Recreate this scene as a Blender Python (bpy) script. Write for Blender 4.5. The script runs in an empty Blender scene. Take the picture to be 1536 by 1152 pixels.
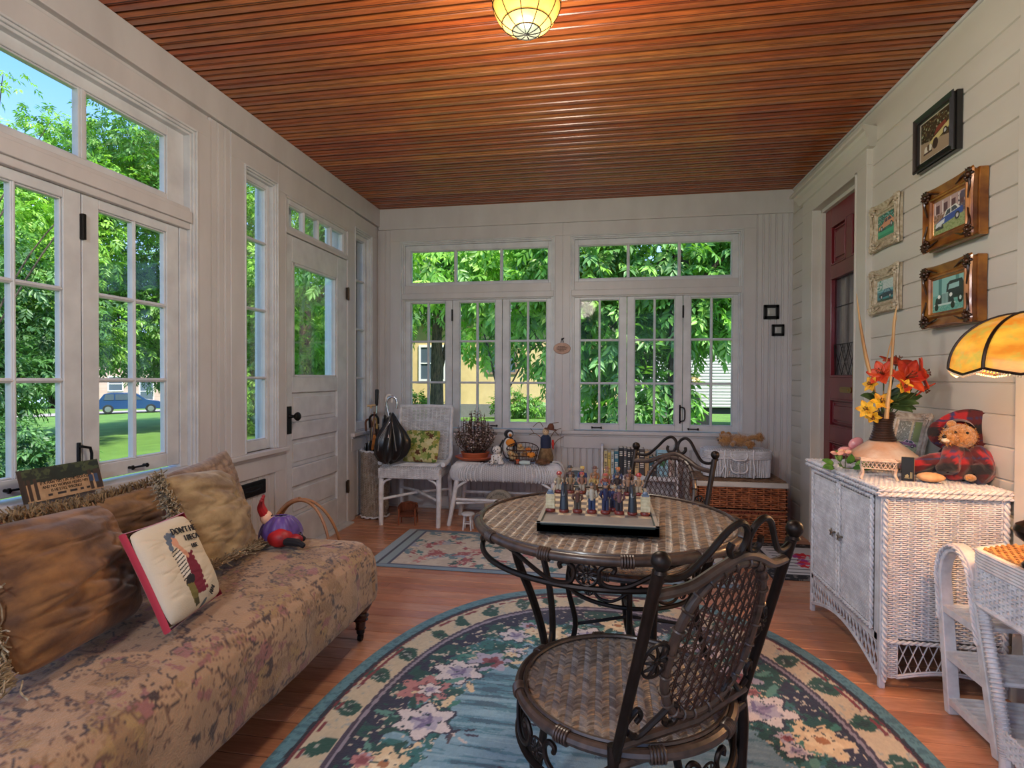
SKY, SUN, EXPO, LAMP, FILL_LAMP, DLAMP = 1.3, 4.8, 0.95, 22, 44, 12
import bpy, bmesh, math, random
import numpy as np
from mathutils import Vector, Matrix, Euler
SC = bpy.context.scene
COL = SC.collection
PI = math.pi
rnd = random.Random(11)
nrs = np.random.RandomState(5)
def S(r, g, b):
 """sRGB 0-255 -> linear"""
 o = []
 for c in (r, g, b):
  c = c / 255.0
  o.append(c / 12.92 if c <= 0.04045 else ((c + 0.055) / 1.055) ** 2.4)
 return tuple(o)
class NT:
 def __init__(s, name):
  s.m = bpy.data.materials.new(name)
  s.m.use_nodes = True
  s.t = s.m.node_tree
  s.t.nodes.clear()
  s.out = s.t.nodes.new('ShaderNodeOutputMaterial')
 def n(s, typ, **kw):
  nd = s.t.nodes.new(typ)
  for k, v in kw.items():
   setattr(nd, k, v)
  return nd
 def l(s, a, b):
  s.t.links.new(a, b)
 def val(s, sock, v):
  if hasattr(v, 'is_linked') or isinstance(v, bpy.types.NodeSocket):
   s.l(v, sock)
  else:
   sock.default_value = v
 def math(s, op, a, b=None, c=None, clamp=False):
  nd = s.n('ShaderNodeMath', operation=op, use_clamp=clamp)
  s.val(nd.inputs[0], a)
  if b is not None:
   s.val(nd.inputs[1], b)
  if c is not None:
   s.val(nd.inputs[2], c)
  return nd.outputs[0]
 def mix(s, f, a, b, blend='MIX'):
  nd = s.n('ShaderNodeMix', data_type='RGBA', blend_type=blend)
  s.val(nd.inputs['Factor'], f)
  for sock, v in ((nd.inputs['A'], a), (nd.inputs['B'], b)):
   if isinstance(v, bpy.types.NodeSocket):
    s.l(v, sock)
   else:
    sock.default_value = (v[0], v[1], v[2], 1)
  return nd.outputs['Result']
 def coords(s, scale=(1, 1, 1), out='Object'):
  tc = s.n('ShaderNodeTexCoord')
  mp = s.n('ShaderNodeMapping')
  mp.inputs['Scale'].default_value = scale
  s.l(tc.outputs[out], mp.inputs['Vector'])
  return mp.outputs[0]
 def noise(s, vec, scale, detail=3, rough=0.55, lo=0.35, hi=0.65):
  nd = s.n('ShaderNodeTexNoise')
  nd.inputs['Scale'].default_value = scale
  nd.inputs['Detail'].default_value = detail
  nd.inputs['Roughness'].default_value = rough
  s.l(vec, nd.inputs['Vector'])
  mr = s.n('ShaderNodeMapRange')
  mr.inputs['From Min'].default_value = lo
  mr.inputs['From Max'].default_value = hi
  s.l(nd.outputs['Fac'], mr.inputs['Value'])
  return mr.outputs[0]
 def bsdf(s, **kw):
  b = s.n('ShaderNodeBsdfPrincipled')
  s.l(b.outputs[0], s.out.inputs[0])
  return b
 def bump(s, h, strength=0.5, dist=0.01, prev=None):
  b = s.n('ShaderNodeBump')
  b.inputs['Strength'].default_value = strength
  b.inputs['Distance'].default_value = dist
  s.l(h, b.inputs['Height'])
  if prev is not None:
   s.l(prev, b.inputs['Normal'])
  return b.outputs[0]
def M(name, col=(.5, .5, .5), rough=.5, metal=0, var=None, bump=None, attr=False, coat=0, spec=None, sheen=0, emit=None, sub=0, alpha=None):
 """general procedural material: var=(col2, scale, detail, stretch, lo, hi); bump=(scale, strength, dist, stretch)"""
 t = NT(name)
 b = t.bsdf()
 b.inputs['Roughness'].default_value = rough
 b.inputs['Metallic'].default_value = metal
 b.inputs['Coat Weight'].default_value = coat
 b.inputs['Coat Roughness'].default_value = .15
 if spec is not None:
  b.inputs['Specular IOR Level'].default_value = spec
 if sheen:
  b.inputs['Sheen Weight'].default_value = sheen
  b.inputs['Sheen Roughness'].default_value = .5
 if sub:
  b.inputs['Subsurface Weight'].default_value = sub
 c = None
 if attr:
  a = t.n('ShaderNodeVertexColor', layer_name='Col')
  c = a.outputs['Color']
 if var:
  col2, sc, det = var[:3]
  st = var[3] if len(var) > 3 else (1, 1, 1)
  lo, hi = (var[4], var[5]) if len(var) > 5 else (.35, .65)
  f = t.noise(t.coords(st), sc, det, lo=lo, hi=hi)
  if c is None:
   c = t.mix(f, col, col2)
  else:
   c = t.mix(f, c, t.mix(1.0, c, col2, 'MULTIPLY'))
 if c is None:
  b.inputs['Base Color'].default_value = (*col, 1)
 else:
  t.l(c, b.inputs['Base Color'])
 if bump:
  sc, stg, dist = bump[:3]
  st = bump[3] if len(bump) > 3 else (1, 1, 1)
  h = t.noise(t.coords(st), sc, 4, lo=.2, hi=.8)
  t.l(t.bump(h, stg, dist), b.inputs['Normal'])
 if emit:
  b.inputs['Emission Color'].default_value = (*emit[0], 1)
  b.inputs['Emission Strength'].default_value = emit[1]
 return t.m
def weave_mat(name, col, gap, su=.02, sv=.006, mode='box', rough=.55, bump=.9, col2=None, gapw=.45, dist=.004):
 """basket weave: wefts of pitch sv running along u, stakes of pitch su; mode box / cyl / xy"""
 t = NT(name)
 b = t.bsdf()
 b.inputs['Roughness'].default_value = rough
 tc = t.n('ShaderNodeTexCoord')
 sx = t.n('ShaderNodeSeparateXYZ')
 t.l(tc.outputs['Object'], sx.inputs[0])
 x, y, z = sx.outputs
 if mode == 'box':
  sn = t.n('ShaderNodeSeparateXYZ')
  t.l(tc.outputs['Normal'], sn.inputs[0])
  nx = t.math('ABSOLUTE', sn.outputs[0])
  nz = t.math('ABSOLUTE', sn.outputs[2])
  isz = t.math('GREATER_THAN', nz, .7)
  isx = t.math('GREATER_THAN', nx, .7)
  u = t.math('ADD', t.math('MULTIPLY', y, isx), t.math('MULTIPLY', x, t.math('SUBTRACT', 1.0, isx)))
  v = t.math('ADD', t.math('MULTIPLY', y, isz), t.math('MULTIPLY', z, t.math('SUBTRACT', 1.0, isz)))
 elif mode == 'cyl':
  u = t.math('MULTIPLY', t.math('ARCTAN2', y, x), .15)
  v = z
 else:
  u, v = x, y
 uu = t.math('DIVIDE', u, su)
 par = t.math('MULTIPLY', t.math('FLOORED_MODULO', t.math('FLOOR', uu), 2.0), .5)
 vv = t.math('FRACT', t.math('ADD', t.math('DIVIDE', v, sv), par))
 hv = t.math('SINE', t.math('MULTIPLY', vv, PI))
 hu = t.math('SINE', t.math('MULTIPLY', t.math('FRACT', uu), PI))
 h = t.math('MULTIPLY', hv, t.math('POWER', hu, .5))
 g = t.n('ShaderNodeMapRange')
 g.inputs['From Min'].default_value = .1
 g.inputs['From Max'].default_value = gapw
 t.l(h, g.inputs['Value'])
 base = col
 if col2:
  base = t.mix(t.noise(t.coords((1, 1, 1)), 30, 2), col, col2)
 c = t.mix(g.outputs[0], gap, base)  # darker gap colour paints the shade between the strands
 t.l(c, b.inputs['Base Color'])
 t.l(t.bump(h, bump, dist), b.inputs['Normal'])
 return t.m
def frame_from(d):
 d = Vector(d).normalized()
 up = Vector((0, 0, 1)) if abs(d.z) < .95 else Vector((1, 0, 0))
 a = d.cross(up).normalized()
 b = a.cross(d).normalized()
 return d, a, b
class B:
 def __init__(s):
  s.v, s.f, s.m, s.c = [], [], [], []
  s.cur = 0
  s.color = None
 def add(s, vs, fs):
  o = len(s.v)
  s.v.extend([tuple(p) for p in vs])
  s.f.extend([tuple(i + o for i in f) for f in fs])
  s.m.extend([s.cur] * len(fs))
  if s.color is not None:
   s.c.extend([s.color] * len(vs))
  return s
 def box(s, x0, x1, y0, y1, z0, z1, mat=None):
  vs = [(x, y, z) for x in (x0, x1) for y in (y0, y1) for z in (z0, z1)]
  if mat is not None:
   vs = [mat @ Vector(p) for p in vs]
  return s.add(vs, [(0, 1, 3, 2), (4, 6, 7, 5), (0, 4, 5, 1), (2, 3, 7, 6), (0, 2, 6, 4), (1, 5, 7, 3)])
 def cbox(s, c, d, rot=None):
  m = Matrix.Translation(c)
  if rot is not None:
   m = m @ Euler(rot).to_matrix().to_4x4()
  return s.box(-d[0] / 2, d[0] / 2, -d[1] / 2, d[1] / 2, -d[2] / 2, d[2] / 2, m)
 def tube(s, pts, r=.01, seg=8, closed=False, flat=None):
  pts = [Vector(p) for p in pts]
  n = len(pts)
  if n < 2:
   return s
  rs = r if hasattr(r, '__len__') else [r] * n
  vs, fs = [], []
  A = None
  for i in range(n):
   if closed:
    d = pts[(i + 1) % n] - pts[i - 1]
   else:
    d = pts[min(i + 1, n - 1)] - pts[max(i - 1, 0)]
   if d.length < 1e-9:
    d = Vector((0, 0, 1))
   d.normalize()
   if A is None:
    _, A, _b = frame_from(d)
   A = (A - d * A.dot(d))
   if A.length < 1e-6:
    _, A, _b = frame_from(d)
   A.normalize()
   Bv = d.cross(A)
   for k in range(seg):
    a = 2 * PI * k / seg
    fl = flat or 1
    vs.append(pts[i] + A * (math.cos(a) * rs[i]) + Bv * (math.sin(a) * rs[i] * fl))
  m = n if closed else n - 1
  for i in range(m):
   for k in range(seg):
    a, b2 = i * seg + k, i * seg + (k + 1) % seg
    c, d2 = ((i + 1) % n) * seg + k, ((i + 1) % n) * seg + (k + 1) % seg
    fs.append((a, b2, d2, c))
  if not closed:
   fs.append(tuple(range(seg))[::-1])
   fs.append(tuple(range((n - 1) * seg, n * seg)))
  return s.add(vs, fs)
 def lathe(s, prof, c=(0, 0, 0), seg=20, mat=None, sx=1, sy=1):
  vs, fs = [], []
  n = len(prof)
  for r, z in prof:
   for k in range(seg):
    a = 2 * PI * k / seg
    p = Vector((r * math.cos(a) * sx, r * math.sin(a) * sy, z))
    if mat is not None:
     p = mat @ p
    vs.append(p + Vector(c))
  for i in range(n - 1):
   for k in range(seg):
    fs.append((i * seg + k, i * seg + (k + 1) % seg, (i + 1) * seg + (k + 1) % seg, (i + 1) * seg + k))
  fs.append(tuple(range(seg))[::-1])
  fs.append(tuple(range((n - 1) * seg, n * seg)))
  return s.add(vs, fs)
 def ball(s, c, r, seg=14, rings=9, mat=None):
  rx, ry, rz = r if hasattr(r, '__len__') else (r, r, r)
  vs, fs = [], []
  for i in range(rings + 1):
   t = -PI / 2 + PI * i / rings
   t = max(min(t, PI / 2 - .05), -PI / 2 + .05)
   for k in range(seg):
    a = 2 * PI * k / seg
    p = Vector((rx * math.cos(t) * math.cos(a), ry * math.cos(t) * math.sin(a), rz * math.sin(t)))
    if mat is not None:
     p = mat @ p
    vs.append(p + Vector(c))
  for i in range(rings):
   for k in range(seg):
    fs.append((i * seg + k, i * seg + (k + 1) % seg, (i + 1) * seg + (k + 1) % seg, (i + 1) * seg + k))
  fs.append(tuple(range(seg))[::-1])
  fs.append(tuple(range(rings * seg, (rings + 1) * seg)))
  return s.add(vs, fs)
 def prism(s, poly, fn, d0, d1):
  """poly 2D points, fn(u,v,d)->xyz, extruded d0..d1"""
  n = len(poly)
  vs = [fn(p[0], p[1], d0) for p in poly] + [fn(p[0], p[1], d1) for p in poly]
  fs = [tuple(range(n))[::-1], tuple(range(n, 2 * n))]
  for i in range(n):
   j = (i + 1) % n
   fs.append((i, j, n + j, n + i))
  return s.add(vs, fs)
 def loft(s, rings, closed_caps=True):
  n = len(rings[0])
  vs, fs = [], []
  for r in rings:
   vs.extend(r)
  for i in range(len(rings) - 1):
   for k in range(n):
    fs.append((i * n + k, i * n + (k + 1) % n, (i + 1) * n + (k + 1) % n, (i + 1) * n + k))
  if closed_caps:
   fs.append(tuple(range(n))[::-1])
   fs.append(tuple(range((len(rings) - 1) * n, len(rings) * n)))
  return s.add(vs, fs)
 def sheet(s, P, thick=0, normal=None):
  """P: array (nu,nv,3) grid"""
  nu, nv = P.shape[:2]
  vs = [tuple(p) for p in P.reshape(-1, 3)]
  fs = [(i * nv + j, (i + 1) * nv + j, (i + 1) * nv + j + 1, i * nv + j + 1) for i in range(nu - 1) for j in range(nv - 1)]
  return s.add(vs, fs)
 def leaf(s, p, d, nrm, L, W, bend=.15):
  p, d, nrm = Vector(p), Vector(d).normalized(), Vector(nrm)
  sd = d.cross(nrm)
  if sd.length < 1e-4:
   sd = d.cross(Vector((1, .3, .2)))
  sd.normalize()
  up = sd.cross(d).normalized()
  vs = [p, p + d * L * .5 + sd * W * .5 + up * L * bend * .5, p + d * L - up * L * bend, p + d * L * .5 - sd * W * .5 + up * L * bend * .5, p + d * L * .5]
  return s.add(vs, [(0, 1, 4), (1, 2, 4), (2, 3, 4), (3, 0, 4)])
 def build(s, name, mats, parent=None, smooth=38, bevel=0, subsurf=0, cols=None, loc=None, solid=0, bseg=2):
  me = bpy.data.meshes.new(name)
  me.from_pydata([tuple(p) for p in s.v], [], s.f)
  if not isinstance(mats, (list, tuple)):
   mats = [mats]
  for m in mats:
   me.materials.append(m)
  if any(s.m):
   me.polygons.foreach_set('material_index', s.m)
  cc = cols if cols is not None else (s.c if s.c and len(s.c) == len(s.v) else None)
  if cc is not None:
   at = me.color_attributes.new('Col', 'FLOAT_COLOR', 'POINT')
   a = np.ones((len(s.v), 4), dtype=np.float32)
   a[:, :3] = np.asarray(cc, dtype=np.float32).reshape(-1, 3)
   at.data.foreach_set('color', a.ravel())
  bm = bmesh.new()
  bm.from_mesh(me)
  bmesh.ops.recalc_face_normals(bm, faces=bm.faces)
  bm.to_mesh(me)
  bm.free()
  if smooth:
   me.polygons.foreach_set('use_smooth', [True] * len(me.polygons))
   me.set_sharp_from_angle(angle=math.radians(smooth))
  o = bpy.data.objects.new(name, me)
  COL.objects.link(o)
  if parent is not None:
   o.parent = parent
  if loc is not None:
   o.location = loc
  if solid:
   md = o.modifiers.new('solid', 'SOLIDIFY')
   md.thickness = solid
  if bevel:
   md = o.modifiers.new('bevel', 'BEVEL')
   md.width = bevel
   md.segments = bseg
   md.limit_method = 'ANGLE'
  if subsurf:
   md = o.modifiers.new('sub', 'SUBSURF')
   md.levels = md.render_levels = subsurf
  return o
def np_mesh(name, P, cols, mat, parent=None, flip=False, smooth=True, close_u=False, close_v=False):
 """big grid from numpy: P (nu,nv,3), cols (nu,nv,3) linear or None"""
 nu, nv = P.shape[:2]
 me = bpy.data.meshes.new(name)
 idx = np.arange(nu * nv).reshape(nu, nv)
 if close_u:
  idx = np.vstack([idx, idx[:1]])
 if close_v:
  idx = np.hstack([idx, idx[:, :1]])
 q = np.stack([idx[:-1, :-1], idx[1:, :-1], idx[1:, 1:], idx[:-1, 1:]], -1).reshape(-1, 4)
 if flip:
  q = q[:, ::-1]
 me.vertices.add(nu * nv)
 me.vertices.foreach_set('co', P.reshape(-1).astype(np.float32))
 nf = len(q)
 me.loops.add(nf * 4)
 me.loops.foreach_set('vertex_index', q.reshape(-1).astype(np.int32))
 me.polygons.add(nf)
 me.polygons.foreach_set('loop_start', np.arange(0, nf * 4, 4, dtype=np.int32))
 me.polygons.foreach_set('use_smooth', np.full(nf, smooth, dtype=bool))
 me.update(calc_edges=True)
 me.validate()
 if cols is not None:
  at = me.color_attributes.new('Col', 'FLOAT_COLOR', 'POINT')
  a = np.ones((nu * nv, 4), dtype=np.float32)
  a[:, :3] = cols.reshape(-1, 3)
  at.data.foreach_set('color', a.ravel())
 me.materials.append(mat)
 o = bpy.data.objects.new(name, me)
 COL.objects.link(o)
 if parent is not None:
  o.parent = parent
 return o
def thing(name, label, cat, loc=(0, 0, 0), rotz=0, group=None, kind=None, rot=None):
 o = bpy.data.objects.new(name, None)
 o.empty_display_size = .05
 COL.objects.link(o)
 o.location = loc
 o.rotation_euler = rot if rot is not None else (0, 0, rotz)
 return tag(o, label, cat, group, kind)
def tag(o, label=None, cat=None, group=None, kind=None):
 if label:
  o['label'] = label
 if cat:
  o['category'] = cat
 if group:
  o['group'] = group
 if kind:
  o['kind'] = kind
 return o
def dup(root, loc, rotz=None, label=None, group=None, rot=None, scale=None):
 r = root.copy()
 COL.objects.link(r)
 r.location = loc
 if rot is not None:
  r.rotation_euler = rot
 elif rotz is not None:
  r.rotation_euler = (0, 0, rotz)
 if scale:
  r.scale = scale
 if label:
  r['label'] = label
 if group:
  r['group'] = group
 for ch in list(root.children):
  c = ch.copy()
  COL.objects.link(c)
  c.parent = r
  for g in list(ch.children):
   d = g.copy()
   COL.objects.link(d)
   d.parent = c
 return r
def text(name, body, size, loc, rot, mat, parent=None, extrude=.0006, align='CENTER', sx=1.0):
 cu = bpy.data.curves.new(name, 'FONT')
 cu.body = body
 cu.size = size
 cu.extrude = extrude
 cu.align_x = align
 cu.align_y = 'CENTER'
 cu.space_line = .95
 cu.materials.append(mat)
 tmp = bpy.data.objects.new(name + '_curve', cu)
 COL.objects.link(tmp)
 me = bpy.data.meshes.new_from_object(tmp)
 bpy.data.objects.remove(tmp)
 me.materials.clear()
 me.materials.append(mat)
 o = bpy.data.objects.new(name, me)
 COL.objects.link(o)
 if parent is not None:
  o.parent = parent
 o.location = loc
 o.rotation_euler = rot
 o.scale = (sx, 1, 1)
 return o
def arc(cx, cy, r, a0, a1, n=12):
 return [(cx + r * math.cos(math.radians(a0 + (a1 - a0) * i / n)), cy + r * math.sin(math.radians(a0 + (a1 - a0) * i / n))) for i in range(n + 1)]
def spiral(cx, cy, r0, r1, a0, a1, n=18):
 return [(cx + (r0 + (r1 - r0) * i / n) * math.cos(math.radians(a0 + (a1 - a0) * i / n)), cy + (r0 + (r1 - r0) * i / n) * math.sin(math.radians(a0 + (a1 - a0) * i / n))) for i in range(n + 1)]
def smoothpath(pts, n=6):
 """catmull-rom through 3D (or 2D) points"""
 P = [Vector(p) if len(p) == 3 else Vector((p[0], p[1], 0)) for p in pts]
 out = []
 for i in range(len(P) - 1):
  p0, p1, p2, p3 = P[max(i - 1, 0)], P[i], P[i + 1], P[min(i + 2, len(P) - 1)]
  for k in range(n):
   t = k / n
   out.append(.5 * ((2 * p1) + (p2 - p0) * t + (2 * p0 - 5 * p1 + 4 * p2 - p3) * t * t + (3 * p1 - p0 - 3 * p2 + p3) * t ** 3))
 out.append(P[-1])
 return out
def vnoise(x, y, seed=0):
 xi, yi = np.floor(x).astype(int), np.floor(y).astype(int)
 xf, yf = x - xi, y - yi
 xf, yf = xf * xf * (3 - 2 * xf), yf * yf * (3 - 2 * yf)
 def h(a, b):
  n = (a * 374761393 + b * 668265263 + seed * 974711) & 0x7fffffff
  n = ((n ^ (n >> 13)) * 1274126177) & 0x7fffffff
  return ((n ^ (n >> 16)) & 0xffff) / 65535.0
 return (h(xi, yi) * (1 - xf) + h(xi + 1, yi) * xf) * (1 - yf) + (h(xi, yi + 1) * (1 - xf) + h(xi + 1, yi + 1) * xf) * yf
def fbm(x, y, seed=0, oct=4):
 s, a, t = 0, .5, 0
 for i in range(oct):
  s = s + a * vnoise(x * 2 ** i, y * 2 ** i, seed + i * 17)
  t += a
  a *= .5
 return s / t
class Canvas:
 """a raster of woven / printed pattern colours (u right, v up, metres)"""
 def __init__(s, w, h, res, bg):
  s.w, s.h = w, h
  s.nx, s.ny = max(2, int(w / res) + 1), max(2, int(h / res) + 1)
  s.U, s.V = np.meshgrid(np.linspace(0, w, s.nx), np.linspace(0, h, s.ny), indexing='ij')
  s.a = np.empty((s.nx, s.ny, 3), dtype=np.float32)
  s.a[:] = bg
 def put(s, mask, col):
  s.a[mask] = col
 def blend(s, f, col):
  f = np.clip(f, 0, 1)[..., None]
  s.a = s.a * (1 - f) + np.asarray(col, dtype=np.float32) * f
 def rect(s, x0, y0, x1, y1, col):
  s.put((s.U >= x0) & (s.U <= x1) & (s.V >= y0) & (s.V <= y1), col)
 def ell(s, cx, cy, rx, ry, col, ang=0, wob=0, lobes=5, ph=0):
  dx, dy = s.U - cx, s.V - cy
  c, sn = math.cos(ang), math.sin(ang)
  a, b = dx * c + dy * sn, -dx * sn + dy * c
  r = np.hypot(a / rx, b / ry)
  if wob:
   r = r / (1 + wob * np.cos(lobes * np.arctan2(b / ry, a / rx) + ph))
  s.put(r < 1, col)
 def poly(s, pts, col):
  m = np.zeros(s.U.shape, bool)
  n = len(pts)
  j = n - 1
  for i in range(n):
   xi, yi = pts[i]
   xj, yj = pts[j]
   if yi != yj:
    m ^= ((yi > s.V) != (yj > s.V)) & (s.U < (xj - xi) * (s.V - yi) / (yj - yi) + xi)
   j = i
  s.put(m, col)
 def line(s, x0, y0, x1, y1, w, col):
  dx, dy = x1 - x0, y1 - y0
  L = max(dx * dx + dy * dy, 1e-12)
  t = np.clip(((s.U - x0) * dx + (s.V - y0) * dy) / L, 0, 1)
  s.put(np.hypot(s.U - x0 - t * dx, s.V - y0 - t * dy) < w / 2, col)
 def flower(s, x, y, r, pet, mid, core=None, ph=0, dark=None):
  if dark is not None:
   s.ell(x, y, r * 1.12, r * 1.0, dark, 0, .2, 6, ph)
  s.ell(x, y, r, r * .9, pet, 0, .22, 6, ph)
  s.ell(x + r * .1, y - r * .05, r * .55, r * .5, mid, 0, .2, 5, ph + 1)
  if core is not None:
   s.ell(x + r * .12, y, r * .25, r * .22, core)
 def leafp(s, x, y, L, W, ang, col):
  s.ell(x + math.cos(ang) * L / 2, y + math.sin(ang) * L / 2, L / 2, W / 2, col, ang)
 def mesh(s, name, mat, parent=None, fn=None):
  """fn(U,V)->P (nx,ny,3)"""
  P = fn(s.U, s.V) if fn else np.stack([s.U, s.V, np.zeros_like(s.U)], -1)
  return np_mesh(name, P, s.a, mat, parent)
LX, FY, RX, CH = -1.975, 4.65, 1.423, 2.60
BY = -1.9
WHITE = M('white_paint', S(198, 194, 193), .42, var=(S(186, 181, 180), 6, 4, (1, 1, .4), .3, .7), bump=(60, .08, .002))
WHITE2 = M('white_sash_paint', S(205, 206, 207), .38, var=(S(188, 188, 190), 9, 4, (1, 1, 1), .35, .7), bump=(45, .1, .002))
CREAM = M('cream_siding_paint', S(205, 201, 192), .5, var=(S(194, 189, 178), 4, 4, (1, .3, 1), .3, .7), bump=(30, .06, .002))
BLACK = M('black_iron', S(20, 19, 19), .45, .6)
EXTWHITE = M('exterior_white_paint', S(232, 232, 232), .6)
def glass_mat():
 t = NT('window_glass')
 tr = t.n('ShaderNodeBsdfTransparent')
 tr.inputs[0].default_value = (.985, .99, .985, 1)
 gl = t.n('ShaderNodeBsdfGlossy')
 gl.inputs['Roughness'].default_value = .04
 fr = t.n('ShaderNodeFresnel')
 fr.inputs['IOR'].default_value = 1.28
 mx = t.n('ShaderNodeMixShader')
 t.l(t.math('MULTIPLY', fr.outputs[0], .35), mx.inputs[0])
 t.l(tr.outputs[0], mx.inputs[1])
 t.l(gl.outputs[0], mx.inputs[2])
 t.l(mx.outputs[0], t.out.inputs[0])
 return t.m
GLASS = glass_mat()
mapL = lambda u, d, z: (LX - d, u, z)
mapF = lambda u, d, z: (u, FY + d, z)
mapR = lambda u, d, z: (RX + d, u, z)
mapB = lambda u, d, z: (u, BY - d, z)
class W(B):
 def __init__(s, mp):
  super().__init__()
  s.mp = mp
 def ub(s, u0, u1, d0, d1, z0, z1):
  return s.add([s.mp(u, d, z) for u in (u0, u1) for d in (d0, d1) for z in (z0, z1)],
      [(0, 1, 3, 2), (4, 6, 7, 5), (0, 4, 5, 1), (2, 3, 7, 6), (0, 2, 6, 4), (1, 5, 7, 3)])
def wall_with_holes(name, mp, us, zs, holes, d0, d1, mat, label, cat='wall'):
 U = sorted(set([us[0], us[1]] + [h[0] for h in holes] + [h[1] for h in holes]))
 Z = sorted(set([zs[0], zs[1]] + [h[2] for h in holes] + [h[3] for h in holes]))
 nu, nz = len(U), len(Z)
 solid = lambda i, j: 0 <= i < nu - 1 and 0 <= j < nz - 1 and not any(h[0] - 1e-6 < (U[i] + U[i + 1]) / 2 < h[1] + 1e-6 and h[2] < (Z[j] + Z[j + 1]) / 2 < h[3] for h in holes)
 b = B()
 vid = {}
 def v(i, j, k):
  if (i, j, k) not in vid:
   vid[(i, j, k)] = len(b.v)
   b.v.append(mp(U[i], (d0, d1)[k], Z[j]))
  return vid[(i, j, k)]
 for i in range(nu - 1):
  for j in range(nz - 1):
   if not solid(i, j):
    continue
   b.f += [(v(i, j, 0), v(i + 1, j, 0), v(i + 1, j + 1, 0), v(i, j + 1, 0)), (v(i, j, 1), v(i, j + 1, 1), v(i + 1, j + 1, 1), v(i + 1, j, 1))]
   if not solid(i - 1, j):
    b.f.append((v(i, j, 0), v(i, j + 1, 0), v(i, j + 1, 1), v(i, j, 1)))
   if not solid(i + 1, j):
    b.f.append((v(i + 1, j, 0), v(i + 1, j, 1), v(i + 1, j + 1, 1), v(i + 1, j + 1, 0)))
   if not solid(i, j - 1):
    b.f.append((v(i, j, 0), v(i, j, 1), v(i + 1, j, 1), v(i + 1, j, 0)))
   if not solid(i, j + 1):
    b.f.append((v(i, j + 1, 0), v(i + 1, j + 1, 0), v(i + 1, j + 1, 1), v(i, j + 1, 1)))
 b.m = [0] * len(b.f)
 o = b.build(name, mat, smooth=0)
 return tag(o, label, cat, kind='structure')
def sash(parent, mp, name, u0, u1, z0, z1, gl, cols, rows, d0, d1, mun=.018, mat=None):
 """gl=(ua,ub,za,zb) glazed area, cols/rows muntin centres"""
 mat = mat or WHITE2
 w = W(mp)
 ua, ub_, za, zb = gl
 w.ub(u0, ua, d0, d1, z0, z1)
 w.ub(ub_, u1, d0, d1, z0, z1)
 w.ub(ua, ub_, d0, d1, z0, za)
 w.ub(ua, ub_, d0, d1, zb, z1)
 for (a, b_, c, d) in ((ua, ua + .007, za, zb), (ub_ - .007, ub_, za, zb), (ua, ub_, za, za + .007), (ua, ub_, zb - .007, zb)):
  w.ub(a, b_, d0 + .007, d1 - .004, c, d)
 for c in cols:
  w.ub(c - mun / 2, c + mun / 2, d0 + .004, d1 - .004, za, zb)
  w.ub(c - mun / 4, c + mun / 4, d0, d1, za, zb)
 for r in rows:
  w.ub(ua, ub_, d0 + .005, d1 - .005, r - mun / 2, r + mun / 2)
  w.ub(ua, ub_, d0 + .001, d1 - .001, r - mun / 4, r + mun / 4)
 o = w.build(name, mat, parent, smooth=0, bevel=.0025, bseg=1)
 g = W(mp)
 dm = (d0 + d1) / 2
 g.ub(ua - .003, ub_ + .003, dm, dm + .003, za - .003, zb + .003)
 g.build('glass', GLASS, o, smooth=0)
 return o
def stepped_frame(parent, mp, u0, u1, z0, z1, name='window_frame', d1=.12, cas=(.093, .093, .1), bottom=True):
 w = W(mp)
 l, r, t = cas
 if l:
  w.ub(u0 - l, u0, 0, .022, z0 - .02, z1)
 if r:
  w.ub(u1, u1 + r, 0, .022, z0 - .02, z1)
 if t:
  w.ub(u0 - l, u1 + r, 0, .022, z1, z1 + t)
 o1 = w.build('casing', WHITE, parent, smooth=0, bevel=.002, bseg=1)
 w = W(mp)
 for a, b_, da in ((0, .010, -.006), (.010, .022, .002), (.022, .034, .012)):
  w.ub(u0 + a, u0 + b_, da, d1, z0, z1 - a)
  w.ub(u1 - b_, u1 - a, da, d1, z0, z1 - a)
  w.ub(u0 + b_, u1 - b_, da, d1, z1 - b_, z1 - a)
 o2 = w.build(name, WHITE2, parent, smooth=0, bevel=.002, bseg=1)
 return o1, o2
def sill(parent, mp, u0, u1, z, apron=.11, proj=.03, d1=.1):
 w = W(mp)
 w.ub(u0, u1, -proj, d1, z - .028, z)
 w.ub(u0 + .01, u1 - .01, -.012, d1, z - .045, z - .028)
 o = w.build('window_sill', WHITE, parent, smooth=0, bevel=.005)
 if apron:
  w = W(mp)
  w.ub(u0 + .012, u1 - .012, -.002, .022, z - .045 - apron, z - .045)
  w.build('apron', WHITE, parent, smooth=0, bevel=.002)
 return o
def pull_bar(parent, mp, u, z, d=0, L=.075, mat=None):
 b = B()
 P = lambda a, dd, zz: mp(u + a, d - dd, z + zz)
 b.tube([P(-L / 2, .02, 0), P(L / 2, .02, 0)], .0045, 8)
 for s in (-1, 1):
  b.tube([P(s * L / 2, .0, 0), P(s * L / 2, .026, 0)], .006, 8)
  b.tube([P(s * L / 2, .02, -.009), P(s * L / 2, .02, .009)], .005, 8)
 return b.build('pull_bar', mat or BLACK, parent)
def latch(parent, mp, u, z, d=0):
 b = B()
 P = lambda a, dd, zz: mp(u + a, d - dd, z + zz)
 b.tube([P(0, .004, -.075), P(0, .004, .075)], .007, 6)
 b.tube([P(0, .006, .06), P(0, .02, .06), P(.03, .024, .052), P(.036, .024, .03), P(.036, .024, -.03), P(.03, .024, -.05), P(0, .02, -.058), P(0, .006, -.058)], .0055, 8)
 return b.build('latch_handle', BLACK, parent)
holes = [(.80, 2.44, .69, 2.33), (2.80, 3.12, .70, 2.31), (3.20, 4.06, 0, 2.27), (4.17, 4.50, .70, 2.33), (-1.78, .60, .40, 2.40)]
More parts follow.
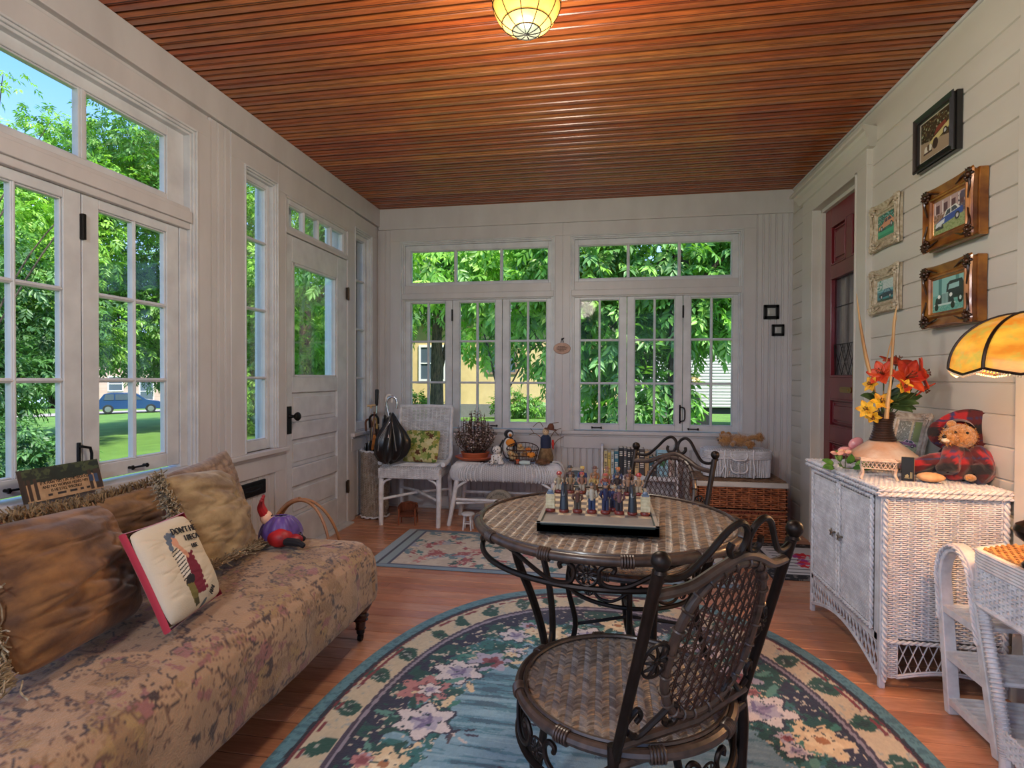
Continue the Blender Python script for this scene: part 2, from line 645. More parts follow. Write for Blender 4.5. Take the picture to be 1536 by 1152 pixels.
wall_with_holes('wall_left', mapL, (BY, FY + .16), (-.02, CH + .02), holes, .02, .14, WHITE, 'white painted left wall of the porch with windows and entry door')
win = thing('window_1', 'large white casement window with transom over the daybed', 'window', (0, 0, 0), kind='structure')
stepped_frame(win, mapL, .80, 2.44, .69, 2.33, cas=(.093, .093, .09))
sill(win, mapL, .70, 2.56, .70)
w = W(mapL)
w.ub(.834, 2.406, .012, .11, 1.84, 1.945)
w.ub(.834, 2.406, -.002, .11, 1.87, 1.925)
w.build('transom_bar', WHITE, win, smooth=0, bevel=.004)
sash(win, mapL, 'transom_sash', .834, 2.406, 1.94, 2.30, (.92, 2.30, 1.98, 2.252), [1.375, 1.88], [], .045, .085, .036)
for k, (a, bq) in enumerate(((.86, 1.36), (1.36, 1.86), (1.86, 2.36))):
 s_ = sash(win, mapL, 'casement_sash', a + .002, bq - .002, .715, 1.84, (a + .075, bq - .075, .775, 1.80), [(a + bq) / 2], [1.115, 1.458], .035, .072)
 if k == 1:
  latch(s_, mapL, bq - .02, .80, .035)
  w = W(mapL)
  w.ub(1.852, 1.868, .02, .036, 1.66, 1.76)
  w.build('hinge', BLACK, s_, smooth=0, bevel=.002)
 pull_bar(s_, mapL, (a + bq) / 2 + (.0 if k != 2 else .0), .742, .035)
w = W(mapL)
w.ub(.834, .86, .03, .1, .70, 1.84)
w.ub(2.36, 2.406, .03, .1, .70, 1.84)
w.build('side_jamb', WHITE2, win, smooth=0, bevel=.002)
win = thing('window_2', 'narrow four-pane white sidelight window between daybed window and entry door', 'window', kind='structure')
stepped_frame(win, mapL, 2.80, 3.12, .70, 2.31, cas=(.112, 0, .125))
sill(win, mapL, 2.65, 3.20, .70, .10)
sash(win, mapL, 'sidelight_sash', 2.834, 3.086, .70, 2.28, (2.862, 3.058, .76, 2.25), [], [1.925, 1.525, 1.125], .035, .075, .016)
win = thing('window_3', 'narrow white sidelight window between entry door and corner', 'window', kind='structure')
stepped_frame(win, mapL, 4.17, 4.50, .70, 2.33, cas=(0, .10, .105))
sill(win, mapL, 4.10, 4.62, .69, .10)
sash(win, mapL, 'sidelight_sash', 4.204, 4.466, .70, 2.30, (4.25, 4.43, .76, 2.26), [], [1.925, 1.525, 1.125], .035, .075, .016)
win = thing('window_4', 'unseen window opening behind the viewer on the left wall, enlarged for daylight', 'window', kind='structure')  # unseen opening, enlarged and left unglazed to brighten the room
stepped_frame(win, mapL, -1.78, .60, .40, 2.40, cas=(.05, .05, .04))
sill(win, mapL, -1.82, .64, .41, .05)
D1 = thing('door_1', 'white panelled entry door with upper glass and black knob', 'door', kind='structure')
w = W(mapL)
w.ub(3.12, 3.20, 0, .022, 0, 2.27)
w.ub(4.06, 4.17, 0, .022, 0, 2.27)
w.ub(3.12, 4.17, 0, .022, 2.27, 2.44)
w.ub(3.20, 3.212, .0, .12, 0, 2.27)
w.ub(4.045, 4.06, .0, .12, 0, 2.27)
w.ub(3.20, 4.06, .0, .12, 2.255, 2.27)
w.ub(3.20, 4.06, -.004, .11, 2.035, 2.065)
w.build('door_frame', WHITE, D1, smooth=0, bevel=.003)
sash(D1, mapL, 'transom_sash', 3.212, 4.045, 2.062, 2.256, (3.255, 3.995, 2.085, 2.225), [3.44, 3.625, 3.81], [], .01, .05, .022)
u0, u1 = 3.214, 4.043
leaf_d0, leaf_d1 = .008, .05
w = W(mapL)
pan = [(3.285, 3.895, .835, 1.03), (3.285, 3.88, .545, .728), (3.285, 3.87, .225, .425)]
gl = (3.305, 3.885, 1.13, 1.868)
w.ub(u0, 3.285, leaf_d0, leaf_d1, .012, 2.032)
w.ub(3.895, u1, leaf_d0, leaf_d1, .012, 2.032)
zs = [.012, .225, .425, .545, .728, .835, 1.03, 1.13, 1.868, 2.032]
for a, bq in ((.012, .225), (.425, .545), (.728, .835), (1.03, 1.13), (1.868, 2.032)):
 w.ub(3.285, 3.895, leaf_d0, leaf_d1, a, bq)
w.ub(3.285, 3.305, leaf_d0, leaf_d1, 1.13, 1.868)
w.ub(3.885, 3.895, leaf_d0, leaf_d1, 1.13, 1.868)
dl = w.build('door_leaf', WHITE2, D1, smooth=0, bevel=.004)
for p in pan:
 w = W(mapL)
 w.ub(p[0], 3.895, leaf_d0 + .016, leaf_d1, p[2], p[3])
 w.ub(p[0] + .03, 3.865, leaf_d0 + .010, leaf_d1, p[2] + .03, p[3] - .03)
 w.build('door_panel', WHITE2, dl, smooth=0, bevel=.006)
w = W(mapL)
w.ub(gl[0], gl[1], .028, .031, gl[2], gl[3])
w.build('door_glass', GLASS, dl, smooth=0)
w = W(mapL)
for a, bq, c, d in ((gl[0], gl[0] + .016, gl[2], gl[3]), (gl[1] - .016, gl[1], gl[2], gl[3]), (gl[0], gl[1], gl[2], gl[2] + .016), (gl[0], gl[1], gl[3] - .016, gl[3])):
 w.ub(a, bq, .012, .045, c, d)
w.build('glass_bead', WHITE2, dl, smooth=0, bevel=.003)
w = W(mapL)
w.ub(3.222, 3.268, .0, .01, .77, .945)
w.build('lock_plate', BLACK, D1, smooth=0, bevel=.003)
b = B()
ML = Matrix.Translation((LX, 3.245, .882)) @ Matrix.Rotation(PI / 2, 4, 'Y')
b.lathe([(.016, -.002), (.012, .006), (.009, .03), (.02, .038), (.028, .05), (.028, .058), (.02, .066), (.004, .069)], seg=20, mat=ML)
b.build('door_knob', BLACK, D1)
for z in (1.775, .285):
 b = B()
 b.tube([mapL(4.046, -.004, z - .05), mapL(4.046, -.004, z + .05)], .008, 8)
 b.box(LX - .001, LX + .003, 4.02, 4.07, z - .045, z + .045)
 b.build('hinge', M('old_brass', S(70, 55, 40), .5, .7), D1)
w = W(mapL)
w.ub(3.20, 4.06, -.05, .12, -.005, .012)
w.build('threshold', WHITE2, D1, smooth=0, bevel=.004)
def beadboard(mp, name, u0, u1, z0, z1, d, label, pitch=.052, horizontal=False, mat=None):
 """vertical tongue and groove boards with a bead at each joint"""
 prof = []
 n = max(1, round((u1 - u0) / pitch))
 p = (u1 - u0) / n
 for i in range(n):
  a = u0 + i * p
  prof += [(a, d + .007), (a + .003, d + .001), (a + .006, d), (a + .010, d + .001), (a + .012, d + .004), (a + .014, d), (a + p - .003, d)]
 prof.append((u1, d + .007))
 b = B()
 vs = [mp(u, dd, z0) for u, dd in prof] + [mp(u, dd, z1) for u, dd in prof]
 m = len(prof)
 vs += [mp(u0, d + .012, z0), mp(u1, d + .012, z0), mp(u0, d + .012, z1), mp(u1, d + .012, z1)]
 fs = [(i, i + 1, m + i + 1, m + i) for i in range(m - 1)]
 fs += [(2 * m, 2 * m + 2, 2 * m + 3, 2 * m + 1), (0, m, 2 * m + 2, 2 * m), (m - 1, 2 * m + 1, 2 * m + 3, 2 * m - 1)]
 fs.append(tuple(range(m)) + (2 * m + 1, 2 * m))
 fs.append(tuple(range(m, 2 * m)) + (2 * m + 3, 2 * m + 2))
 b.add(vs, fs)
 o = b.build(name, mat or WHITE, smooth=30)
 return tag(o, label, 'wall panelling', kind='structure')
beadboard(mapL, 'trim_1', 2.533, 2.69, .02, 2.44, .005, 'beadboard strip between the daybed window and the sidelight')
beadboard(mapL, 'trim_2', 2.70, 3.09, .02, .60, .010, 'beadboard panel with black mail slot under the narrow sidelight')
beadboard(mapL, 'trim_3', .60, 2.533, .02, .60, .008, 'beadboard wainscot behind the daybed')
beadboard(mapL, 'trim_4', 4.17, FY, .02, .59, .008, 'beadboard below the corner sidelight')
w = W(mapL)
w.ub(2.69, 2.72, 0, .022, 0, .60)
w.ub(3.09, 3.12, 0, .022, 0, .60)
w.ub(2.69, 3.12, 0, .022, .575, .61)
tag(w.build('trim_5', WHITE, smooth=0, bevel=.002), 'flat frame boards around the panel with the mail slot', 'trim', kind='structure')
w = W(mapL)
w.ub(BY, FY, -.012, .022, 2.445, CH)
tag(w.build('trim_6', WHITE, smooth=0, bevel=.003), 'plain frieze board along the top of the left wall', 'trim', kind='structure')
ms = thing('mail_slot', 'black iron mail slot set in the panel under the sidelight', 'mail slot', mapL(2.85, .008, .492))
b = B()
b.box(-.002, .012, -.14, .14, -.042, .042)
b.build('plate', BLACK, ms, smooth=0, bevel=.006)
b = B()
b.box(.012, .018, -.10, .10, -.018, .018)
b.tube([(.02, -.07, .0), (.024, -.03, -.006), (.024, .03, -.006), (.02, .07, 0)], .004, 6)
b.build('flap', M('black_iron_worn', S(34, 32, 31), .35, .7), ms, smooth=0, bevel=.003)
FH = [(-1.777, -.426, .69, 2.315), (-.301, 1.063, .69, 2.315)]
wall_with_holes('wall_far', mapF, (LX - .14, RX + .2), (-.02, CH + .02), FH, .02, .14, WHITE, 'white painted far wall of the porch with two windows')
for k, (a, c) in enumerate(((-1.777, -.426), (-.301, 1.063))):
 nm = ('window_5', 'window_6')[k]
 win = thing(nm, ('far window left of the oval plaque, wicker chair in front', 'far window right of the oval plaque, book shelf below')[k], 'window', kind='structure')
 stepped_frame(win, mapF, a, c, .69, 2.315, cas=((.098, .0625, .105) if k == 0 else (.0625, .094, .105)))
 sill(win, mapF, a - .10 if k == 0 else a - .06, c + (.062 if k == 0 else .1), .695, .10)
 w = W(mapF)
 w.ub(a + .034, c - .034, .012, .11, 1.80, 1.93)
 w.ub(a + .01, c - .01, -.002, .11, 1.81, 1.86)
 w.build('transom_bar', WHITE, win, smooth=0, bevel=.004)
 g0, g1 = (-1.70, -.486) if k == 0 else (-.235, .984)
 w3 = (g1 - g0) / 3
 sash(win, mapF, 'transom_sash', a + .03, c - .03, 1.915, 2.29, (g0, g1, 1.955, 2.235), [g0 + w3, g0 + 2 * w3], [], .04, .08, .024)
 l0, l1 = a + .02, c - .012
 lw = (l1 - l0) / 3
 for q in range(3):
  s_ = sash(win, mapF, 'casement_sash', l0 + q * lw + .002, l0 + (q + 1) * lw - .002, .70, 1.81, (l0 + q * lw + .06, l0 + (q + 1) * lw - .06, .748, 1.782), [l0 + (q + .5) * lw], [1.088, 1.445], .03, .068)
  if (k, q) in ((0, 1), (1, 0), (1, 2)):
   pull_bar(s_, mapF, l0 + (q + .5) * lw + (.14 if k == 0 else (-.02 if q == 0 else -.14)), .722, .03)
  if (k, q) in ((0, 0), (1, 1)):
   w = W(mapF)
   w.ub(l0 + (q + 1) * lw - .006, l0 + (q + 1) * lw + .006, .016, .032, 1.62, 1.72)
   w.build('hinge', BLACK, s_, smooth=0, bevel=.002)
  if (k, q) == (1, 1):
   latch(s_, mapF, l0 + (q + 1) * lw - .02, .84, .03)
beadboard(mapF, 'trim_7', LX, RX + .02, .10, .56, .008, 'beadboard wainscot under the far windows')
beadboard(mapF, 'trim_8', LX, -1.872, .56, 2.42, .008, 'narrow beadboard strip in the far left corner')
beadboard(mapF, 'trim_9', 1.157, RX + .02, .56, 2.42, .008, 'beadboard strip right of the far windows with two small frames')
w = W(mapF)
w.ub(LX, RX + .02, -.012, .022, 2.42, CH)
tag(w.build('trim_10', WHITE, smooth=0, bevel=.003), 'plain frieze board along the top of the far wall', 'trim', kind='structure')
w = W(mapF)
w.ub(LX, RX + .02, -.006, .022, 0, .11)
w.ub(LX, RX + .02, -.016, .022, 0, .02)
tag(w.build('baseboard_far', WHITE, smooth=0, bevel=.004), 'white baseboard along the far wall', 'baseboard', kind='structure')
prof = []
z = CH - .0
zl = 2.402
zz = [CH + .02]
k = 0
while zl - .117 * k > 0:
 zz.append(zl - .117 * k)
 k += 1
zz.append(0)
def siding(y0, y1, z0, z1, b):
 pts = []
 for i in range(len(zz) - 1):
  t_, bt = min(zz[i], z1), max(zz[i + 1], z0)
  if t_ <= bt:
   continue
  pts += [(.003, t_), (.0, t_ - .004), (-.001, bt + .009), (.0, bt + .006), (.007, bt + .003)]
 m = len(pts)
 vs = [mapR(y, d, z) for y in (y0, y1) for d, z in pts]
 vs += [mapR(y, .03, z) for y in (y0, y1) for z in (pts[0][1], pts[-1][1])]
 fs = [(i, i + 1, m + i + 1, m + i) for i in range(m - 1)]
 fs += [(2 * m, 2 * m + 1, 2 * m + 3, 2 * m + 2), tuple(range(m)) + (2 * m + 1, 2 * m), tuple(range(m, 2 * m)) + (2 * m + 3, 2 * m + 2),
   (0, m, 2 * m + 2, 2 * m), (m - 1, 2 * m + 1, 2 * m + 3, 2 * m - 1)]
 b.add(vs, fs)
wall_with_holes('wall_right', mapR, (BY, FY + .16), (-.02, CH + .02), [(3.455, 4.15, 0, 2.30)], .03, .16, CREAM, 'cream house wall on the right of the porch', 'wall')
b = B()
siding(2.20, 3.36, 0, CH, b)
tag(b.build('trim_11', CREAM, smooth=25), 'cream lap siding hung with car pictures', 'siding', kind='structure')
b = B()
siding(4.30, FY, 0, CH, b)
tag(b.build('trim_12', CREAM, smooth=25), 'cream lap siding strip in the far right corner', 'siding', kind='structure')
b = B()
siding(3.36, 4.30, 2.38, CH, b)
siding(BY, 2.10, 0, CH, b)
tag(b.build('trim_13', CREAM, smooth=25), 'cream lap siding over the red door', 'siding', kind='structure')
w = W(mapR)
w.ub(2.09, 2.205, -.022, .03, 0, CH)
tag(w.build('trim_14', CREAM, smooth=0, bevel=.003), 'plain cream corner board at the right end of the siding', 'trim', kind='structure')
w = W(mapR)
w.ub(BY, 3.34, -.02, .03, 0, .10)
w.ub(2.2, 3.3, -.014, .0, .60, .64)
tag(w.build('baseboard_right', CREAM, smooth=0, bevel=.004), 'cream base board below the siding', 'baseboard', kind='structure')
w = W(mapR)
w.ub(BY, FY, -.012, .03, CH - .014, CH)
tag(w.build('trim_15', WHITE2, smooth=0, bevel=.003), 'thin white bead where siding meets the wood ceiling', 'trim', kind='structure')
RED = M('red_door_paint', S(116, 26, 34), .35, var=(S(96, 20, 27), 5, 3, (1, 1, .3), .3, .7), coat=.2)
D2 = thing('door_2', 'dark red panelled house door with leaded glass and brass mail slot', 'door', kind='structure')
w = W(mapR)
w.ub(3.335, 3.455, -.03, .03, 0, 2.30)
w.ub(4.15, 4.345, -.03, .03, 0, 2.30)
w.ub(3.335, 4.345, -.03, .03, 2.30, 2.43)
w.ub(3.455, 3.47, -.036, .1, 0, 2.30)
w.ub(4.135, 4.15, -.036, .1, 0, 2.30)
w.ub(3.455, 4.15, -.036, .1, 2.285, 2.30)
w.ub(3.47, 3.49, .02, .1, 0, 2.285)
w.ub(4.118, 4.135, .02, .1, 0, 2.285)
w.ub(3.47, 4.135, .02, .1, 2.26, 2.285)
w.build('door_frame', CREAM, D2, smooth=0, bevel=.003)
cp = [(-.03, 2.385), (-.042, 2.39), (-.046, 2.405), (-.052, 2.425), (-.066, 2.44), (-.072, 2.455), (-.09, 2.46), (-.092, 2.475), (-.086, 2.485), (.03, 2.485), (.03, 2.385)]
b = B()
vs = []
for yb, sg in ((3.30, -1), (4.38, 1)):
 vs += [mapR(yb + sg * max(0, (-d - .03)), d, z) for d, z in cp]
n = len(cp)
b.add(vs, [tuple(range(n)), tuple(range(n, 2 * n))] + [(i, (i + 1) % n, n + (i + 1) % n, n + i) for i in range(n)])
b.build('cornice', CREAM, D2, smooth=20)
w = W(mapR)
dd0, dd1 = .045, .085
cells = [(3.56, 3.70, 1.88, 2.14), (3.79, 4.03, 1.88, 2.14), (3.57, 4.02, 1.14, 1.80), (3.57, 4.02, .82, 1.0), (3.57, 4.02, .15, .72)]
U = [3.49, 3.57, 4.02, 4.118]
w.ub(3.49, 3.57, dd0, dd1, .01, 2.26)
w.ub(4.02, 4.118, dd0, dd1, .01, 2.26)
for a, bq in ((.01, .15), (.72, .82), (1.0, 1.14), (1.80, 1.88), (2.14, 2.26)):
 w.ub(3.57, 4.02, dd0, dd1, a, bq)
w.ub(3.70, 3.79, dd0, dd1, 1.88, 2.14)
dl = w.build('door_leaf', RED, D2, smooth=0, bevel=.003)
for c in ((3.57, 3.70, 1.88, 2.14), (3.79, 4.02, 1.88, 2.14), (3.57, 4.02, .82, 1.0), (3.57, 4.02, .15, .72)):
 w = W(mapR)
 w.ub(c[0], c[1], dd0 + .02, dd1, c[2], c[3])
 for q in (.0, .018):
  for a, b_, c_, d_ in ((c[0] + q, c[0] + q + .01, c[2] + q, c[3] - q), (c[1] - q - .01, c[1] - q, c[2] + q, c[3] - q), (c[0] + q, c[1] - q, c[2] + q, c[2] + q + .01), (c[0] + q, c[1] - q, c[3] - q - .01, c[3] - q)):
   w.ub(a, b_, dd0 + (-.004 if q == 0 else .01), dd1, c_, d_)
 w.ub(c[0] + .045, c[1] - .045, dd0 + .008, dd1, c[2] + .045, c[3] - .045)
 w.build('door_panel', RED, dl, smooth=0, bevel=.003)
LEAD = M('lead_came', S(40, 38, 38), .5, .5)
LACE = M('lace_curtain', S(120, 112, 108), .9, var=(S(60, 52, 54), 18, 3, (1, 1, .15), .4, .6))
w = W(mapR)
w.ub(3.57, 4.02, .068, .071, 1.14, 1.80)
w.build('door_glass', GLASS, dl, smooth=0)
w = W(mapR)
for a, b_, c_, d_ in ((3.57, 3.584, 1.14, 1.80), (4.006, 4.02, 1.14, 1.80), (3.57, 4.02, 1.14, 1.154), (3.57, 4.02, 1.786, 1.80)):
 w.ub(a, b_, dd0 - .004, .07, c_, d_)
w.build('glass_bead', RED, dl, smooth=0, bevel=.003)
b = B()
for i in range(5):
 for s in (-1, 1):
  y0, z0 = 3.585 + .1 * i, 1.155
  pts = [(y0, z0), (y0 + s * .12, z0 + .2)]
  y1 = min(max(pts[1][0], 3.585), 4.005)
  b.tube([mapR(pts[0][0], .064, pts[0][1]), mapR(y1, .064, z0 + .2)], .0025, 5)
for zq in (1.155, 1.355, 1.60):
 b.tube([mapR(3.585, .064, zq), mapR(4.005, .064, zq)], .0025, 5)
b.build('lead_lines', LEAD, dl)
P = np.zeros((60, 12, 3))
for i in range(60):
 y = 3.555 + .48 * i / 59
 P[i, :, 0] = RX + .115 + .012 * math.sin(i * .9)
 P[i, :, 1] = y
 P[i, :, 2] = np.linspace(1.10, 1.82, 12)
np_mesh('lace_curtain', P, None, LACE, D2)
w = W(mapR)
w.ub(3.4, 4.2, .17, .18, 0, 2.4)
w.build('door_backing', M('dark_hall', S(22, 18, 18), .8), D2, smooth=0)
BRASS = M('aged_brass', S(150, 118, 60), .35, .9)
b = B()
ml = lambda u, v, d: mapR(3.765 + u, dd0 - d, 1.062 + v)
pl = [(-.075, -.018), (.075, -.018), (.088, 0), (.075, .018), (-.075, .018), (-.088, 0)]
b.prism(pl, ml, 0, .006)
b.prism([(-.05, -.008), (.05, -.008), (.05, .008), (-.05, .008)], ml, .006, .010)
b.build('mail_plate', BRASS, dl, smooth=0, bevel=.002)
w = W(mapR)
w.ub(3.472, 3.489, -.03, .02, 1.02, 1.2)
w.build('strike_plate', BRASS, D2, smooth=0)
wall_with_holes('wall_rear', mapB, (LX - .14, RX + .16), (-.02, CH + .02), [(-1.9, -.30, .3, 2.45), (-.18, 1.36, .3, 2.45)], 0, .12, WHITE, 'white porch wall behind the viewer with two wide unglazed openings added for daylight')  # unseen rear wall, its openings made wide to let light in
def wood_mat(name, tint, rough, coat, stretch, nlo=.3, nhi=.7, dark=.45, bump=.1, sc=7):
 t = NT(name)
 b = t.bsdf()
 a = t.n('ShaderNodeVertexColor', layer_name='Col')
 g = t.noise(t.coords(stretch), sc, 6, .65, nlo, nhi)
 g2 = t.noise(t.coords((1.3, 6, 1)), 3.1, 4, .6, .35, .7)
 c = t.mix(g, t.mix(1.0, a.outputs['Color'], tint, 'MULTIPLY'), a.outputs['Color'])
 c = t.mix(t.math('MULTIPLY', g2, dark), c, t.mix(1.0, c, (.35, .28, .25), 'MULTIPLY'))
 t.l(c, b.inputs['Base Color'])
 b.inputs['Roughness'].default_value = rough
 b.inputs['Coat Weight'].default_value = coat
 b.inputs['Coat Roughness'].default_value = .2
 t.l(t.bump(g, bump, .002), b.inputs['Normal'])
 return t.m
CEIL = wood_mat('varnished_ceiling_boards', (.5, .36, .3), .36, .35, (1.2, 30, 1), dark=.55)
b = B()
y = BY
bw = .088
i = 0
while y < FY + .05:
 base = rnd.choice([S(206, 118, 56), S(192, 100, 46), S(216, 132, 66), S(178, 88, 40), S(200, 110, 54)])
 kk = rnd.uniform(.82, 1.12)
 b.color = tuple(c * kk for c in base)
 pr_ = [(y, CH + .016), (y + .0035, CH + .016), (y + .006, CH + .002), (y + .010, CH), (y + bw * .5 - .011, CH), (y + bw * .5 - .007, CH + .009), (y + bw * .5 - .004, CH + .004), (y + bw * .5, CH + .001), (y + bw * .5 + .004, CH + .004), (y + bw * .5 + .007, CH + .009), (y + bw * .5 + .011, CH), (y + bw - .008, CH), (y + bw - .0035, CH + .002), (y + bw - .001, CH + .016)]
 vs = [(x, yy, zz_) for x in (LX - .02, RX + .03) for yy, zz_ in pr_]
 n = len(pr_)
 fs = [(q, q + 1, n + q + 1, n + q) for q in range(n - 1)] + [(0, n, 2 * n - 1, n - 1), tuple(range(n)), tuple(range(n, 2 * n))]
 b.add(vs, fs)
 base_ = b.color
 for q in range(2 * n):  # groove vertices darkened, shade painted into the board colour
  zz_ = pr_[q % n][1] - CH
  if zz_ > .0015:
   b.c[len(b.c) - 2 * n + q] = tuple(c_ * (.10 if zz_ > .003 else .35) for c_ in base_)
 y += bw
b.color = S(60, 26, 14)
b.box(LX - .15, RX + .16, BY - .12, FY + .16, CH + .02, CH + .10)
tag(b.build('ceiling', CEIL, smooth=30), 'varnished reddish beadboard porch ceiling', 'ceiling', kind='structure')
FLOOR = wood_mat('worn_red_floor_boards', (.72, .6, .55), .3, .25, (2, 22, 1), dark=.42, sc=5)
b = B()
y = BY
bw = .083
while y < FY + .02:
 x = LX - .03 - rnd.uniform(0, 1.5)
 while x < RX + .05:
  L = rnd.uniform(1.3, 2.6)
  xa, xb = max(x, LX - .03), min(x + L, RX + .18)
  if xb > xa:
   base = rnd.choice([S(218, 160, 124), S(208, 148, 112), S(224, 168, 134), S(200, 142, 112)])
   kk = rnd.uniform(.88, 1.1)
   b.color = tuple(c * kk for c in base)
   g = .0011
   b.add([(xa, y + g, -.002), (xb, y + g, -.002), (xb, y + bw - g, -.002), (xa, y + bw - g, -.002),
     (xa + .001, y + g + .002, 0), (xb - .001, y + g + .002, 0), (xb - .001, y + bw - g - .002, 0), (xa + .001, y + bw - g - .002, 0)],
     [(4, 5, 6, 7), (0, 1, 5, 4), (1, 2, 6, 5), (2, 3, 7, 6), (3, 0, 4, 7)])
  x += L
 y += bw
b.color = S(60, 32, 24)
b.box(LX - .14, RX + .2, BY - .12, FY + .14, -.06, -.003)
tag(b.build('floor', FLOOR, smooth=0), 'worn reddish brown board floor of the porch', 'floor', kind='structure')
SHADE = M('cream_glass_shade', S(246, 196, 110), .3, emit=(S(255, 176, 70), .55), var=(S(232, 170, 84), 14, 3, (1, 1, 1), .35, .65))
def ceiling_lamp(loc, label, group=None, grey=True, power=0, colr=(1, .8, .55)):
 t = thing('ceiling_lamp', label, 'ceiling lamp', loc, group=group)
 b = B()
 b.lathe([(.004, .234), (.085, .234), (.088, .226), (.06, .218), (.05, .2)], seg=28)
 b.build('canopy', M('lamp_bronze', S(52, 40, 30), .4, .8), t)
 R_l, zc = .124, .124
 n = 22
 b = B()
 prof = [(R_l * math.sin(a), zc - R_l * math.cos(a)) for a in [math.radians(x) for x in np.linspace(24, 158, n)]]
 vs, fs = [], []
 b.lathe(prof, seg=32)
 b.f = b.f[:-2]
 b.m = b.m[:-2]
 b.build('shade', SHADE, t, smooth=60)
 b = B()
 prof = [(R_l * math.sin(a), zc - R_l * math.cos(a)) for a in [math.radians(x) for x in np.linspace(1, 24, 6)]]
 b.lathe(prof, seg=32)
 b.f = b.f[:-1]
 b.m = b.m[:-1]
 b.build('bottom_panel', M('grey_opal_glass', S(112, 112, 98), .25, var=(S(84, 96, 82), 8, 2)), t, smooth=60)
 b = B()
 rr = R_l + .001
 for k in range(10):
  a = 2 * PI * k / 10 + .25
  b.tube([(rr * math.sin(q) * math.cos(a), rr * math.sin(q) * math.sin(a), zc - rr * math.cos(q)) for q in [math.radians(x) for x in np.linspace(1, 157, 22)]], .0017, 5)
 for q in (24, 45, 78, 112, 150):
  q = math.radians(q)
  b.tube([(rr * math.sin(q) * math.cos(2 * PI * k / 36), rr * math.sin(q) * math.sin(2 * PI * k / 36), zc - rr * math.cos(q)) for k in range(36)], .0019, 5, closed=True)
 b.build('lead_came', BLACK, t)
 b = B()
 b.ball((0, 0, zc + .02), (.03, .03, .04))
 b.build('bulb', M('warm_bulb', S(255, 220, 160), .4, emit=(S(255, 200, 120), 4)), t)
 if power:
  li = bpy.data.lights.new('lamp_light', 'POINT')
  li.energy = power
  li.color = colr
  li.shadow_soft_size = .14
  lo = bpy.data.objects.new('lamp_light', li)
  COL.objects.link(lo)
  lo.parent = t
  lo.location = (0, 0, -.30)
 return t
ceiling_lamp((-.29, 2.0, CH - .234), 'round leaded glass ceiling lamp glowing amber on the board ceiling', power=LAMP, colr=(1, .88, .72))
ceiling_lamp((-.78, -.6, CH - .234), 'added fill lamp of round leaded glass behind the viewer', power=FILL_LAMP, colr=(.90, .95, 1))  # unseen fixture added as fill light for the interior
def gz(x, y):
 """ground height: lawn falls gently from the porch towards the street on the left"""
 d = max(0.0, -x - 3)
 return -.62 - .027 * d - .004 * max(0, y - 8)
GRASS = M('lawn_grass', S(92, 132, 50), .9, var=(S(116, 156, 62), 1.2, 6, (1, 1, 1), .3, .7), bump=(40, .8, .05))
nx_, ny_ = 60, 60
P = np.zeros((nx_, ny_, 3))
for i in range(nx_):
 for j in range(ny_):
  x = -95 + 150 * i / (nx_ - 1)
  y = -35 + 140 * j / (ny_ - 1)
  P[i, j] = (x, y, gz(x, y))
tag(np_mesh('lawn', P, None, GRASS), 'green mown lawn around the porch', 'lawn', kind='structure')
def leaf_mat(name):
 t = NT(name)
 a = t.n('ShaderNodeVertexColor', layer_name='Col')
 d = t.n('ShaderNodeBsdfDiffuse')
 tr = t.n('ShaderNodeBsdfTranslucent')
 gl = t.n('ShaderNodeBsdfGlossy')
 gl.inputs['Roughness'].default_value = .45
 gl.inputs['Color'].default_value = (.6, .65, .6, 1)
 t.l(a.outputs[0], d.inputs[0])
 t.l(t.mix(1.0, a.outputs[0], (1.1, 1.25, .55), 'MULTIPLY'), tr.inputs[0])
 m1 = t.n('ShaderNodeMixShader')
 m1.inputs[0].default_value = .4
 t.l(d.outputs[0], m1.inputs[1])
 t.l(tr.outputs[0], m1.inputs[2])
 m2 = t.n('ShaderNodeMixShader')
 m2.inputs[0].default_value = .06
 t.l(m1.outputs[0], m2.inputs[1])
 t.l(gl.outputs[0], m2.inputs[2])
 t.l(m2.outputs[0], t.out.inputs[0])
 return t.m
LEAF = leaf_mat('tree_leaves')
BARK = M('tree_bark', S(112, 92, 76), .9, var=(S(64, 52, 44), 9, 5, (3, 3, .5), .4, .6), bump=(14, .9, .05, (3, 3, .5)))
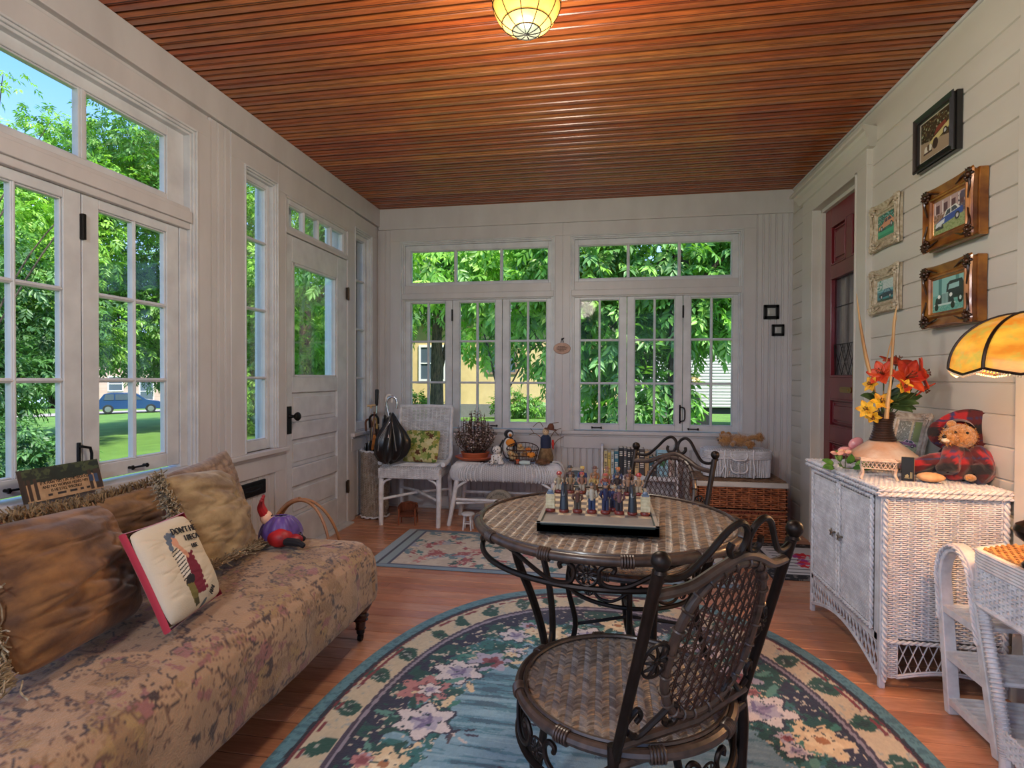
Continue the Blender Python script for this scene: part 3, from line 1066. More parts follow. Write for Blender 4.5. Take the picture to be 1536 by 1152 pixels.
def foliage(name, blobs, nspray, L, pal, parent, nleaf=7, droop=.5, seed=1, shell=.55):
 """sprays of paired leaflets spread through a set of ellipsoidal masses: blobs (x,y,z,rx,ry,rz)"""
 rs = np.random.RandomState(seed)
 bl = np.array(blobs, float)
 vol = (bl[:, 3] * bl[:, 4] * bl[:, 5]) ** .8
 ib = rs.choice(len(bl), nspray, p=vol / vol.sum())
 d = rs.normal(size=(nspray, 3))
 d /= np.linalg.norm(d, axis=1)[:, None]
 rr = rs.uniform(shell, 1, nspray)[:, None]
 pos = bl[ib, :3] + d * bl[ib, 3:] * rr
 dr = d * .7 + rs.normal(size=(nspray, 3)) * .5
 dr[:, 2] -= droop
 dr /= np.linalg.norm(dr, axis=1)[:, None]
 side = np.cross(dr, np.array([0, 0, 1.0]) + rs.normal(size=(nspray, 3)) * .35)
 side /= np.linalg.norm(side, axis=1)[:, None] + 1e-9
 up = np.cross(side, dr)
 pal = np.array(pal)
 kk = rs.uniform(.7, 1.25, nspray)[:, None]
 cs = pal[rs.randint(0, len(pal), nspray)] * kk
 V, Cc = [], []
 for k in range(nleaf):
  s = 0 if k == nleaf - 1 else (1 if k % 2 else -1)
  t = (k // 2) * .42 * L + .15 * L if s else ((nleaf - 1) // 2) * .42 * L
  base = pos + dr * t
  ld = dr * (.55 if s else 1) + side * (s * .8) + rs.normal(size=(nspray, 3)) * .14
  ld[:, 2] -= .25
  ld /= np.linalg.norm(ld, axis=1)[:, None]
  sd = np.cross(ld, up)
  sd /= np.linalg.norm(sd, axis=1)[:, None] + 1e-9
  un = np.cross(sd, ld)
  l_ = (L * rs.uniform(.75, 1.15, nspray))[:, None]
  wd = l_ * .36
  V.append(np.stack([base, base + ld * l_ * .45 + sd * wd / 2 + un * l_ * .06, base + ld * l_ - un * l_ * .12, base + ld * l_ * .45 - sd * wd / 2 + un * l_ * .06], 1))
  Cc.append(np.repeat((cs * rs.uniform(.85, 1.15, nspray)[:, None])[:, None, :], 4, 1))
 V = np.concatenate(V, 0).reshape(-1, 3)
 Cc = np.concatenate(Cc, 0).reshape(-1, 3)
 n = len(V) // 4
 i0 = np.arange(n) * 4
 tri = np.stack([np.stack([i0, i0 + 1, i0 + 2], 1), np.stack([i0, i0 + 2, i0 + 3], 1)], 1).reshape(-1, 3)
 me = bpy.data.meshes.new(name)
 me.vertices.add(len(V))
 me.vertices.foreach_set('co', V.reshape(-1).astype(np.float32))
 me.loops.add(len(tri) * 3)
 me.loops.foreach_set('vertex_index', tri.reshape(-1).astype(np.int32))
 me.polygons.add(len(tri))
 me.polygons.foreach_set('loop_start', np.arange(0, len(tri) * 3, 3, dtype=np.int32))
 me.update(calc_edges=True)
 at = me.color_attributes.new('Col', 'FLOAT_COLOR', 'POINT')
 a = np.ones((len(V), 4), dtype=np.float32)
 a[:, :3] = Cc
 at.data.foreach_set('color', a.ravel())
 me.materials.append(LEAF)
 o = bpy.data.objects.new(name, me)
 COL.objects.link(o)
 o.parent = parent
 o['kind'] = 'stuff'
 return o
PAL1 = [S(122, 172, 68), S(98, 150, 58), S(142, 190, 80), S(84, 130, 58), S(112, 160, 84)]
PAL2 = [S(150, 196, 76), S(130, 180, 66), S(168, 208, 92), S(108, 156, 60)]
PAL3 = [S(78, 118, 66), S(92, 136, 74), S(66, 104, 60), S(106, 150, 80)]
def tree(label, x, y, trunk_r, h, blobs, nspray, L, pal, seed, limbs=5, droop=.5, name='tree', lean=(0, 0), nleaf=7, shell=.5, group='trees in the garden'):
 z0 = gz(x, y)
 t = thing(name, label, 'tree', (x, y, z0), group=group)
 rs = random.Random(seed)
 b = B()
 pts = [(lean[0] * q * q, lean[1] * q * q, h * q) for q in (0, .06, .3, .6, .85, 1)]
 b.tube([(p[0], p[1], p[2] - .05) for p in pts], [trunk_r * 1.35, trunk_r * 1.05, trunk_r * .92, trunk_r * .75, trunk_r * .5, trunk_r * .3], 12)
 for i in range(limbs):
  bl = blobs[i % len(blobs)]
  s = pts[rs.choice([2, 3, 4])]
  e = Vector((bl[0], bl[1], bl[2]))
  m = (Vector(s) + e) * .5 + Vector((rs.uniform(-.3, .3), rs.uniform(-.3, .3), .4))
  b.tube(smoothpath([s, m, e], 5), [trunk_r * .4 * (1 - .8 * k / 10) for k in range(11)], 7)
 b.build('trunk', BARK, t)
 foliage('foliage', blobs, nspray, L, pal, t, nleaf, droop, seed, shell)
 return t
def blobs_around(seed, n, R, z0, z1, r0, r1):
 rs = random.Random(seed)
 o = []
 for i in range(n):
  a = rs.uniform(0, 2 * PI)
  q = R * math.sqrt(rs.uniform(0, 1))
  z = rs.uniform(z0, z1)
  r = rs.uniform(r0, r1)
  o.append((q * math.cos(a), q * math.sin(a), z, r, r, r * .75))
 return o
tree('tall leafy tree seen through the right leaf of the daybed window', -18.6, 17.0, .26, 8, [(q[0] + 1.6, q[1] + 1.6, q[2] + .8) + q[3:] for q in blobs_around(3, 16, 3.4, 3.0, 10.3, 1.2, 2.3)], 6500, .21, PAL1, 3)
tree('light green tree seen through the middle leaf of the daybed window', -18.5, 13.6, .24, 7, blobs_around(4, 15, 3.4, 2.2, 6.6, 1.2, 2.1), 6000, .20, PAL2, 4)
tree('spindly tree with thin upper twigs against the sky', -11.33, 8.2, .06, 6.2, [(q[0] + 1.0, q[1] + .2) + q[2:] for q in blobs_around(41, 15, 1.5, 5.6, 7.6, .3, .6)], 300, .11, PAL2, 41, limbs=13, shell=.1, nleaf=5)
tree('dark dense tree at the left end of the daybed window', -15.5, 10.2, .25, 5, blobs_around(5, 12, 2.6, 1.0, 4.6, 1.1, 1.9), 4500, .19, PAL3, 5)
tree('broad bright tree seen through the glass of the entry door', -12.6, 21.9, .28, 8, blobs_around(6, 18, 4.2, 2.4, 9.5, 1.4, 2.5) + [(1.2, -2.4, 1.8, 2.2, 1.8, 1.7), (-.8, -3.0, 2.4, 2, 1.6, 1.8), (2.8, -1.6, 2.8, 2, 1.6, 1.8), (-2.6, -1.8, 2.2, 1.8, 1.6, 1.6), (.6, -3.4, 1.0, 2.4, 1.6, 1.3), (1.4, -3.2, 3.8, 2.2, 1.6, 1.6), (-.4, -3.4, 5.0, 2.2, 1.6, 1.6)], 9500, .22, PAL2, 6)
tree('leafy tree seen through the narrow sidelight', -19, 24, .26, 8, blobs_around(7, 14, 3.6, 2.6, 9, 1.3, 2.3), 5000, .22, PAL1, 7)
tree('small dark shrub at the foot of the garden trees', -11.2, 8.3, .06, .8, [(0, 0, .7, 1.1, 1.0, .6), (.8, .5, .5, .8, .8, .45), (-.8, -.3, .8, .9, .9, .6)], 1300, .13, PAL3, 8, name='shrub', group='shrubs in the garden')
for i, (x, y, r) in enumerate(((-58, 34, 5.0), (-36, 64, 5), (-60, 52, 6), (-26, 62, 6), (-64, 26, 6), (-48, 18, 5))):
 tree(('far street tree at the left end of the daybed window', 'far street tree behind the blue car', 'far street tree over the neighbour roof', 'far street tree behind the sidelight',
   'far street tree nearest the left picture edge', 'far street tree left of the blue car')[i], x, y, .4, 7, blobs_around(20 + i, 12, r, 4, 11, 2.2, 3.6), 1500, .8, PAL1 if i % 2 else PAL3, 20 + i, group='street trees')
ASPH = M('street_asphalt', S(172, 160, 152), .9, var=(S(150, 140, 134), 2, 4), bump=(30, .3, .01))
sd = Vector((.717, .697, 0))
sc_ = Vector((-36.5, 38.5, 0))
nn = Vector((-.697, .717, 0))
P = np.zeros((40, 4, 3))
for i in range(40):
 for j in range(4):
  p = sc_ + sd * (-45 + 100 * i / 39) + nn * (-3.2 + 6.4 * j / 3)
  P[i, j] = (p.x, p.y, gz(p.x, p.y) + .04)
tag(np_mesh('street', P, None, ASPH), 'pale asphalt street beyond the lawn', 'street', kind='structure')
def car(label, loc, rotz, paint, glass, name='car'):
 t = thing(name, label, 'car', loc, rotz, group='cars parked on the street')
 side = [(-2.05, .32), (-2.1, .55), (-2.02, .82), (-1.85, .95), (-1.55, 1.40), (-1.2, 1.5), (.1, 1.5), (.45, 1.42), (1.05, .98), (1.8, .86), (2.05, .7), (2.1, .4), (2.0, .3)]
 b = B()
 rings = []
 for y, k in ((-.86, .0), (-.84, 1), (.84, 1), (.86, 0)):
  rings.append([(x, y * (1 - .14 * max(0, z - .9)), z) for x, z in side])
 b.loft(rings)
 b.build('body', paint, t, smooth=30, bevel=.04)
 b = B()
 for s in (-1, 1):
  for (xa, xb) in ((-1.45, -.95), (-.88, -.1), (-.03, .78)):
   top = lambda x: 1.40 if x < .2 else 1.40 - (x - .2) * .72
   q = [(xa + .02 if xa > -1.4 else xa - .1, .98), (xb, .98), (xb - (.0 if xb < .5 else .28), top(xb) if xb < .5 else 1.22), (xa, 1.40)]
   b.prism(q, lambda u, v, d: (u, s * (.865 * (1 - .14 * max(0, v - .9)) + d), v), -.02, .012)
 b.prism([(.55, 1.38), (1.0, 1.02), (1.0, 1.02 + .001), (.56, 1.385)], lambda u, v, d: (u, d, v), -.7, .7)
 b.build('side_window', glass, t, smooth=0)
 for x in (-1.3, 1.3):
  for s in (-1, 1):
   b = B()
   mt = Matrix.Translation((x, s * .72, .31)) @ Matrix.Rotation(s * -PI / 2, 4, 'X')
   b.lathe([(.2, 0), (.31, .01), (.33, .06), (.33, .14), (.31, .18), (.21, .185)], seg=20, mat=mt)
   wh = b.build('wheel', M('tyre', S(26, 26, 27), .8), t)
   b = B()
   b.lathe([(.02, .17), (.2, .17), (.2, .19), (.06, .2), (.02, .2)], seg=16, mat=mt)
   b.build('hubcap', M('hub_metal', S(160, 162, 166), .35, .8), wh)
 for s in (-1, 1):
  b = B()
  b.cbox((2.06, s * .6, .66), (.08, .35, .14))
  b.build('headlamp', M('lamp_glass', S(215, 220, 225), .2), t, bevel=.02)
 return t
CARGLASS = M('car_glass', S(70, 82, 92), .1)
c1 = (-35.2, 36.4)
car('dark blue estate car parked across the lawn', (c1[0], c1[1], gz(*c1) + .05), math.atan2(sd.y, sd.x), M('blue_car_paint', S(32, 62, 104), .25, coat=.6), CARGLASS)
c2 = (-27.2, 43.6)
car('white car parked on the street beyond the sidelight', (c2[0], c2[1], gz(*c2) + .05), math.atan2(sd.y, sd.x), M('white_car_paint', S(225, 225, 225), .3, coat=.5), CARGLASS)
HS = M('pink_siding', S(196, 170, 156), .8, var=(S(178, 152, 138), .3, 2, (1, 1, 26)))
ROOF = M('grey_roof_shingles', S(120, 112, 110), .9, var=(S(96, 90, 90), 3, 3, (1, 1, 4)))
TRIMW = M('house_white_trim', S(230, 230, 228), .6)
DARKG = M('dark_house_glass', S(84, 96, 108), .15)
STUCCO = M('yellow_stucco', S(222, 196, 140), .9, var=(S(206, 180, 126), 1.5, 4), bump=(20, .2, .01))
FOUND = M('grey_foundation', S(120, 118, 116), .9, bump=(6, .4, .02))
def house(name, label, loc, rotz, w, d, h, wins, wall, roof_h=2.2, wincol=None, group='neighbour houses'):
 t = thing(name, label, 'house', loc, rotz, group=group)
 b = B()
 b.box(-w / 2, w / 2, 0, d, .5, h)
 b.prism([(-w / 2, h), (w / 2, h), (0, h + roof_h)], lambda u, v, q: (u, q, v), 0, d) if False else None
 b.build('walls', wall, t, smooth=0)
 b = B()
 b.box(-w / 2 - .03, w / 2 + .03, -.03, d + .03, -.8, .55)
 b.build('foundation', FOUND, t, smooth=0)
 b = B()
 b.prism([(-.5, h - .1), (d / 2, h + roof_h), (d + .5, h - .1), (d + .5, h + .05), (d / 2, h + roof_h + .2), (-.5, h + .05)], lambda u, v, q: (q, u, v), -w / 2 - .4, w / 2 + .4)
 b.build('roof', ROOF, t, smooth=0)
 for (x, z, ww, hh, fc) in wins:
  b = B()
  for a, bq, c, e in ((x - ww / 2 - .1, x - ww / 2, z - .1, z + hh + .12), (x + ww / 2, x + ww / 2 + .1, z - .1, z + hh + .12), (x - ww / 2, x + ww / 2, z + hh, z + hh + .12), (x - ww / 2, x + ww / 2, z - .1, z), (x - ww / 2, x + ww / 2, z + hh / 2 - .03, z + hh / 2 + .03)):
   b.box(a, bq, -.06, .02, c, e)
  f = b.build('window', fc, t, smooth=0)
  b = B()
  b.box(x - ww / 2, x + ww / 2, -.02, .01, z, z + hh)
  b.build('pane', DARKG, f, smooth=0)
 return t
hx, hy = -42.5, 47.0
house('house', 'pink sided house across the street behind the blue car', (hx, hy, gz(hx, hy)), math.radians(44), 12, 8, 4.6, [(-3.2, 1.7, 1.0, 1.2, TRIMW), (2.4, 1.7, 1.8, 1.2, TRIMW), (-.8, .6, 1.0, 2.0, TRIMW)], HS)
WTRIM = M('brown_window_trim', S(150, 120, 96), .7)
house('house', 'yellow stucco neighbour house seen through the far left window', (-3.4, 26.5, gz(-3, 26.5)), math.radians(3), 12.5, 8, 4.7, [(-5.0, 1.75, 1.15, 1.55, TRIMW), (-1.6, 2.1, 1.35, .95, WTRIM), (1.5, 1.7, 1.5, 1.5, TRIMW), (4.0, 1.9, 1.3, 1.3, WTRIM)], STUCCO)
tree('trunked tree standing before the yellow house', -5.82, 18.7, .25, 5.2, blobs_around(30, 18, 3.8, 4.6, 8.2, 1.0, 1.8) + [(1.6, -1.0, 3.2, .9, .8, .7), (-1.5, -1.2, 3.6, .8, .8, .6)], 3400, .26, PAL1, 30)
tree('leafy ash with drooping sprays by the far left window', -1.98, 10.47, .05, 4.2, [(.2, .3, 3.7, 1.5, 1.3, 1.1), (-1.1, .2, 3.9, 1.2, 1.1, .8), (1.05, 0, 2.5, .75, .7, .9), (-.2, .2, 2.6, .7, .6, .55), (1.45, -.2, 1.4, .45, .45, .6), (1.9, .3, 3.6, 1.1, 1, 1)], 1150, .20, PAL2, 31, droop=.8)
tree('dense leafy tree filling the far right window', 1.15, 9.6, .16, 4.6, [(-.5, .3, 1.3, .9, .8, 1.0), (-1.1, .4, 2.6, 1.0, .9, 1.1), (.3, .3, 2.9, 1.0, .9, .8), (0, .6, 3.8, 1.6, 1.3, 1.1), (1.5, .4, 3.8, 1.1, 1, 1), (-1.7, .3, 3.9, 1.1, 1, .9)], 2900, .19, PAL1, 32, droop=.8)
tree('darker leafy tree right of the small trailer', 5.4, 15.5, .2, 4, blobs_around(33, 10, 1.9, 1.6, 5.4, .9, 1.5), 1500, .24, PAL3, 33)
for i, (x, y) in enumerate(((-16, 47), (-4, 45), (8, 44), (20, 42), (32, 46))):
 tree(('tall tree behind the left end of the yellow house', 'tall tree behind the middle of the yellow house', 'tall tree behind the right end of the yellow house', 'tall tree behind the white trailer', 'tall tree at the far right of the garden')[i],
   x, y, .45, 7, blobs_around(50 + i, 14, 3.4, 2.5, 12, 1.6, 2.5), 1700, .75, PAL1 if i % 2 else PAL3, 50 + i, group='trees behind the neighbour house')
for i, (x, y) in enumerate(((-8.9, 24.8), (-4.2, 25.2))):
 tree(('low bush at the left foot of the yellow house', 'low bush at the right foot of the yellow house')[i], x, y, .05, .7, [(0, 0, .7, 1.1, .7, .6), (.9, 0, .5, .8, .6, .5)], 420, .17, PAL1, 60 + i, name='bush', group='bushes by the yellow house')
tr = thing('trailer', 'white ribbed travel trailer with a spare wheel on the lawn', 'trailer', (4.3, 21.0, gz(4, 20)), math.radians(4))
b = B()
ZZ = [.75 + .11 * i for i in range(18)]
pf = []
for z in ZZ:
 pf += [(0, z), (-.02, z + .03), (-.02, z + .08)]
vs = [(x, y, z) for x in (-3.2, 3.2) for y, z in pf] + [(x, 2.2, z) for x in (-3.2, 3.2) for z in (.75, pf[-1][1])]
m = len(pf)
b.add(vs, [(i, i + 1, m + i + 1, m + i) for i in range(m - 1)] + [tuple(range(m)) + (2 * m + 1, 2 * m), tuple(range(m, 2 * m)) + (2 * m + 3, 2 * m + 2), (0, m, 2 * m + 2, 2 * m), (m - 1, 2 * m + 1, 2 * m + 3, 2 * m - 1), (2 * m, 2 * m + 2, 2 * m + 3, 2 * m + 1)])
b.build('shell', M('trailer_white', S(196, 192, 186), .5), tr, smooth=20)
b = B()
mt = Matrix.Translation((-1.35, -.03, .95)) @ Matrix.Rotation(PI / 2, 4, 'X')
b.lathe([(.2, 0), (.32, .0), (.36, .05), (.36, .15), (.32, .2), (.22, .2)], seg=24, mat=mt)
wh = b.build('spare_wheel', M('tyre_black', S(30, 30, 31), .8), tr)
b = B()
b.lathe([(.03, .14), (.21, .14), (.21, .2), (.12, .21), (.1, .17), (.03, .17)], seg=10, mat=mt)
b.build('rim', M('rim_blue_white', S(190, 204, 214), .35, .4), wh)
b = B()
b.box(-3.4, 3.4, .1, 2.0, .52, .72)
b.tube([(-3.4, 1, .6), (-4.6, 1, .55)], .06, 8)
b.build('chassis', M('chassis_dark', S(50, 48, 48), .7), tr, smooth=0)
for x in (-.9, .9):
 b = B()
 b.lathe([(.2, 0), (.33, .01), (.35, .06), (.35, .16), (.32, .2), (.2, .2)], seg=20, mat=Matrix.Translation((x, .25, .35)) @ Matrix.Rotation(PI / 2, 4, 'X'))
 b.build('wheel', M('tyre_dark', S(34, 34, 35), .8), tr)
fp = thing('fire_pit', 'round dark fire pit on the lawn beside the trailer', 'fire pit', (4.2, 13.2, gz(4.2, 13.2)))
b = B()
b.lathe([(.25, 0), (.75, .1), (.8, .28), (.74, .3), (.66, .2), (.1, .16)], seg=24)
b.build('bowl', M('rusty_iron', S(80, 72, 68), .7, .4, var=(S(130, 92, 70), 8, 3)), fp)
b = B()
for a in range(3):
 q = 2 * PI * a / 3
 b.tube([(.6 * math.cos(q), .6 * math.sin(q), .2), (0, 0, 1.35)], .015, 6)
b.build('tripod', BLACK, fp)
sp_ = thing('satellite_dish', 'small grey dish on a post in front of the yellow house', 'dish', (-3.75, 20.5, gz(-3.7, 20.5)))
b = B()
b.tube([(0, 0, -.05), (0, 0, 1.0)], .03, 8)
b.build('post', M('galvanised', S(150, 152, 155), .5, .6), sp_)
b = B()
b.lathe([(.02, 0), (.15, .02), (.26, .07), (.265, .08), (.15, .035), (.02, .015)], seg=24, mat=Matrix.Translation((0, -.06, 1.1)) @ Matrix.Rotation(math.radians(75), 4, 'X'))
b.build('reflector', M('dish_grey', S(190, 188, 186), .5), sp_)
for i, (y0, y1) in enumerate(((3.36, 3.52), (4.29, 5.0))):
 b = B()
 b.box(-2.30, -2.125, y0, y1, -.7, 2.7)
 b.box(-2.32, -2.125, y0 + .005, y1 + .03, 2.5, 2.7)
 b.box(-2.32, -2.125, y0 + .005, y1 + .03, -.7, -.3)
 tag(b.build('porch_pier', EXTWHITE, smooth=0, bevel=.01), ('white square pier outside the sidelight', 'white wide pier outside the entry door corner')[i], 'pier', kind='structure')
w = W(mapL)
w.ub(2.9, 5.5, .14, 1.4, -.12, -.04)
tag(w.build('porch_step', FOUND, smooth=0, bevel=.01), 'grey landing outside the entry door', 'landing', kind='structure')
def tapestry(U, V, top, seed=3):
 """colours of the daybed throw; U along, V across (metres)"""
 a = np.empty(U.shape + (3,), dtype=np.float32)
 a[:] = S(166, 130, 94)
 n1 = fbm(U * 15, V * 15, seed)
 n2 = fbm(U * 9 + 9, V * 9, seed + 2)
 n3 = fbm(U * 45, V * 45, seed + 4)
 a[n2 > .56] = S(146, 110, 72)
 a[(n2 > .60) & (n1 > .5)] = S(158, 124, 76)
 a[(n1 > .66) & (n2 > .45)] = S(146, 92, 82)
 v1 = np.abs(fbm(U * 12 + .5 * n3, V * 12 + .5 * n1, seed + 7, 3) - .5)
 a[v1 < .017] = S(64, 42, 32)
 v2 = np.abs(fbm(U * 22 + 5, V * 22 + n1, seed + 9, 3) - .5)
 a[v2 < .022] = S(112, 78, 54)
 rs = np.random.RandomState(seed)
 for k in range(int(22 * (U.max() - U.min()) * (V.max() - V.min()) + 4)):
  cx, cy = rs.uniform(U.min(), U.max()), rs.uniform(V.min(), V.max())
  r = rs.uniform(.02, .042)
  dx, dy = U - cx, V - cy
  rr, th = np.hypot(dx, dy), np.arctan2(dy, dx)
  m = rr < r * (1 + .35 * np.cos(7 * th + k))
  a[m] = S(138, 102, 64)
  a[m & (np.abs(np.sin(7 * th / 2 + k)) < .3)] = S(90, 60, 46)
  a[rr < r * .3] = S(146, 92, 82)
 a *= (.86 + .28 * n3)[..., None]
 return a
CLOTH = M('tapestry_cloth', rough=.85, attr=True, bump=(160, .6, .003), sheen=.3)
DARKWOOD = M('dark_turned_wood', S(48, 24, 16), .3, var=(S(70, 36, 22), 12, 3, (1, 1, .3)), coat=.3)
IRONW = M('caster_iron', S(40, 38, 38), .5, .7)
db = thing('daybed', 'long upholstered daybed under the left window with tapestry throw and turned legs', 'daybed', (-1.42, 1.3, 0))
ox, oy = -1.42, 1.3
x0, x1, y0, y1 = -1.90, -.962, .25, 2.335
prof = [(.03, .17), (.0, .185), (-.004, .22), (.0, .30), (.004, .345), (.018, .385), (.05, .412), (.09, .424), (.14, .43)] + [(q, .43 + .018 * (1 - math.exp(-(q - .14) * 5))) for q in np.linspace(.18, .46, 14)]
prof = np.array(prof)
_pl = np.concatenate([[0], np.cumsum(np.hypot(*np.diff(prof, axis=0).T))])
_tq = np.linspace(0, _pl[-1], 110)
prof = np.stack([np.interp(_tq, _pl, prof[:, 0]), np.interp(_tq, _pl, prof[:, 1])], 1).tolist()
n_ring = 1000
ringpts = []
rc = .13
per = []
for (cx, cy, a0) in ((x1 - rc, y1 - rc, 0), (x0 + rc, y1 - rc, 90), (x0 + rc, y0 + rc, 180), (x1 - rc, y0 + rc, 270)):
 per += [(cx, cy, math.radians(a0 + q * 5)) for q in range(0, 19)]
outl = np.array([(cx + rc * math.cos(a), cy + rc * math.sin(a), math.cos(a), math.sin(a)) for cx, cy, a in per])
outl = np.vstack([outl, outl[:1]])
sl = np.concatenate([[0], np.cumsum(np.hypot(*np.diff(outl[:, :2], axis=0).T))])
tt = np.linspace(0, sl[-1], n_ring, endpoint=False)
O = np.stack([np.interp(tt, sl, outl[:, k]) for k in range(4)], 1)
P = np.zeros((n_ring, len(prof), 3))
drop = np.zeros((n_ring, len(prof)))
cxm, cym = (x0 + x1) / 2, (y0 + y1) / 2
for j, (ins, z) in enumerate(prof):
 f = ins
 wv = .006 * math.exp(-((z - .28) / .09) ** 2)
 wav = wv * (np.sin(tt * 16) + .6 * np.sin(tt * 37 + 1))
 sx = np.clip(O[:, 0] - O[:, 2] * (f - wav), x0 + min(ins, .46), x1 + .01 - max(0, ins - .02) if ins > .02 else 9)
 sy = O[:, 1] - O[:, 3] * (f - wav)
 sx = np.where(np.abs(O[:, 3]) > .999, np.clip(O[:, 0], x0 + ins, x1 - ins), sx)
 sy = np.where(np.abs(O[:, 2]) > .999, np.clip(O[:, 1], y0 + ins, y1 - ins), sy)
 P[:, j, 0], P[:, j, 1], P[:, j, 2] = sx, sy, z
 P[:, j, 2] += (.004 * vnoise(sx * 14, sy * 14, 3) if ins > .05 else .006 * vnoise(tt * 6, tt * 0, 2) * (ins < .035) * (z < .19))
 drop[:, j] = z
Uc = P[:, :, 1]
Vc = P[:, :, 0] + (.44 - P[:, :, 2]) * 1.0
cols = tapestry(Uc, Vc, None, 3)
P[:, :, 0] -= ox
P[:, :, 1] -= oy
np_mesh('tapestry_seat', P, cols, CLOTH, db, close_u=True, flip=False)
nx_, ny_ = 12, 130
P = np.zeros((ny_, nx_, 3))
yy, xx = np.meshgrid(np.linspace(y0 + .455, y1 - .455, ny_), np.linspace(x0 + .455, x1 - .455, nx_), indexing='ij')
P[..., 0], P[..., 1], P[..., 2] = xx - ox, yy - oy, .4458
np_mesh('seat_crown', P, tapestry(yy, xx, None, 3), CLOTH, db)
for (lx, ly) in ((-1.035, 2.24), (-1.035, .36), (-1.84, 2.24), (-1.84, .36)):
 b = B()
 b.lathe([(.024, .055), (.02, .06), (.022, .085), (.027, .088), (.033, .092), (.027, .097), (.032, .104), (.036, .110), (.029, .117), (.027, .122), (.036, .135), (.047, .155), (.05, .172), (.045, .188), (.034, .198), (.034, .23)], (lx - ox, ly - oy, 0), 18)
 lg = b.build('leg', DARKWOOD, db)
 b = B()
 b.lathe([(.012, .03), (.017, .035), (.018, .06)], (lx - ox, ly - oy, 0), 12)
 b.tube([(lx - ox - .008, ly - oy, .017), (lx - ox + .008, ly - oy, .017)], .016, 14)
 b.box(lx - ox - .011, lx - ox + .011, ly - oy - .004, ly - oy + .004, .015, .034)
 b.build('caster', IRONW, lg)
prof2 = [(-1.925, .40), (-1.932, .52), (-1.93, .62), (-1.915, .655), (-1.885, .668), (-1.845, .664), (-1.83, .645), (-1.815, .585), (-1.81, .5), (-1.815, .40)]
prof2 = [tuple(q[:2]) for q in smoothpath(prof2, 6)]
yr = np.linspace(.25, 2.36, 320)
P = np.zeros((320, len(prof2), 3))
C2 = np.zeros((320, len(prof2), 3))
for j, (x, z) in enumerate(prof2):
 e = np.clip(np.minimum(yr - .25, 2.36 - yr) / .05, 0, 1) ** .5
 P[:, j, 0] = -1.85 + (x + 1.85) * (.5 + .5 * e) - ox
 P[:, j, 1] = yr - oy
 P[:, j, 2] = .5 + (z - .5) * (.7 + .3 * e) + .01 * np.sin(yr * 7) * (z > .6)
 C2[:, j] = tapestry(yr[:, None], np.full((320, 1), x + z), None, 5)[:, 0] * 1.12
br = np_mesh('backrest', P, C2, CLOTH, db)
b = B()
b.tube([(-1.868 - ox, y - oy, .668 + .01 * math.sin(y * 7)) for y in np.linspace(.27, 2.33, 60)], .0065, 6)
b.build('piping', M('dark_piping', S(52, 36, 32), .8), br)
def pose(c, n, up):
 n, up = Vector(n).normalized(), Vector(up)
 up = (up - n * up.dot(n)).normalized()
 r = up.cross(n)
 m = Matrix((r, up, n)).transposed().to_4x4()
 m.translation = c
 return m
def pillow_grid(w, h, t, wrinkle=.004, seed=0, nu=90, nv=80, pull=.07, box=0, p=2.4, sag=0):
 u = np.linspace(-1, 1, nu)
 v = np.linspace(-1, 1, nv)
 U, V = np.meshgrid(u, v, indexing='ij')
 th = t * np.clip(1 - np.abs(U) ** p, 0, 1) ** .55 * np.clip(1 - np.abs(V) ** p, 0, 1) ** .55
 wr = wrinkle * ((fbm(U * 1.4 + .5 * V + 7, V * 3.6 - U * 1.2, seed, 2) - .5) * 2.4 - 1.0 * np.exp(-((fbm(U * .9 + 3, V * 3.2 + .8 * U, seed + 8, 2) - .5) / .09) ** 2) - .6 * np.exp(-((fbm(U * 1.3 + 9, V * 5.5 - .6 * U, seed + 11, 2) - .5) / .09) ** 2))
 edge = np.clip(4 * (1 - np.maximum(np.abs(U), np.abs(V))), 0, 1)
 rc_ = 1 - .085 * (U * V) ** 4
 X = w / 2 * U * rc_ * (1 - pull * np.cos(V * PI / 2))
 Y = h / 2 * V * rc_ * (1 - pull * np.cos(U * PI / 2)) - sag * (1 - V) * .5 * h * .1
 Zf = th / 2 + box / 2 + wr * edge
 Zb = -th / 2 - box / 2
 F_ = np.stack([X, Y, Zf], -1)
 Bk = np.stack([X, Y, Zb], -1)
 return U, V, F_, Bk
def pillow(name, label, c, n, up, w, h, t, mat, cfun=None, seed=0, wrinkle=.004, pull=.07, group='cushions on the daybed', cat='cushion', **kw):
 t_ = thing(name, label, cat, group=group)
 t_.matrix_world = pose(c, n, up)
 U, V, Fr, Bk = pillow_grid(w, h, t, wrinkle, seed, pull=pull, **kw)
 P = np.concatenate([Fr, Bk[::-1]], 0)
 cols = None
 if cfun is not None:
  cf = cfun(U * w / 2, V * h / 2)
  cols = np.concatenate([cf, cf[::-1]], 0)
 np_mesh('cushion_cover', P, cols, mat, t_, close_u=True)
 return t_, (U, V, Fr)
def fringe(parent, pts, outs, L, mat, per=3, r=.0016, seed=0, curl=.5, name='fringe'):
 rs = random.Random(seed)
 b = B()
 for (p, o) in zip(pts, outs):
  for k in range(per):
   d = (Vector(o) + Vector((rs.gauss(0, .3), rs.gauss(0, .3), rs.gauss(0, .35)))).normalized()
   q = Vector(p) + Vector((rs.gauss(0, .004), rs.gauss(0, .004), rs.gauss(0, .006)))
   path = [q]
   for i in range(4):
    d = (d + Vector((rs.gauss(0, curl), rs.gauss(0, curl), rs.gauss(0, curl))) * .5 + Vector(o) * .1).normalized()
    q = q + d * L * rs.uniform(.18, .3)
    path.append(q)
   b.tube(path, r, 4)
 return tag(b.build(name, mat, parent), 'loose tangled thread fringe', kind='stuff')
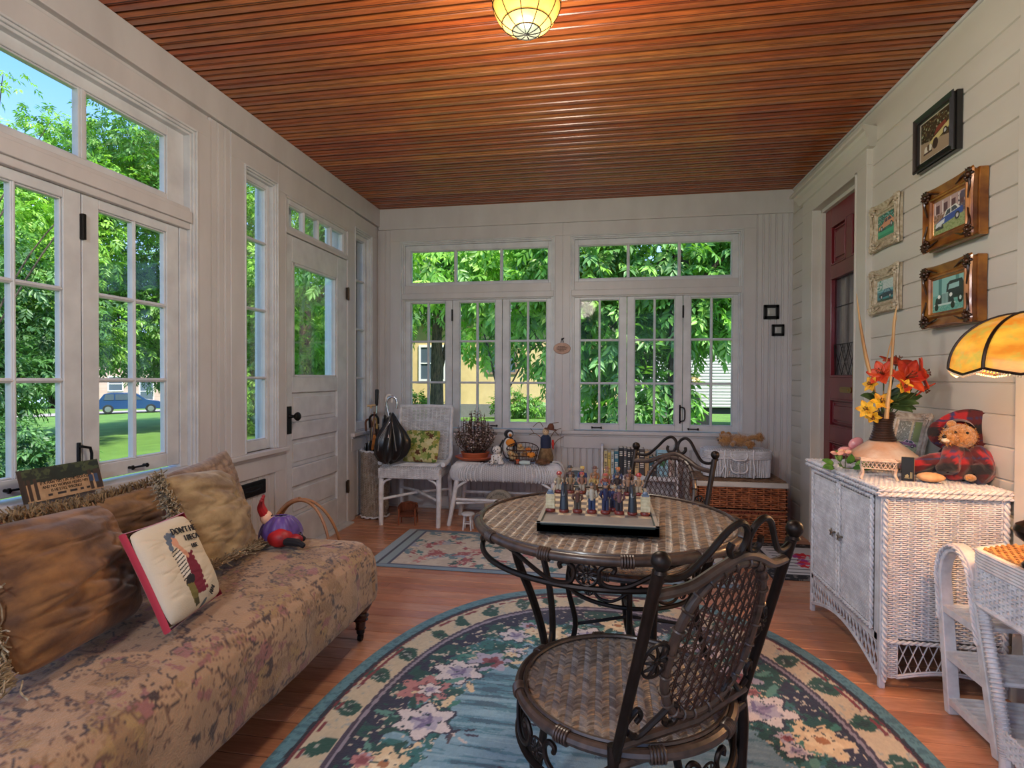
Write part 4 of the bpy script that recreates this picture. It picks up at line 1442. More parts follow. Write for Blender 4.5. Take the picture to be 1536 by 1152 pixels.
def edge_pts(w, h, side, n, pull=.07):
 o = []
 for i in range(n):
  s = -1 + 2 * i / (n - 1)
  if side in 'LR':
   sg = -1 if side == 'L' else 1
   o.append(((sg * w / 2 * (1 - pull * math.cos(s * PI / 2)), h / 2 * s, 0), (sg, 0, 0)))
  else:
   sg = 1 if side == 'T' else -1
   o.append(((w / 2 * s, sg * h / 2 * (1 - pull * math.cos(s * PI / 2)), 0), (0, sg, 0)))
 return [q[0] for q in o], [q[1] for q in o]
def velvet(c1, c2, name):
 return M(name, c1, .75, var=(c2, 9, 5, (1, 1.6, 1), .38, .62), bump=(35, .35, .004), sheen=.2)
VB1 = velvet(S(134, 90, 44), S(82, 50, 24), 'brown_velvet')
VB2 = velvet(S(150, 108, 58), S(104, 70, 36), 'tawny_velvet')
VB3 = velvet(S(162, 138, 98), S(116, 90, 56), 'khaki_velvet')
FR1 = M('rope_fringe_thread', S(138, 112, 76), .85, var=(S(92, 72, 48), 60, 2))
FR2 = M('pale_fringe_thread', S(176, 160, 132), .85, var=(S(126, 108, 84), 60, 2))
UP = (0, 0, 1)
def floral(U, V):
 a = np.empty(U.shape + (3,), dtype=np.float32)
 a[:] = S(176, 160, 136)
 n = fbm(U * 8 + 3, V * 8, 21)
 a[n > .5] = S(166, 104, 100)
 a[n > .58] = S(142, 62, 70)
 a[(fbm(U * 9, V * 9, 25) > .56)] = S(122, 120, 70)
 return a
pillow('cushion', 'rose and green floral cushion at the near end of the daybed', (-1.70, 1.16, .60), (.93, .05, .3), UP, .42, .34, .13, M('floral_linen', rough=.9, attr=True, bump=(120, .4, .002)), floral, 4)
tc_, _ = pillow('cushion', 'tan jacquard cushion leaning on the far end of the daybed back', (-1.655, 2.12, .622), (.95, .12, .28), (-.2, -.12, .97), .47, .34, .14,
    M('tan_jacquard', S(150, 122, 96), .8, var=(S(112, 86, 66), 24, 4, (1, 1, 1), .4, .6), bump=(70, .6, .003), sheen=.3), None, 6, .007, .1)
tc_, _ = pillow('cushion', 'tawny velvet cushion with rope fringe along its top, behind the others', (-1.60, 1.56, .592), (.96, .02, .25), (-.2, .0, .97), .54, .30, .14, VB2, None, 8, .009)
fringe(tc_, *edge_pts(.54, .30, 'T', 70), .028, FR1, 4, .0022, 3)
tc_, _ = pillow('cushion', 'big brown velvet cushion with loose fringe on its left edge', (-1.335, 1.19, .624), (.885, .25, .36), (-.34, 0, .94), .46, .345, .19, VB1, None, 10, .011, .03)
fringe(tc_, *edge_pts(.46, .345, 'L', 60, .03), .07, FR2, 5, .0019, 5)
fringe(tc_, *edge_pts(.46, .345, 'T', 60, .03), .022, FR1, 4, .0022, 6, name='rope_edge')
tc_, _ = pillow('cushion', 'khaki velvet cushion with pale shaggy fringe, in front of the tan jacquard one', (-1.395, 1.80, .629), (.857, .245, .42), (-.45, 0, .89), .44, .35, .18, VB3, None, 12, .011, .03)
fringe(tc_, *edge_pts(.44, .35, 'L', 70, .03), .05, FR2, 6, .0019, 7)
_p, _o = edge_pts(.44, .35, 'B', 60, .03)
fringe(tc_, [(q[0], q[1] + .008, .012) for q in _p], [(0, .12, 1)] * 60, .04, FR2, 4, .0018, 8, .35, name='hem_fringe')
LIN = M('natural_linen', S(206, 194, 172), .9, bump=(220, .35, .0015))
REDV = M('red_velvet', S(168, 34, 52), .7, sheen=.4, bump=(60, .2, .002))
ec = thing('cushion', 'small linen cushion embroidered with a striped figure, red velvet edge', 'cushion', group='cushions on the daybed')
ec.matrix_world = pose((-1.20, 1.39, .590), (.87, .22, .43), (-.42, -.05, .9))
ew, eh = .285, .275
def emb(U, V):
 cv = np.empty(U.shape + (3,), dtype=np.float32)
 cv[:] = S(206, 194, 172)
 C_ = Canvas.__new__(Canvas)
 C_.U, C_.V, C_.a = U, V, cv
 C_.poly([(.0, -.095), (.045, -.10), (.055, -.03), (.045, .02), (.01, .03), (-.002, -.03)], S(118, 32, 52))
 for k in range(8):
  C_.ell(.054 - k * .001, -.09 + k * .016, .007, .006, S(118, 32, 52))
 C_.poly([(-.03, -.045), (.0, -.05), (.012, .02), (-.002, .05), (-.03, .03), (-.04, -.01)], S(224, 220, 210))
 for k in range(9):
  C_.line(-.04, -.042 + k * .0105, .004, -.032 + k * .0105, .0035, S(38, 36, 40))
 C_.ell(-.012, -.05, .026, .014, S(38, 36, 40), .3)
 C_.poly([(-.035, -.055), (.0, -.06), (.004, -.105), (-.022, -.115)], S(122, 112, 62))
 C_.poly([(-.022, -.10), (.004, -.105), (.006, -.122), (-.014, -.125)], S(74, 72, 46))
 C_.line(.0, .05, .022, .018, .016, S(206, 150, 122))
 C_.ell(-.006, .068, .015, .017, S(208, 152, 126))
 for (dx, dy) in ((-.02, .08), (-.03, .07), (-.012, .092), (.002, .088), (-.026, .088), (-.034, .055)):
  C_.ell(dx, dy, .010, .009, S(92, 104, 122))
 C_.ell(.03, -.128, .02, .006, S(92, 104, 112), .4)
 return C_.a
U, V, Fr, Bk = pillow_grid(ew, eh, .075, .002, 14, 150, 140, pull=.03, box=.018, p=3.2)
Bk[..., 2] = -.009 + (Bk[..., 2] + .009) * .4
np_mesh('embroidered_front', Fr, emb(U * ew / 2 + .02, V * eh / 2), M('embroidered_linen', rough=.9, attr=True, bump=(220, .35, .0015)), ec)
np_mesh('linen_back', Bk, None, LIN, ec, flip=True)
path = []
for s in 'BRTL':
 for i in range(30):
  q = -1 + 2 * i / 29
  if s == 'B':
   path.append((ew / 2 * q, -eh / 2 * (1 - .03 * math.cos(q * PI / 2))))
  elif s == 'R':
   path.append((ew / 2 * (1 - .03 * math.cos(q * PI / 2)), eh / 2 * q))
  elif s == 'T':
   path.append((-ew / 2 * q, eh / 2 * (1 - .03 * math.cos(q * PI / 2))))
  else:
   path.append((-ew / 2 * (1 - .03 * math.cos(q * PI / 2)), -eh / 2 * q))
b = B()
b.loft([[(x * 1.0, y * 1.0, z) for x, y in path] for z in (-.016, .0, .016)], closed_caps=False)
bandrings = b
b2 = B()
vs = []
for z, k in ((-.010, 1), (-.005, 1.02), (.005, 1.02), (.010, 1)):
 vs.append([(x * k, y * k, z) for x, y in path])
b2.loft(vs, closed_caps=False)
b2.build('velvet_edge', RED if False else RED and RED and M('red_velvet_edge', S(176, 36, 56), .7, sheen=.4), ec)
EMBT = M('black_embroidery', S(40, 38, 40), .9)
for body, x, y, sz, rz in (("DON'T HE", .038, .088, .026, -.1), ("I BECA", .056, .06, .024, -.1), ("USE", .048, .034, .018, -.1), ("1016", .05, -.105, .018, .5)):
 zf = .009 + .0375 * (max(0, 1 - abs(x / (ew / 2)) ** 3.2) * max(0, 1 - abs(y / (eh / 2)) ** 3.2)) ** .55 + .003
 text('stitched_lettering', body, sz, (x, y, zf), (-.1 if y > .05 else .0, 0, rz), EMBT, ec, .0012)
sg = thing('tin_sign', 'weathered tin sign with forest scene and joke lettering on the window sill', 'sign')
sg.matrix_world = pose((-1.925, 1.705, .757), (.96, 0, .28), UP)
cv = Canvas(.30, .115, .002, S(198, 160, 120))
cv.rect(0, .07, .30, .115, S(40, 46, 34))
nz = fbm(cv.U * 60, cv.V * 60, 3)
cv.put((cv.V > .07) & (nz > .56), S(74, 84, 52))
cv.put((cv.V > .07 - .014 * fbm(cv.U * 50, cv.V * 0, 5)) & (cv.V < .075), S(40, 46, 34))
for x in (.012, .03, .052, .255, .278, .292):
 cv.rect(x - .007, .005, x + .006, .08, S(70, 52, 40))
cv.rect(0, 0, .012, .115, S(60, 48, 40))
cv.rect(.25, .035, .264, .06, S(60, 78, 112))
cv.rect(.27, .03, .286, .062, S(66, 84, 120))
for x, w_ in ((.085, .016), (.12, .03), (.165, .028), (.205, .014), (.232, .012)):
 cv.rect(x, .012, x + w_, .02, S(54, 46, 44))
np_mesh('printed_face', np.stack([cv.U - .15, cv.V - .0575, np.full_like(cv.U, .0012)], -1), cv.a, M('printed_tin', rough=.45, attr=True, var=((.7, .65, .6), 30, 4)), sg)
b = B()
b.prism([(-.15, -.0575), (.15, -.0575), (.15, .045), (.138, .0575), (-.15, .0575)], lambda u, v, d: (u, v, d), -.002, .0006)
b.build('tin_plate', M('tin_edge', S(96, 72, 52), .5, .5), sg, smooth=0)
text('sign_lettering', "IF A MAN YELLS IN THE WOODS\nAND NO WOMAN HEARS HIM\nIS HE STILL WRONG?", .0152, (.006, -.0135, .002), (0, 0, 0), M('sign_ink', S(30, 26, 24), .6), sg, .0003, sx=.82)
jd = thing('jester_doll', 'small cloth doll in purple and red lying at the far end of the daybed', 'doll', (-1.285, 2.045, .452), .5)
PUR = M('purple_satin', S(92, 60, 140), .45, var=(S(60, 36, 100), 14, 3), sheen=.3)
JRED = M('red_satin', S(182, 30, 36), .5, var=(S(120, 20, 28), 18, 3))
JBLK = M('black_felt', S(26, 24, 30), .9)
SKIN = M('doll_porcelain', S(226, 178, 150), .5)
b = B()
b.ball((0, -.02, .04), (.05, .042, .038), 18, 12)
b.ball((.05, -.03, .03), (.035, .028, .022), 14, 8)
b.build('body', JRED, jd)
U, V = np.meshgrid(np.linspace(0, 2 * PI, 60), np.linspace(0, 1, 8), indexing='ij')
r = .022 + .05 * V
P = np.stack([r * np.cos(U) * 1.15, .02 + r * np.sin(U) * .8, .082 + .035 * np.sqrt(np.clip(1 - V, 0, 1)) + .012 * np.sin(9 * U) * V - .04 * V ** 2], -1)
o = np_mesh('ruffled_cape', P, None, PUR, jd)
o.modifiers.new('s', 'SOLIDIFY').thickness = .003
b = B()
b.ball((-.055, .02, .115), (.024, .024, .028), 16, 12)
b.ball((-.034, .012, .116), (.006, .006, .006), 8, 6)
b.build('head', SKIN, jd)
b = B()
for q in (-.009, .009):
 b.ball((-.034, .018 + q, .123), (.0035, .0035, .0035), 8, 6)
b.build('eyes', JBLK, jd)
b = B()
for a in (-.6, .1, .8):
 pts = smoothpath([(-.06, .02, .125), (-.075, .02 + .04 * a, .16), (-.07, .02 + .07 * a, .19)], 5)
 b.tube(pts, [.02 * (1 - .8 * i / 10) for i in range(11)], 8)
 b.ball(pts[-1], .007, 8, 6)
b.build('cap', JRED, jd)
b = B()
for s in (-1, 1):
 b.tube(smoothpath([(.02, -.03 + .02 * s, .03), (.065, -.04 + .04 * s, .03), (.09, -.045 + .05 * s, .018)], 4), [.016] * 5 + [.012, .011, .010, .009], 8)
b.build('leg', JBLK, jd)
jd.children[-1].name = 'legs'
bk = thing('basket', 'shallow wicker basket with two bent cane handles on the floor behind the daybed', 'basket', (-1.53, 2.62, 0), .1)
WICK = weave_mat('honey_wicker', S(176, 130, 88), S(84, 56, 34), .02, .008, 'cyl')
b = B()
b.lathe([(.16, 0), (.165, .01), (.19, .1), (.205, .2), (.212, .215), (.204, .222), (.195, .2), (.18, .1), (.155, .02), (.01, .018)], seg=40, sy=.7)
b.build('basket_body', WICK, bk)
CANE = M('bent_cane', S(174, 124, 84), .45, var=(S(132, 86, 54), 12, 3, (1, 1, .3)))
for s in (-1, 1):
 b = B()
 b.tube([(.185 * math.cos(a), s * .07 * (1 - .8 * math.sin(a) ** 2), .16 + .345 * math.sin(a)) for a in np.linspace(0, PI, 30)], .0075, 8)
 b.build('handle', CANE, bk)
b = B()
b.tube([(.185 * math.cos(a), 0, .162 + .345 * math.sin(a)) for a in np.linspace(PI * .52, PI * .72, 10)], .0235, 10, flat=.55)
b.build('handle_wrap', CANE, bk)
def weave_panel(b, fn, w, h, pu, pv, rw=.0024, rs=.003, amp=.0035, seg=5, mask=None, stakes=True, flat=1.0):
 """real basket weave: horizontal wefts passing alternately before and behind upright stakes; fn(u,v,d)->xyz"""
 nu = max(2, int(round(w / pu)))
 nv = max(2, int(round(h / pv)))
 if stakes:
  for i in range(nu + 1):
   u = w * i / nu
   b.tube([fn(u, h * k / 6, 0) for k in range(7)], rs, 5)
 for j in range(nv):
  v = h * (j + .5) / nv
  pts = []
  for k in range(2 * nu + 1):
   u = w * k / (2 * nu)
   d = 0 if k % 2 else (amp if ((k // 2) + j) % 2 else -amp)
   pts.append(fn(u, v, d))
  b.tube(pts, rw, seg, flat=flat)
 return b
WW = M('white_wicker_paint', S(222, 223, 226), .45, var=(S(196, 196, 200), 20, 3), bump=(120, .2, .001))
WWB = weave_mat('white_wicker_weave', S(216, 217, 221), S(120, 118, 122), .016, .0075, 'box', .5)
WWG = weave_mat('greyed_wicker_weave', S(196, 184, 170), S(96, 84, 74), .017, .009, 'cyl', .6, col2=S(164, 146, 126))
WOOD_T = M('tan_wood', S(170, 120, 76), .5, var=(S(130, 86, 50), 10, 4, (1, 1, .2)))
TERRA = M('terracotta', S(188, 98, 60), .6, var=(S(168, 84, 52), 8, 3), bump=(60, .15, .001))
BLK = M('black_nylon', S(16, 16, 19), .32, coat=.15)
PLASTW = M('white_plastic_handle', S(224, 220, 212), .3)
CHROME = M('chrome', S(200, 202, 206), .15, 1)
WOODB = M('brown_handle_wood', S(94, 54, 30), .35, coat=.3)
us = thing('umbrella_stand', 'tall round greyish wicker umbrella stand in the far left corner', 'umbrella stand', (-1.85, 4.27, 0))
b = B()
prof = [(.098, .012), (.106, .02), (.11, .05), (.108, .3), (.111, .5), (.114, .535), (.109, .54), (.104, .5), (.100, .3), (.098, .05), (.01, .045)]
b.lathe(prof, seg=40)
b.build('basket_body', WWG, us)
b = B()
nst = 26
for j in range(54):
 z = .03 + j * .0093
 b.tube([((.1085 + .003 * (1 if (k // 2 + j) % 2 else -1) * (k % 2 == 0)) * math.cos(2 * PI * k / (2 * nst)), (.1085 + .003 * (1 if (k // 2 + j) % 2 else -1) * (k % 2 == 0)) * math.sin(2 * PI * k / (2 * nst)), z) for k in range(2 * nst)], .0036, 5, closed=True)
b.build('woven_strands', WWG, us)
b = B()
for q, z in ((.112, .54), (.111, .016)):
 b = B()
 for ph in (0, PI / 2):
  b.tube([((q + .005 * math.cos(k * .9 + ph)) * math.cos(2 * PI * k / 84), (q + .005 * math.cos(k * .9 + ph)) * math.sin(2 * PI * k / 84), z + .005 * math.sin(k * .9 + ph)) for k in range(84)], .006, 6, closed=True)
 b.build('braided_rim' if z > .3 else 'braided_foot', WW, us)
def umbrella(label, base, tip, hook, mat_h, ang, hr=.035, htype='hook', canopy=BLK, ctop=.72, cr=.021, hl=.06):
 """closed umbrella standing in the stand: ferrule end at base, handle end at tip"""
 c0 = Vector((-1.85, 4.27, 0))
 base, tip = Vector(base) + Vector((-.012, .09, 0)) - c0, Vector(tip) + Vector((-.012, .09, 0)) - c0
 base, tip = c0 + Vector((base.x * .5, base.y * .5, base.z)), c0 + Vector((tip.x * .85, tip.y * .85, tip.z))
 L = (tip - base).length
 t = thing('umbrella', label, 'umbrella', group='umbrellas and canes in the wicker stand')
 z = (tip - base).normalized()
 x = Vector((math.cos(ang), math.sin(ang), 0))
 x = (x - z * x.dot(z)).normalized()
 m = Matrix((x, z.cross(x), z)).transposed().to_4x4()
 m.translation = base
 t.matrix_world = m
 if canopy is not None:
  b = B()
  n = 16
  rings = []
  for q, r in ((.03, .25), (.08, .5), (.4 * L, .9), (ctop * L - .04, 1.0), (ctop * L - .01, .75), (ctop * L, .3)):
   rings.append([((cr * r * (1 + .22 * math.cos(8 * 2 * PI * k / 32))) * math.cos(2 * PI * k / 32), (cr * r * (1 + .22 * math.cos(8 * 2 * PI * k / 32))) * math.sin(2 * PI * k / 32), q) for k in range(32)])
  b.loft(rings)
  b.build('canopy', canopy, t)
 b = B()
 b.tube([(0, 0, 0), (0, 0, L - hl)], .0045, 8)
 b.build('shaft', CHROME if canopy is not None else mat_h, t)
 b = B()
 if htype == 'hook':
  pts = [(0, 0, L - hl - .06), (0, 0, L - hl)] + [(hr - hr * math.cos(a), 0, L - hl + hr * math.sin(a) * 1.25) for a in np.linspace(.15, PI, 12)] + [(2 * hr, 0, L - hl - .03)]
  b.tube(smoothpath(pts, 3), .0085, 10)
 elif htype == 'straight':
  b.lathe([(.010, L - hl - .11), (.013, L - hl - .09), (.015, L - .02), (.015, L), (.008, L + .004)], seg=14)
 elif htype == 'tee':
  b.tube([(0, 0, L - .02), (0, 0, L)], .009, 8)
  b.tube([(-.03, 0, L), (.035, 0, L + .006)], .0095, 10)
 b.build('handle', mat_h, t)
 return t
umbrella('black umbrella with dark brown hook handle, leftmost in the stand', (-1.875, 4.13, .05), (-1.90, 4.10, .82), 1, WOODB, 0, .026)
umbrella('black umbrella with large black hook handle at the front of the stand', (-1.835, 4.10, .05), (-1.845, 4.07, .85), 1, BLACK, .2, .034)
umbrella('black umbrella with thick straight black grip above a teal band', (-1.85, 4.20, .05), (-1.825, 4.20, 1.03), 1, M('black_rubber', S(22, 22, 24), .5), 0, htype='straight', hl=.02)
umbrella('tall cane with white crook handle, highest in the stand', (-1.80, 4.22, .05), (-1.735, 4.22, 1.02), 1, PLASTW, .1, .024, canopy=BLK, ctop=.8, cr=.016)
umbrella('wooden walking cane with small tee handle in the stand', (-1.86, 4.17, .05), (-1.868, 4.16, .90), 1, M('pale_cane_wood', S(190, 160, 116), .4), .3, htype='tee', canopy=None)
umbrella('dark patterned umbrella with curved yellow handle behind the tassel', (-1.80, 4.12, .05), (-1.795, 4.13, .83), 1, M('horn_handle', S(196, 160, 96), .3), 2.6, .024, canopy=M('patterned_cloth', S(70, 46, 40), .8, var=(S(30, 30, 36), 60, 2, (1, 1, 1), .45, .55)), cr=.026, ctop=.86)
tv = thing('tassel_duster', 'orange brown leather tassel hanging over the front rim of the stand', 'tassel', (-1.80, 4.142, .65))
b = B()
for k in range(26):
 a = rnd.uniform(0, 2 * PI)
 r = rnd.uniform(.0, .034)
 b.tube([(0, 0, .045), (r * .5 * math.cos(a), r * .3 * math.sin(a), 0), (r * math.cos(a), r * .35 * math.sin(a) - .004, -.095 + rnd.uniform(0, .02))], .0034, 4)
b.build('strands', M('orange_leather', S(196, 130, 62), .6, var=(S(150, 88, 38), 30, 2)), tv)
b = B()
b.lathe([(.006, .03), (.011, .034), (.012, .05), (.006, .06), (.004, .2), (.006, .21)], seg=12)
b.build('grip', WOODB, tv)
bu = thing('umbrella', 'half folded glossy black umbrella with chrome hook slumped on the chair', 'umbrella', (-1.63, 4.01, .484), .2)
b = B()
rings = []
for z, r in ((0, .02), (.02, .075), (.06, .108), (.12, .122), (.18, .116), (.24, .088), (.29, .058), (.34, .03), (.37, .012)):
 rings.append([(r * (1 + .16 * math.cos(8 * a + 3 * z) + .08 * math.sin(3 * a + 14 * z)) * math.cos(a) + .035 * math.sin(z * 6), r * .8 * (1 + .16 * math.cos(8 * a + 3 * z) + .08 * math.sin(3 * a + 14 * z)) * math.sin(a), z + .012 * math.sin(5 * a)) for a in np.linspace(0, 2 * PI, 65)[:-1]])
b.loft(rings)
b.build('canopy', BLK, bu, smooth=60)
b = B()
b.tube(smoothpath([(.02, 0, .30), (-.005, 0, .40), (-.012, 0, .45), (.0, 0, .485), (.028, 0, .50), (.058, 0, .485), (.066, 0, .44), (.062, 0, .41)], 4), .009, 10)
b.build('handle', CHROME, bu)
b = B()
for a in (-.6, .2, .9):
 b.tube([(.03, -.02, .33), (.08 * math.sin(a), -.085, .2), (.1 * math.sin(a), -.095, .1)], .003, 5)
b.build('ribs', CHROME, bu)
wc = thing('wicker_chair', 'white wicker side chair with high woven back, left of the plant table', 'chair', (-1.47, 4.02, 0))
sw0, sw1, sd = .50, .43, .40
def seat_fn(u, v, d):
 return None
b = B()
outl = [(-sw0 / 2, 0), (sw0 / 2, 0), (sw1 / 2 + .01, sd), (-sw1 / 2 - .01, sd)]
b.prism(outl, lambda u, v, d: (u, v, d), .36, .455)
b.build('seat', WWB, wc, smooth=30, bevel=.03, bseg=4)
b = B()
weave_panel(b, lambda u, v, d: (u - sw0 / 2 + .012, -.004 - d, .365 + v), sw0 - .024, .075, .026, .0075, .0034, .004, .0035)
weave_panel(b, lambda u, v, d: (u - sw0 / 2 + .03, .02 + v, .459 + d), sw0 - .07, sd - .05, .026, .0085, .0034, .004, .003)
b.build('woven_strands', WW, wc)
for s in (-1, 1):
 b = B()
 b.tube([(s * (sw0 / 2 - .022), .024, .40), (s * (sw0 / 2 - .020), .02, .2), (s * (sw0 / 2 - .024), .016, 0)], [.021, .020, .017], 10)
 b.build('leg', WW, wc)
 b = B()
 b.tube([(s * (sw1 / 2 - .01), sd - .02, .42), (s * (sw1 / 2 - .005), sd, .2), (s * (sw1 / 2), sd + .02, 0)], [.020, .019, .016], 10)
 b.build('leg', WW, wc)
 b = B()
 b.tube(smoothpath([(s * (sw0 / 2 - .03), .02, .30), (s * (sw0 / 2 - .05), .02, .335), (s * (sw0 / 2 - .10), .02, .358)], 5), .009, 8)
 b.build('bracket', WW, wc)
 b = B()
 xs = sw0 / 2
 b.tube(smoothpath([(s * (xs + .002), .05, .47), (s * (xs + .004), .15, .475), (s * (xs - .004), .27, .50), (s * (xs - .02), .345, .58), (s * (xs - .03), .385, .72), (s * (xs - .035 + .005), .42, .885)], 6), [.018] * 12 + [.017] * 19, 10)
 b.build('back_post', WW, wc)
b = B()
b.tube([(-sw0 / 2 + .03, .02, .20), (0, .2, .225), (sw1 / 2, sd, .22)], .011, 8)
b.tube([(sw0 / 2 - .03, .02, .20), (0, .2, .235), (-sw1 / 2, sd, .22)], .011, 8)
b.build('stretcher', WW, wc)
b = B()
b.tube([(-sw0 / 2 + .025, .42, .887), (0, .425, .893), (sw0 / 2 - .025, .42, .887)], .017, 10)
b.build('top_rail', WW, wc)
b = B()
def cb(u, v, d):
 k = v / .42
 wd = .43 + .04 * k
 return (-wd / 2 + u / .44 * wd, .335 + .085 * k ** .8 - d, .47 + v)
weave_panel(b, cb, .44, .41, .034, .0115, .0052, .0055, .005, 6)
b.build('woven_back', WW, wc)
def leafcloth(U, V):
 a = np.empty(U.shape + (3,), dtype=np.float32)
 a[:] = S(196, 186, 130)
 C_ = Canvas.__new__(Canvas)
 C_.U, C_.V, C_.a = U, V, a
 rs = np.random.RandomState(5)
 pal = [S(132, 148, 70), S(96, 122, 52), S(160, 168, 96), S(118, 76, 44), S(92, 58, 34), S(206, 198, 150), S(142, 158, 84), S(150, 150, 70)]
 for k in range(90):
  C_.ell(rs.uniform(-.16, .16), rs.uniform(-.15, .15), rs.uniform(.016, .03), rs.uniform(.014, .026), pal[rs.randint(len(pal))], rs.uniform(0, 3), .28, 5, rs.uniform(0, 6))
 return C_.a
pillow('cushion', 'green and brown leaf patterned cushion on the white wicker chair', (-1.43, 4.195, .592), (-.12, -.95, .30), (.03, .3, .95), .31, .265, .085, M('leaf_print_cloth', rough=.85, attr=True, bump=(120, .4, .002)), leafcloth, 3, .003, .05, group=None)
wt = thing('wicker_table', 'white wicker low table with rounded woven apron under the dried plant', 'table', (-.757, 4.28, 0))
tw, td = .83, .36
b = B()
n = 120
rings = []
for z, off in ((.345, -.02), (.352, .0), (.37, .012), (.41, .014), (.445, .0), (.462, -.025), (.468, -.06)):
 ring = []
 for k in range(n):
  a = 2 * PI * k / n
  cx, sx = math.cos(a), math.sin(a)
  e = .35
  ring.append(((tw / 2 + off) * math.copysign(abs(cx) ** e, cx), (td / 2 + off) * math.copysign(abs(sx) ** e, sx), z + .012 * (1 - abs(cx)) * (1 if z > .44 else 0)))
 rings.append(ring)
b.loft(rings)
b.build('tabletop', WWB, wt, smooth=50)
b = B()
for k in range(86):
 a = 2 * PI * (k + .5) / 86
 cx, sx = math.cos(a), math.sin(a)
 e = .35
 pts = []
 for z, off in ((.348, .002), (.37, .016), (.41, .019), (.445, .006), (.466, -.022), (.473, -.07)):
  pts.append(((tw / 2 + off) * math.copysign(abs(cx) ** e, cx), (td / 2 + off) * math.copysign(abs(sx) ** e, sx), z + (.006 if z > .46 else 0)))
 b.tube(pts, .0055, 6)
tag(b.build('woven_ribs', WW, wt), None)
for sx in (-1, 1):
 for sy in (-1, 1):
  b = B()
  b.tube([(sx * (tw / 2 - .05), sy * (td / 2 - .03), .36), (sx * (tw / 2 - .015), sy * (td / 2 - .02), .15), (sx * (tw / 2 + .012), sy * (td / 2 - .012), 0)], [.019, .018, .016], 10)
  b.build('leg', WW, wt)
  if sy < 0:
   b = B()
   b.tube(smoothpath([(sx * (tw / 2 - .03), -td / 2 + .025, .22), (sx * (tw / 2 - .055), -td / 2 + .02, .295), (sx * (tw / 2 - .13), -td / 2 + .02, .345)], 6), .010, 8)
   b.build('bracket', WW, wt)
b = B()
for sy in (-1, 1):
 b.tube([(-tw / 2 + .03, sy * (td / 2 - .03), .20), (tw / 2 - .03, sy * (td / 2 - .03), .20)], .011, 8)
b.tube([(-tw / 2 + .04, -td / 2 + .03, .17), (tw / 2 - .04, td / 2 - .03, .16)], .010, 8)
b.build('stretcher', WW, wt)
ZT = .486
pp = thing('potted_plant', 'dried heath plant with pale tipped twigs in a shallow terracotta pot and saucer', 'plant', (-1.02, 4.29, ZT))
b = B()
b.lathe([(.10, 0), (.13, .004), (.152, .018), (.158, .026), (.15, .03), (.12, .014), (.01, .012)], seg=40)
b.build('saucer', TERRA, pp)
b = B()
b.lathe([(.085, .013), (.098, .02), (.108, .05), (.112, .052), (.113, .062), (.108, .062), (.10, .05), (.01, .046)], seg=40)
b.build('pot', TERRA, pp)
b = B()
b.lathe([(.1, .05), (.06, .056), (.01, .058)], seg=20)
b.build('soil', M('dry_soil', S(60, 44, 34), .95), pp)
bs, bl2 = B(), B()
rs = random.Random(4)
tips = [S(226, 208, 204), S(206, 184, 184), S(180, 160, 150), S(96, 72, 66), S(120, 104, 86), S(78, 66, 58), S(150, 134, 116)]
for k in range(150):
 a = rs.uniform(0, 2 * PI)
 q = math.sqrt(rs.random())
 up = rs.uniform(.7, 1)
 hgt = (.37 - .22 * q ** 2) * up
 top = Vector((.17 * q * math.cos(a), .15 * q * math.sin(a), .05 + hgt))
 bas = Vector((.07 * q * math.cos(a), .07 * q * math.sin(a), .05))
 mid = (top + bas) / 2 + Vector((.02 * math.cos(a), .02 * math.sin(a), 0))
 path = smoothpath([bas, mid, top], 4)
 bs.tube(path, .0014, 4)
 nl = int(16 * up)
 for i in range(nl):
  f = .35 + .65 * i / nl
  p = path[min(int(f * (len(path) - 1)), len(path) - 1)]
  d = Vector((rs.gauss(0, 1), rs.gauss(0, 1), rs.uniform(.1, 1.2)))
  bl2.color = tips[rs.choice([0, 1, 2, 3, 4, 5, 6, 3, 5])]
  bl2.leaf(p, d, (rs.gauss(0, 1), rs.gauss(0, 1), 1), rs.uniform(.014, .023), rs.uniform(.008, .013))
bs.build('stems', M('dry_twig', S(74, 52, 42), .9), pp)
tag(bl2.build('dried_leaves', M('dried_leaf', rough=.9, attr=True), pp), 'pale pink and brown dried leaves', kind='stuff')
FUR_T = M('golden_plush', S(190, 138, 76), .95, var=(S(140, 92, 46), 90, 3, (1, 1, 1), .3, .7), bump=(140, 1, .006), sheen=.6)
FUR_W = M('dalmatian_plush', S(222, 216, 210), .95, var=(S(50, 46, 46), 70, 1, (1, 1, 1), .6, .64), bump=(150, .6, .003))
FUR_B = M('penguin_black_plush', S(24, 24, 28), .9, sheen=.3)
EYE = M('black_bead', S(12, 12, 12), .15)
ORANGE = M('orange_felt', S(224, 138, 48), .85)
TAN = M('tan_plush', S(206, 176, 130), .95, bump=(140, .8, .004), var=(S(176, 142, 98), 60, 2))
dg = thing('plush_dog', 'small white spotted plush dog sitting in front of the dried plant', 'plush toy', (-.815, 4.135, ZT - .005))
b = B()
b.ball((0, .01, .045), (.034, .032, .05))
b.build('body', FUR_W, dg)
b = B()
b.ball((0, -.005, .105), (.034, .03, .032))
b.ball((0, -.035, .098), (.017, .016, .014))
b.build('head', FUR_W, dg)
b = B()
b.ball((0, -.052, .102), (.006, .005, .005), 8, 6)
for s in (-1, 1):
 b.ball((s * .013, -.031, .113), (.004, .004, .005), 8, 6)
b.build('face_beads', EYE, dg)
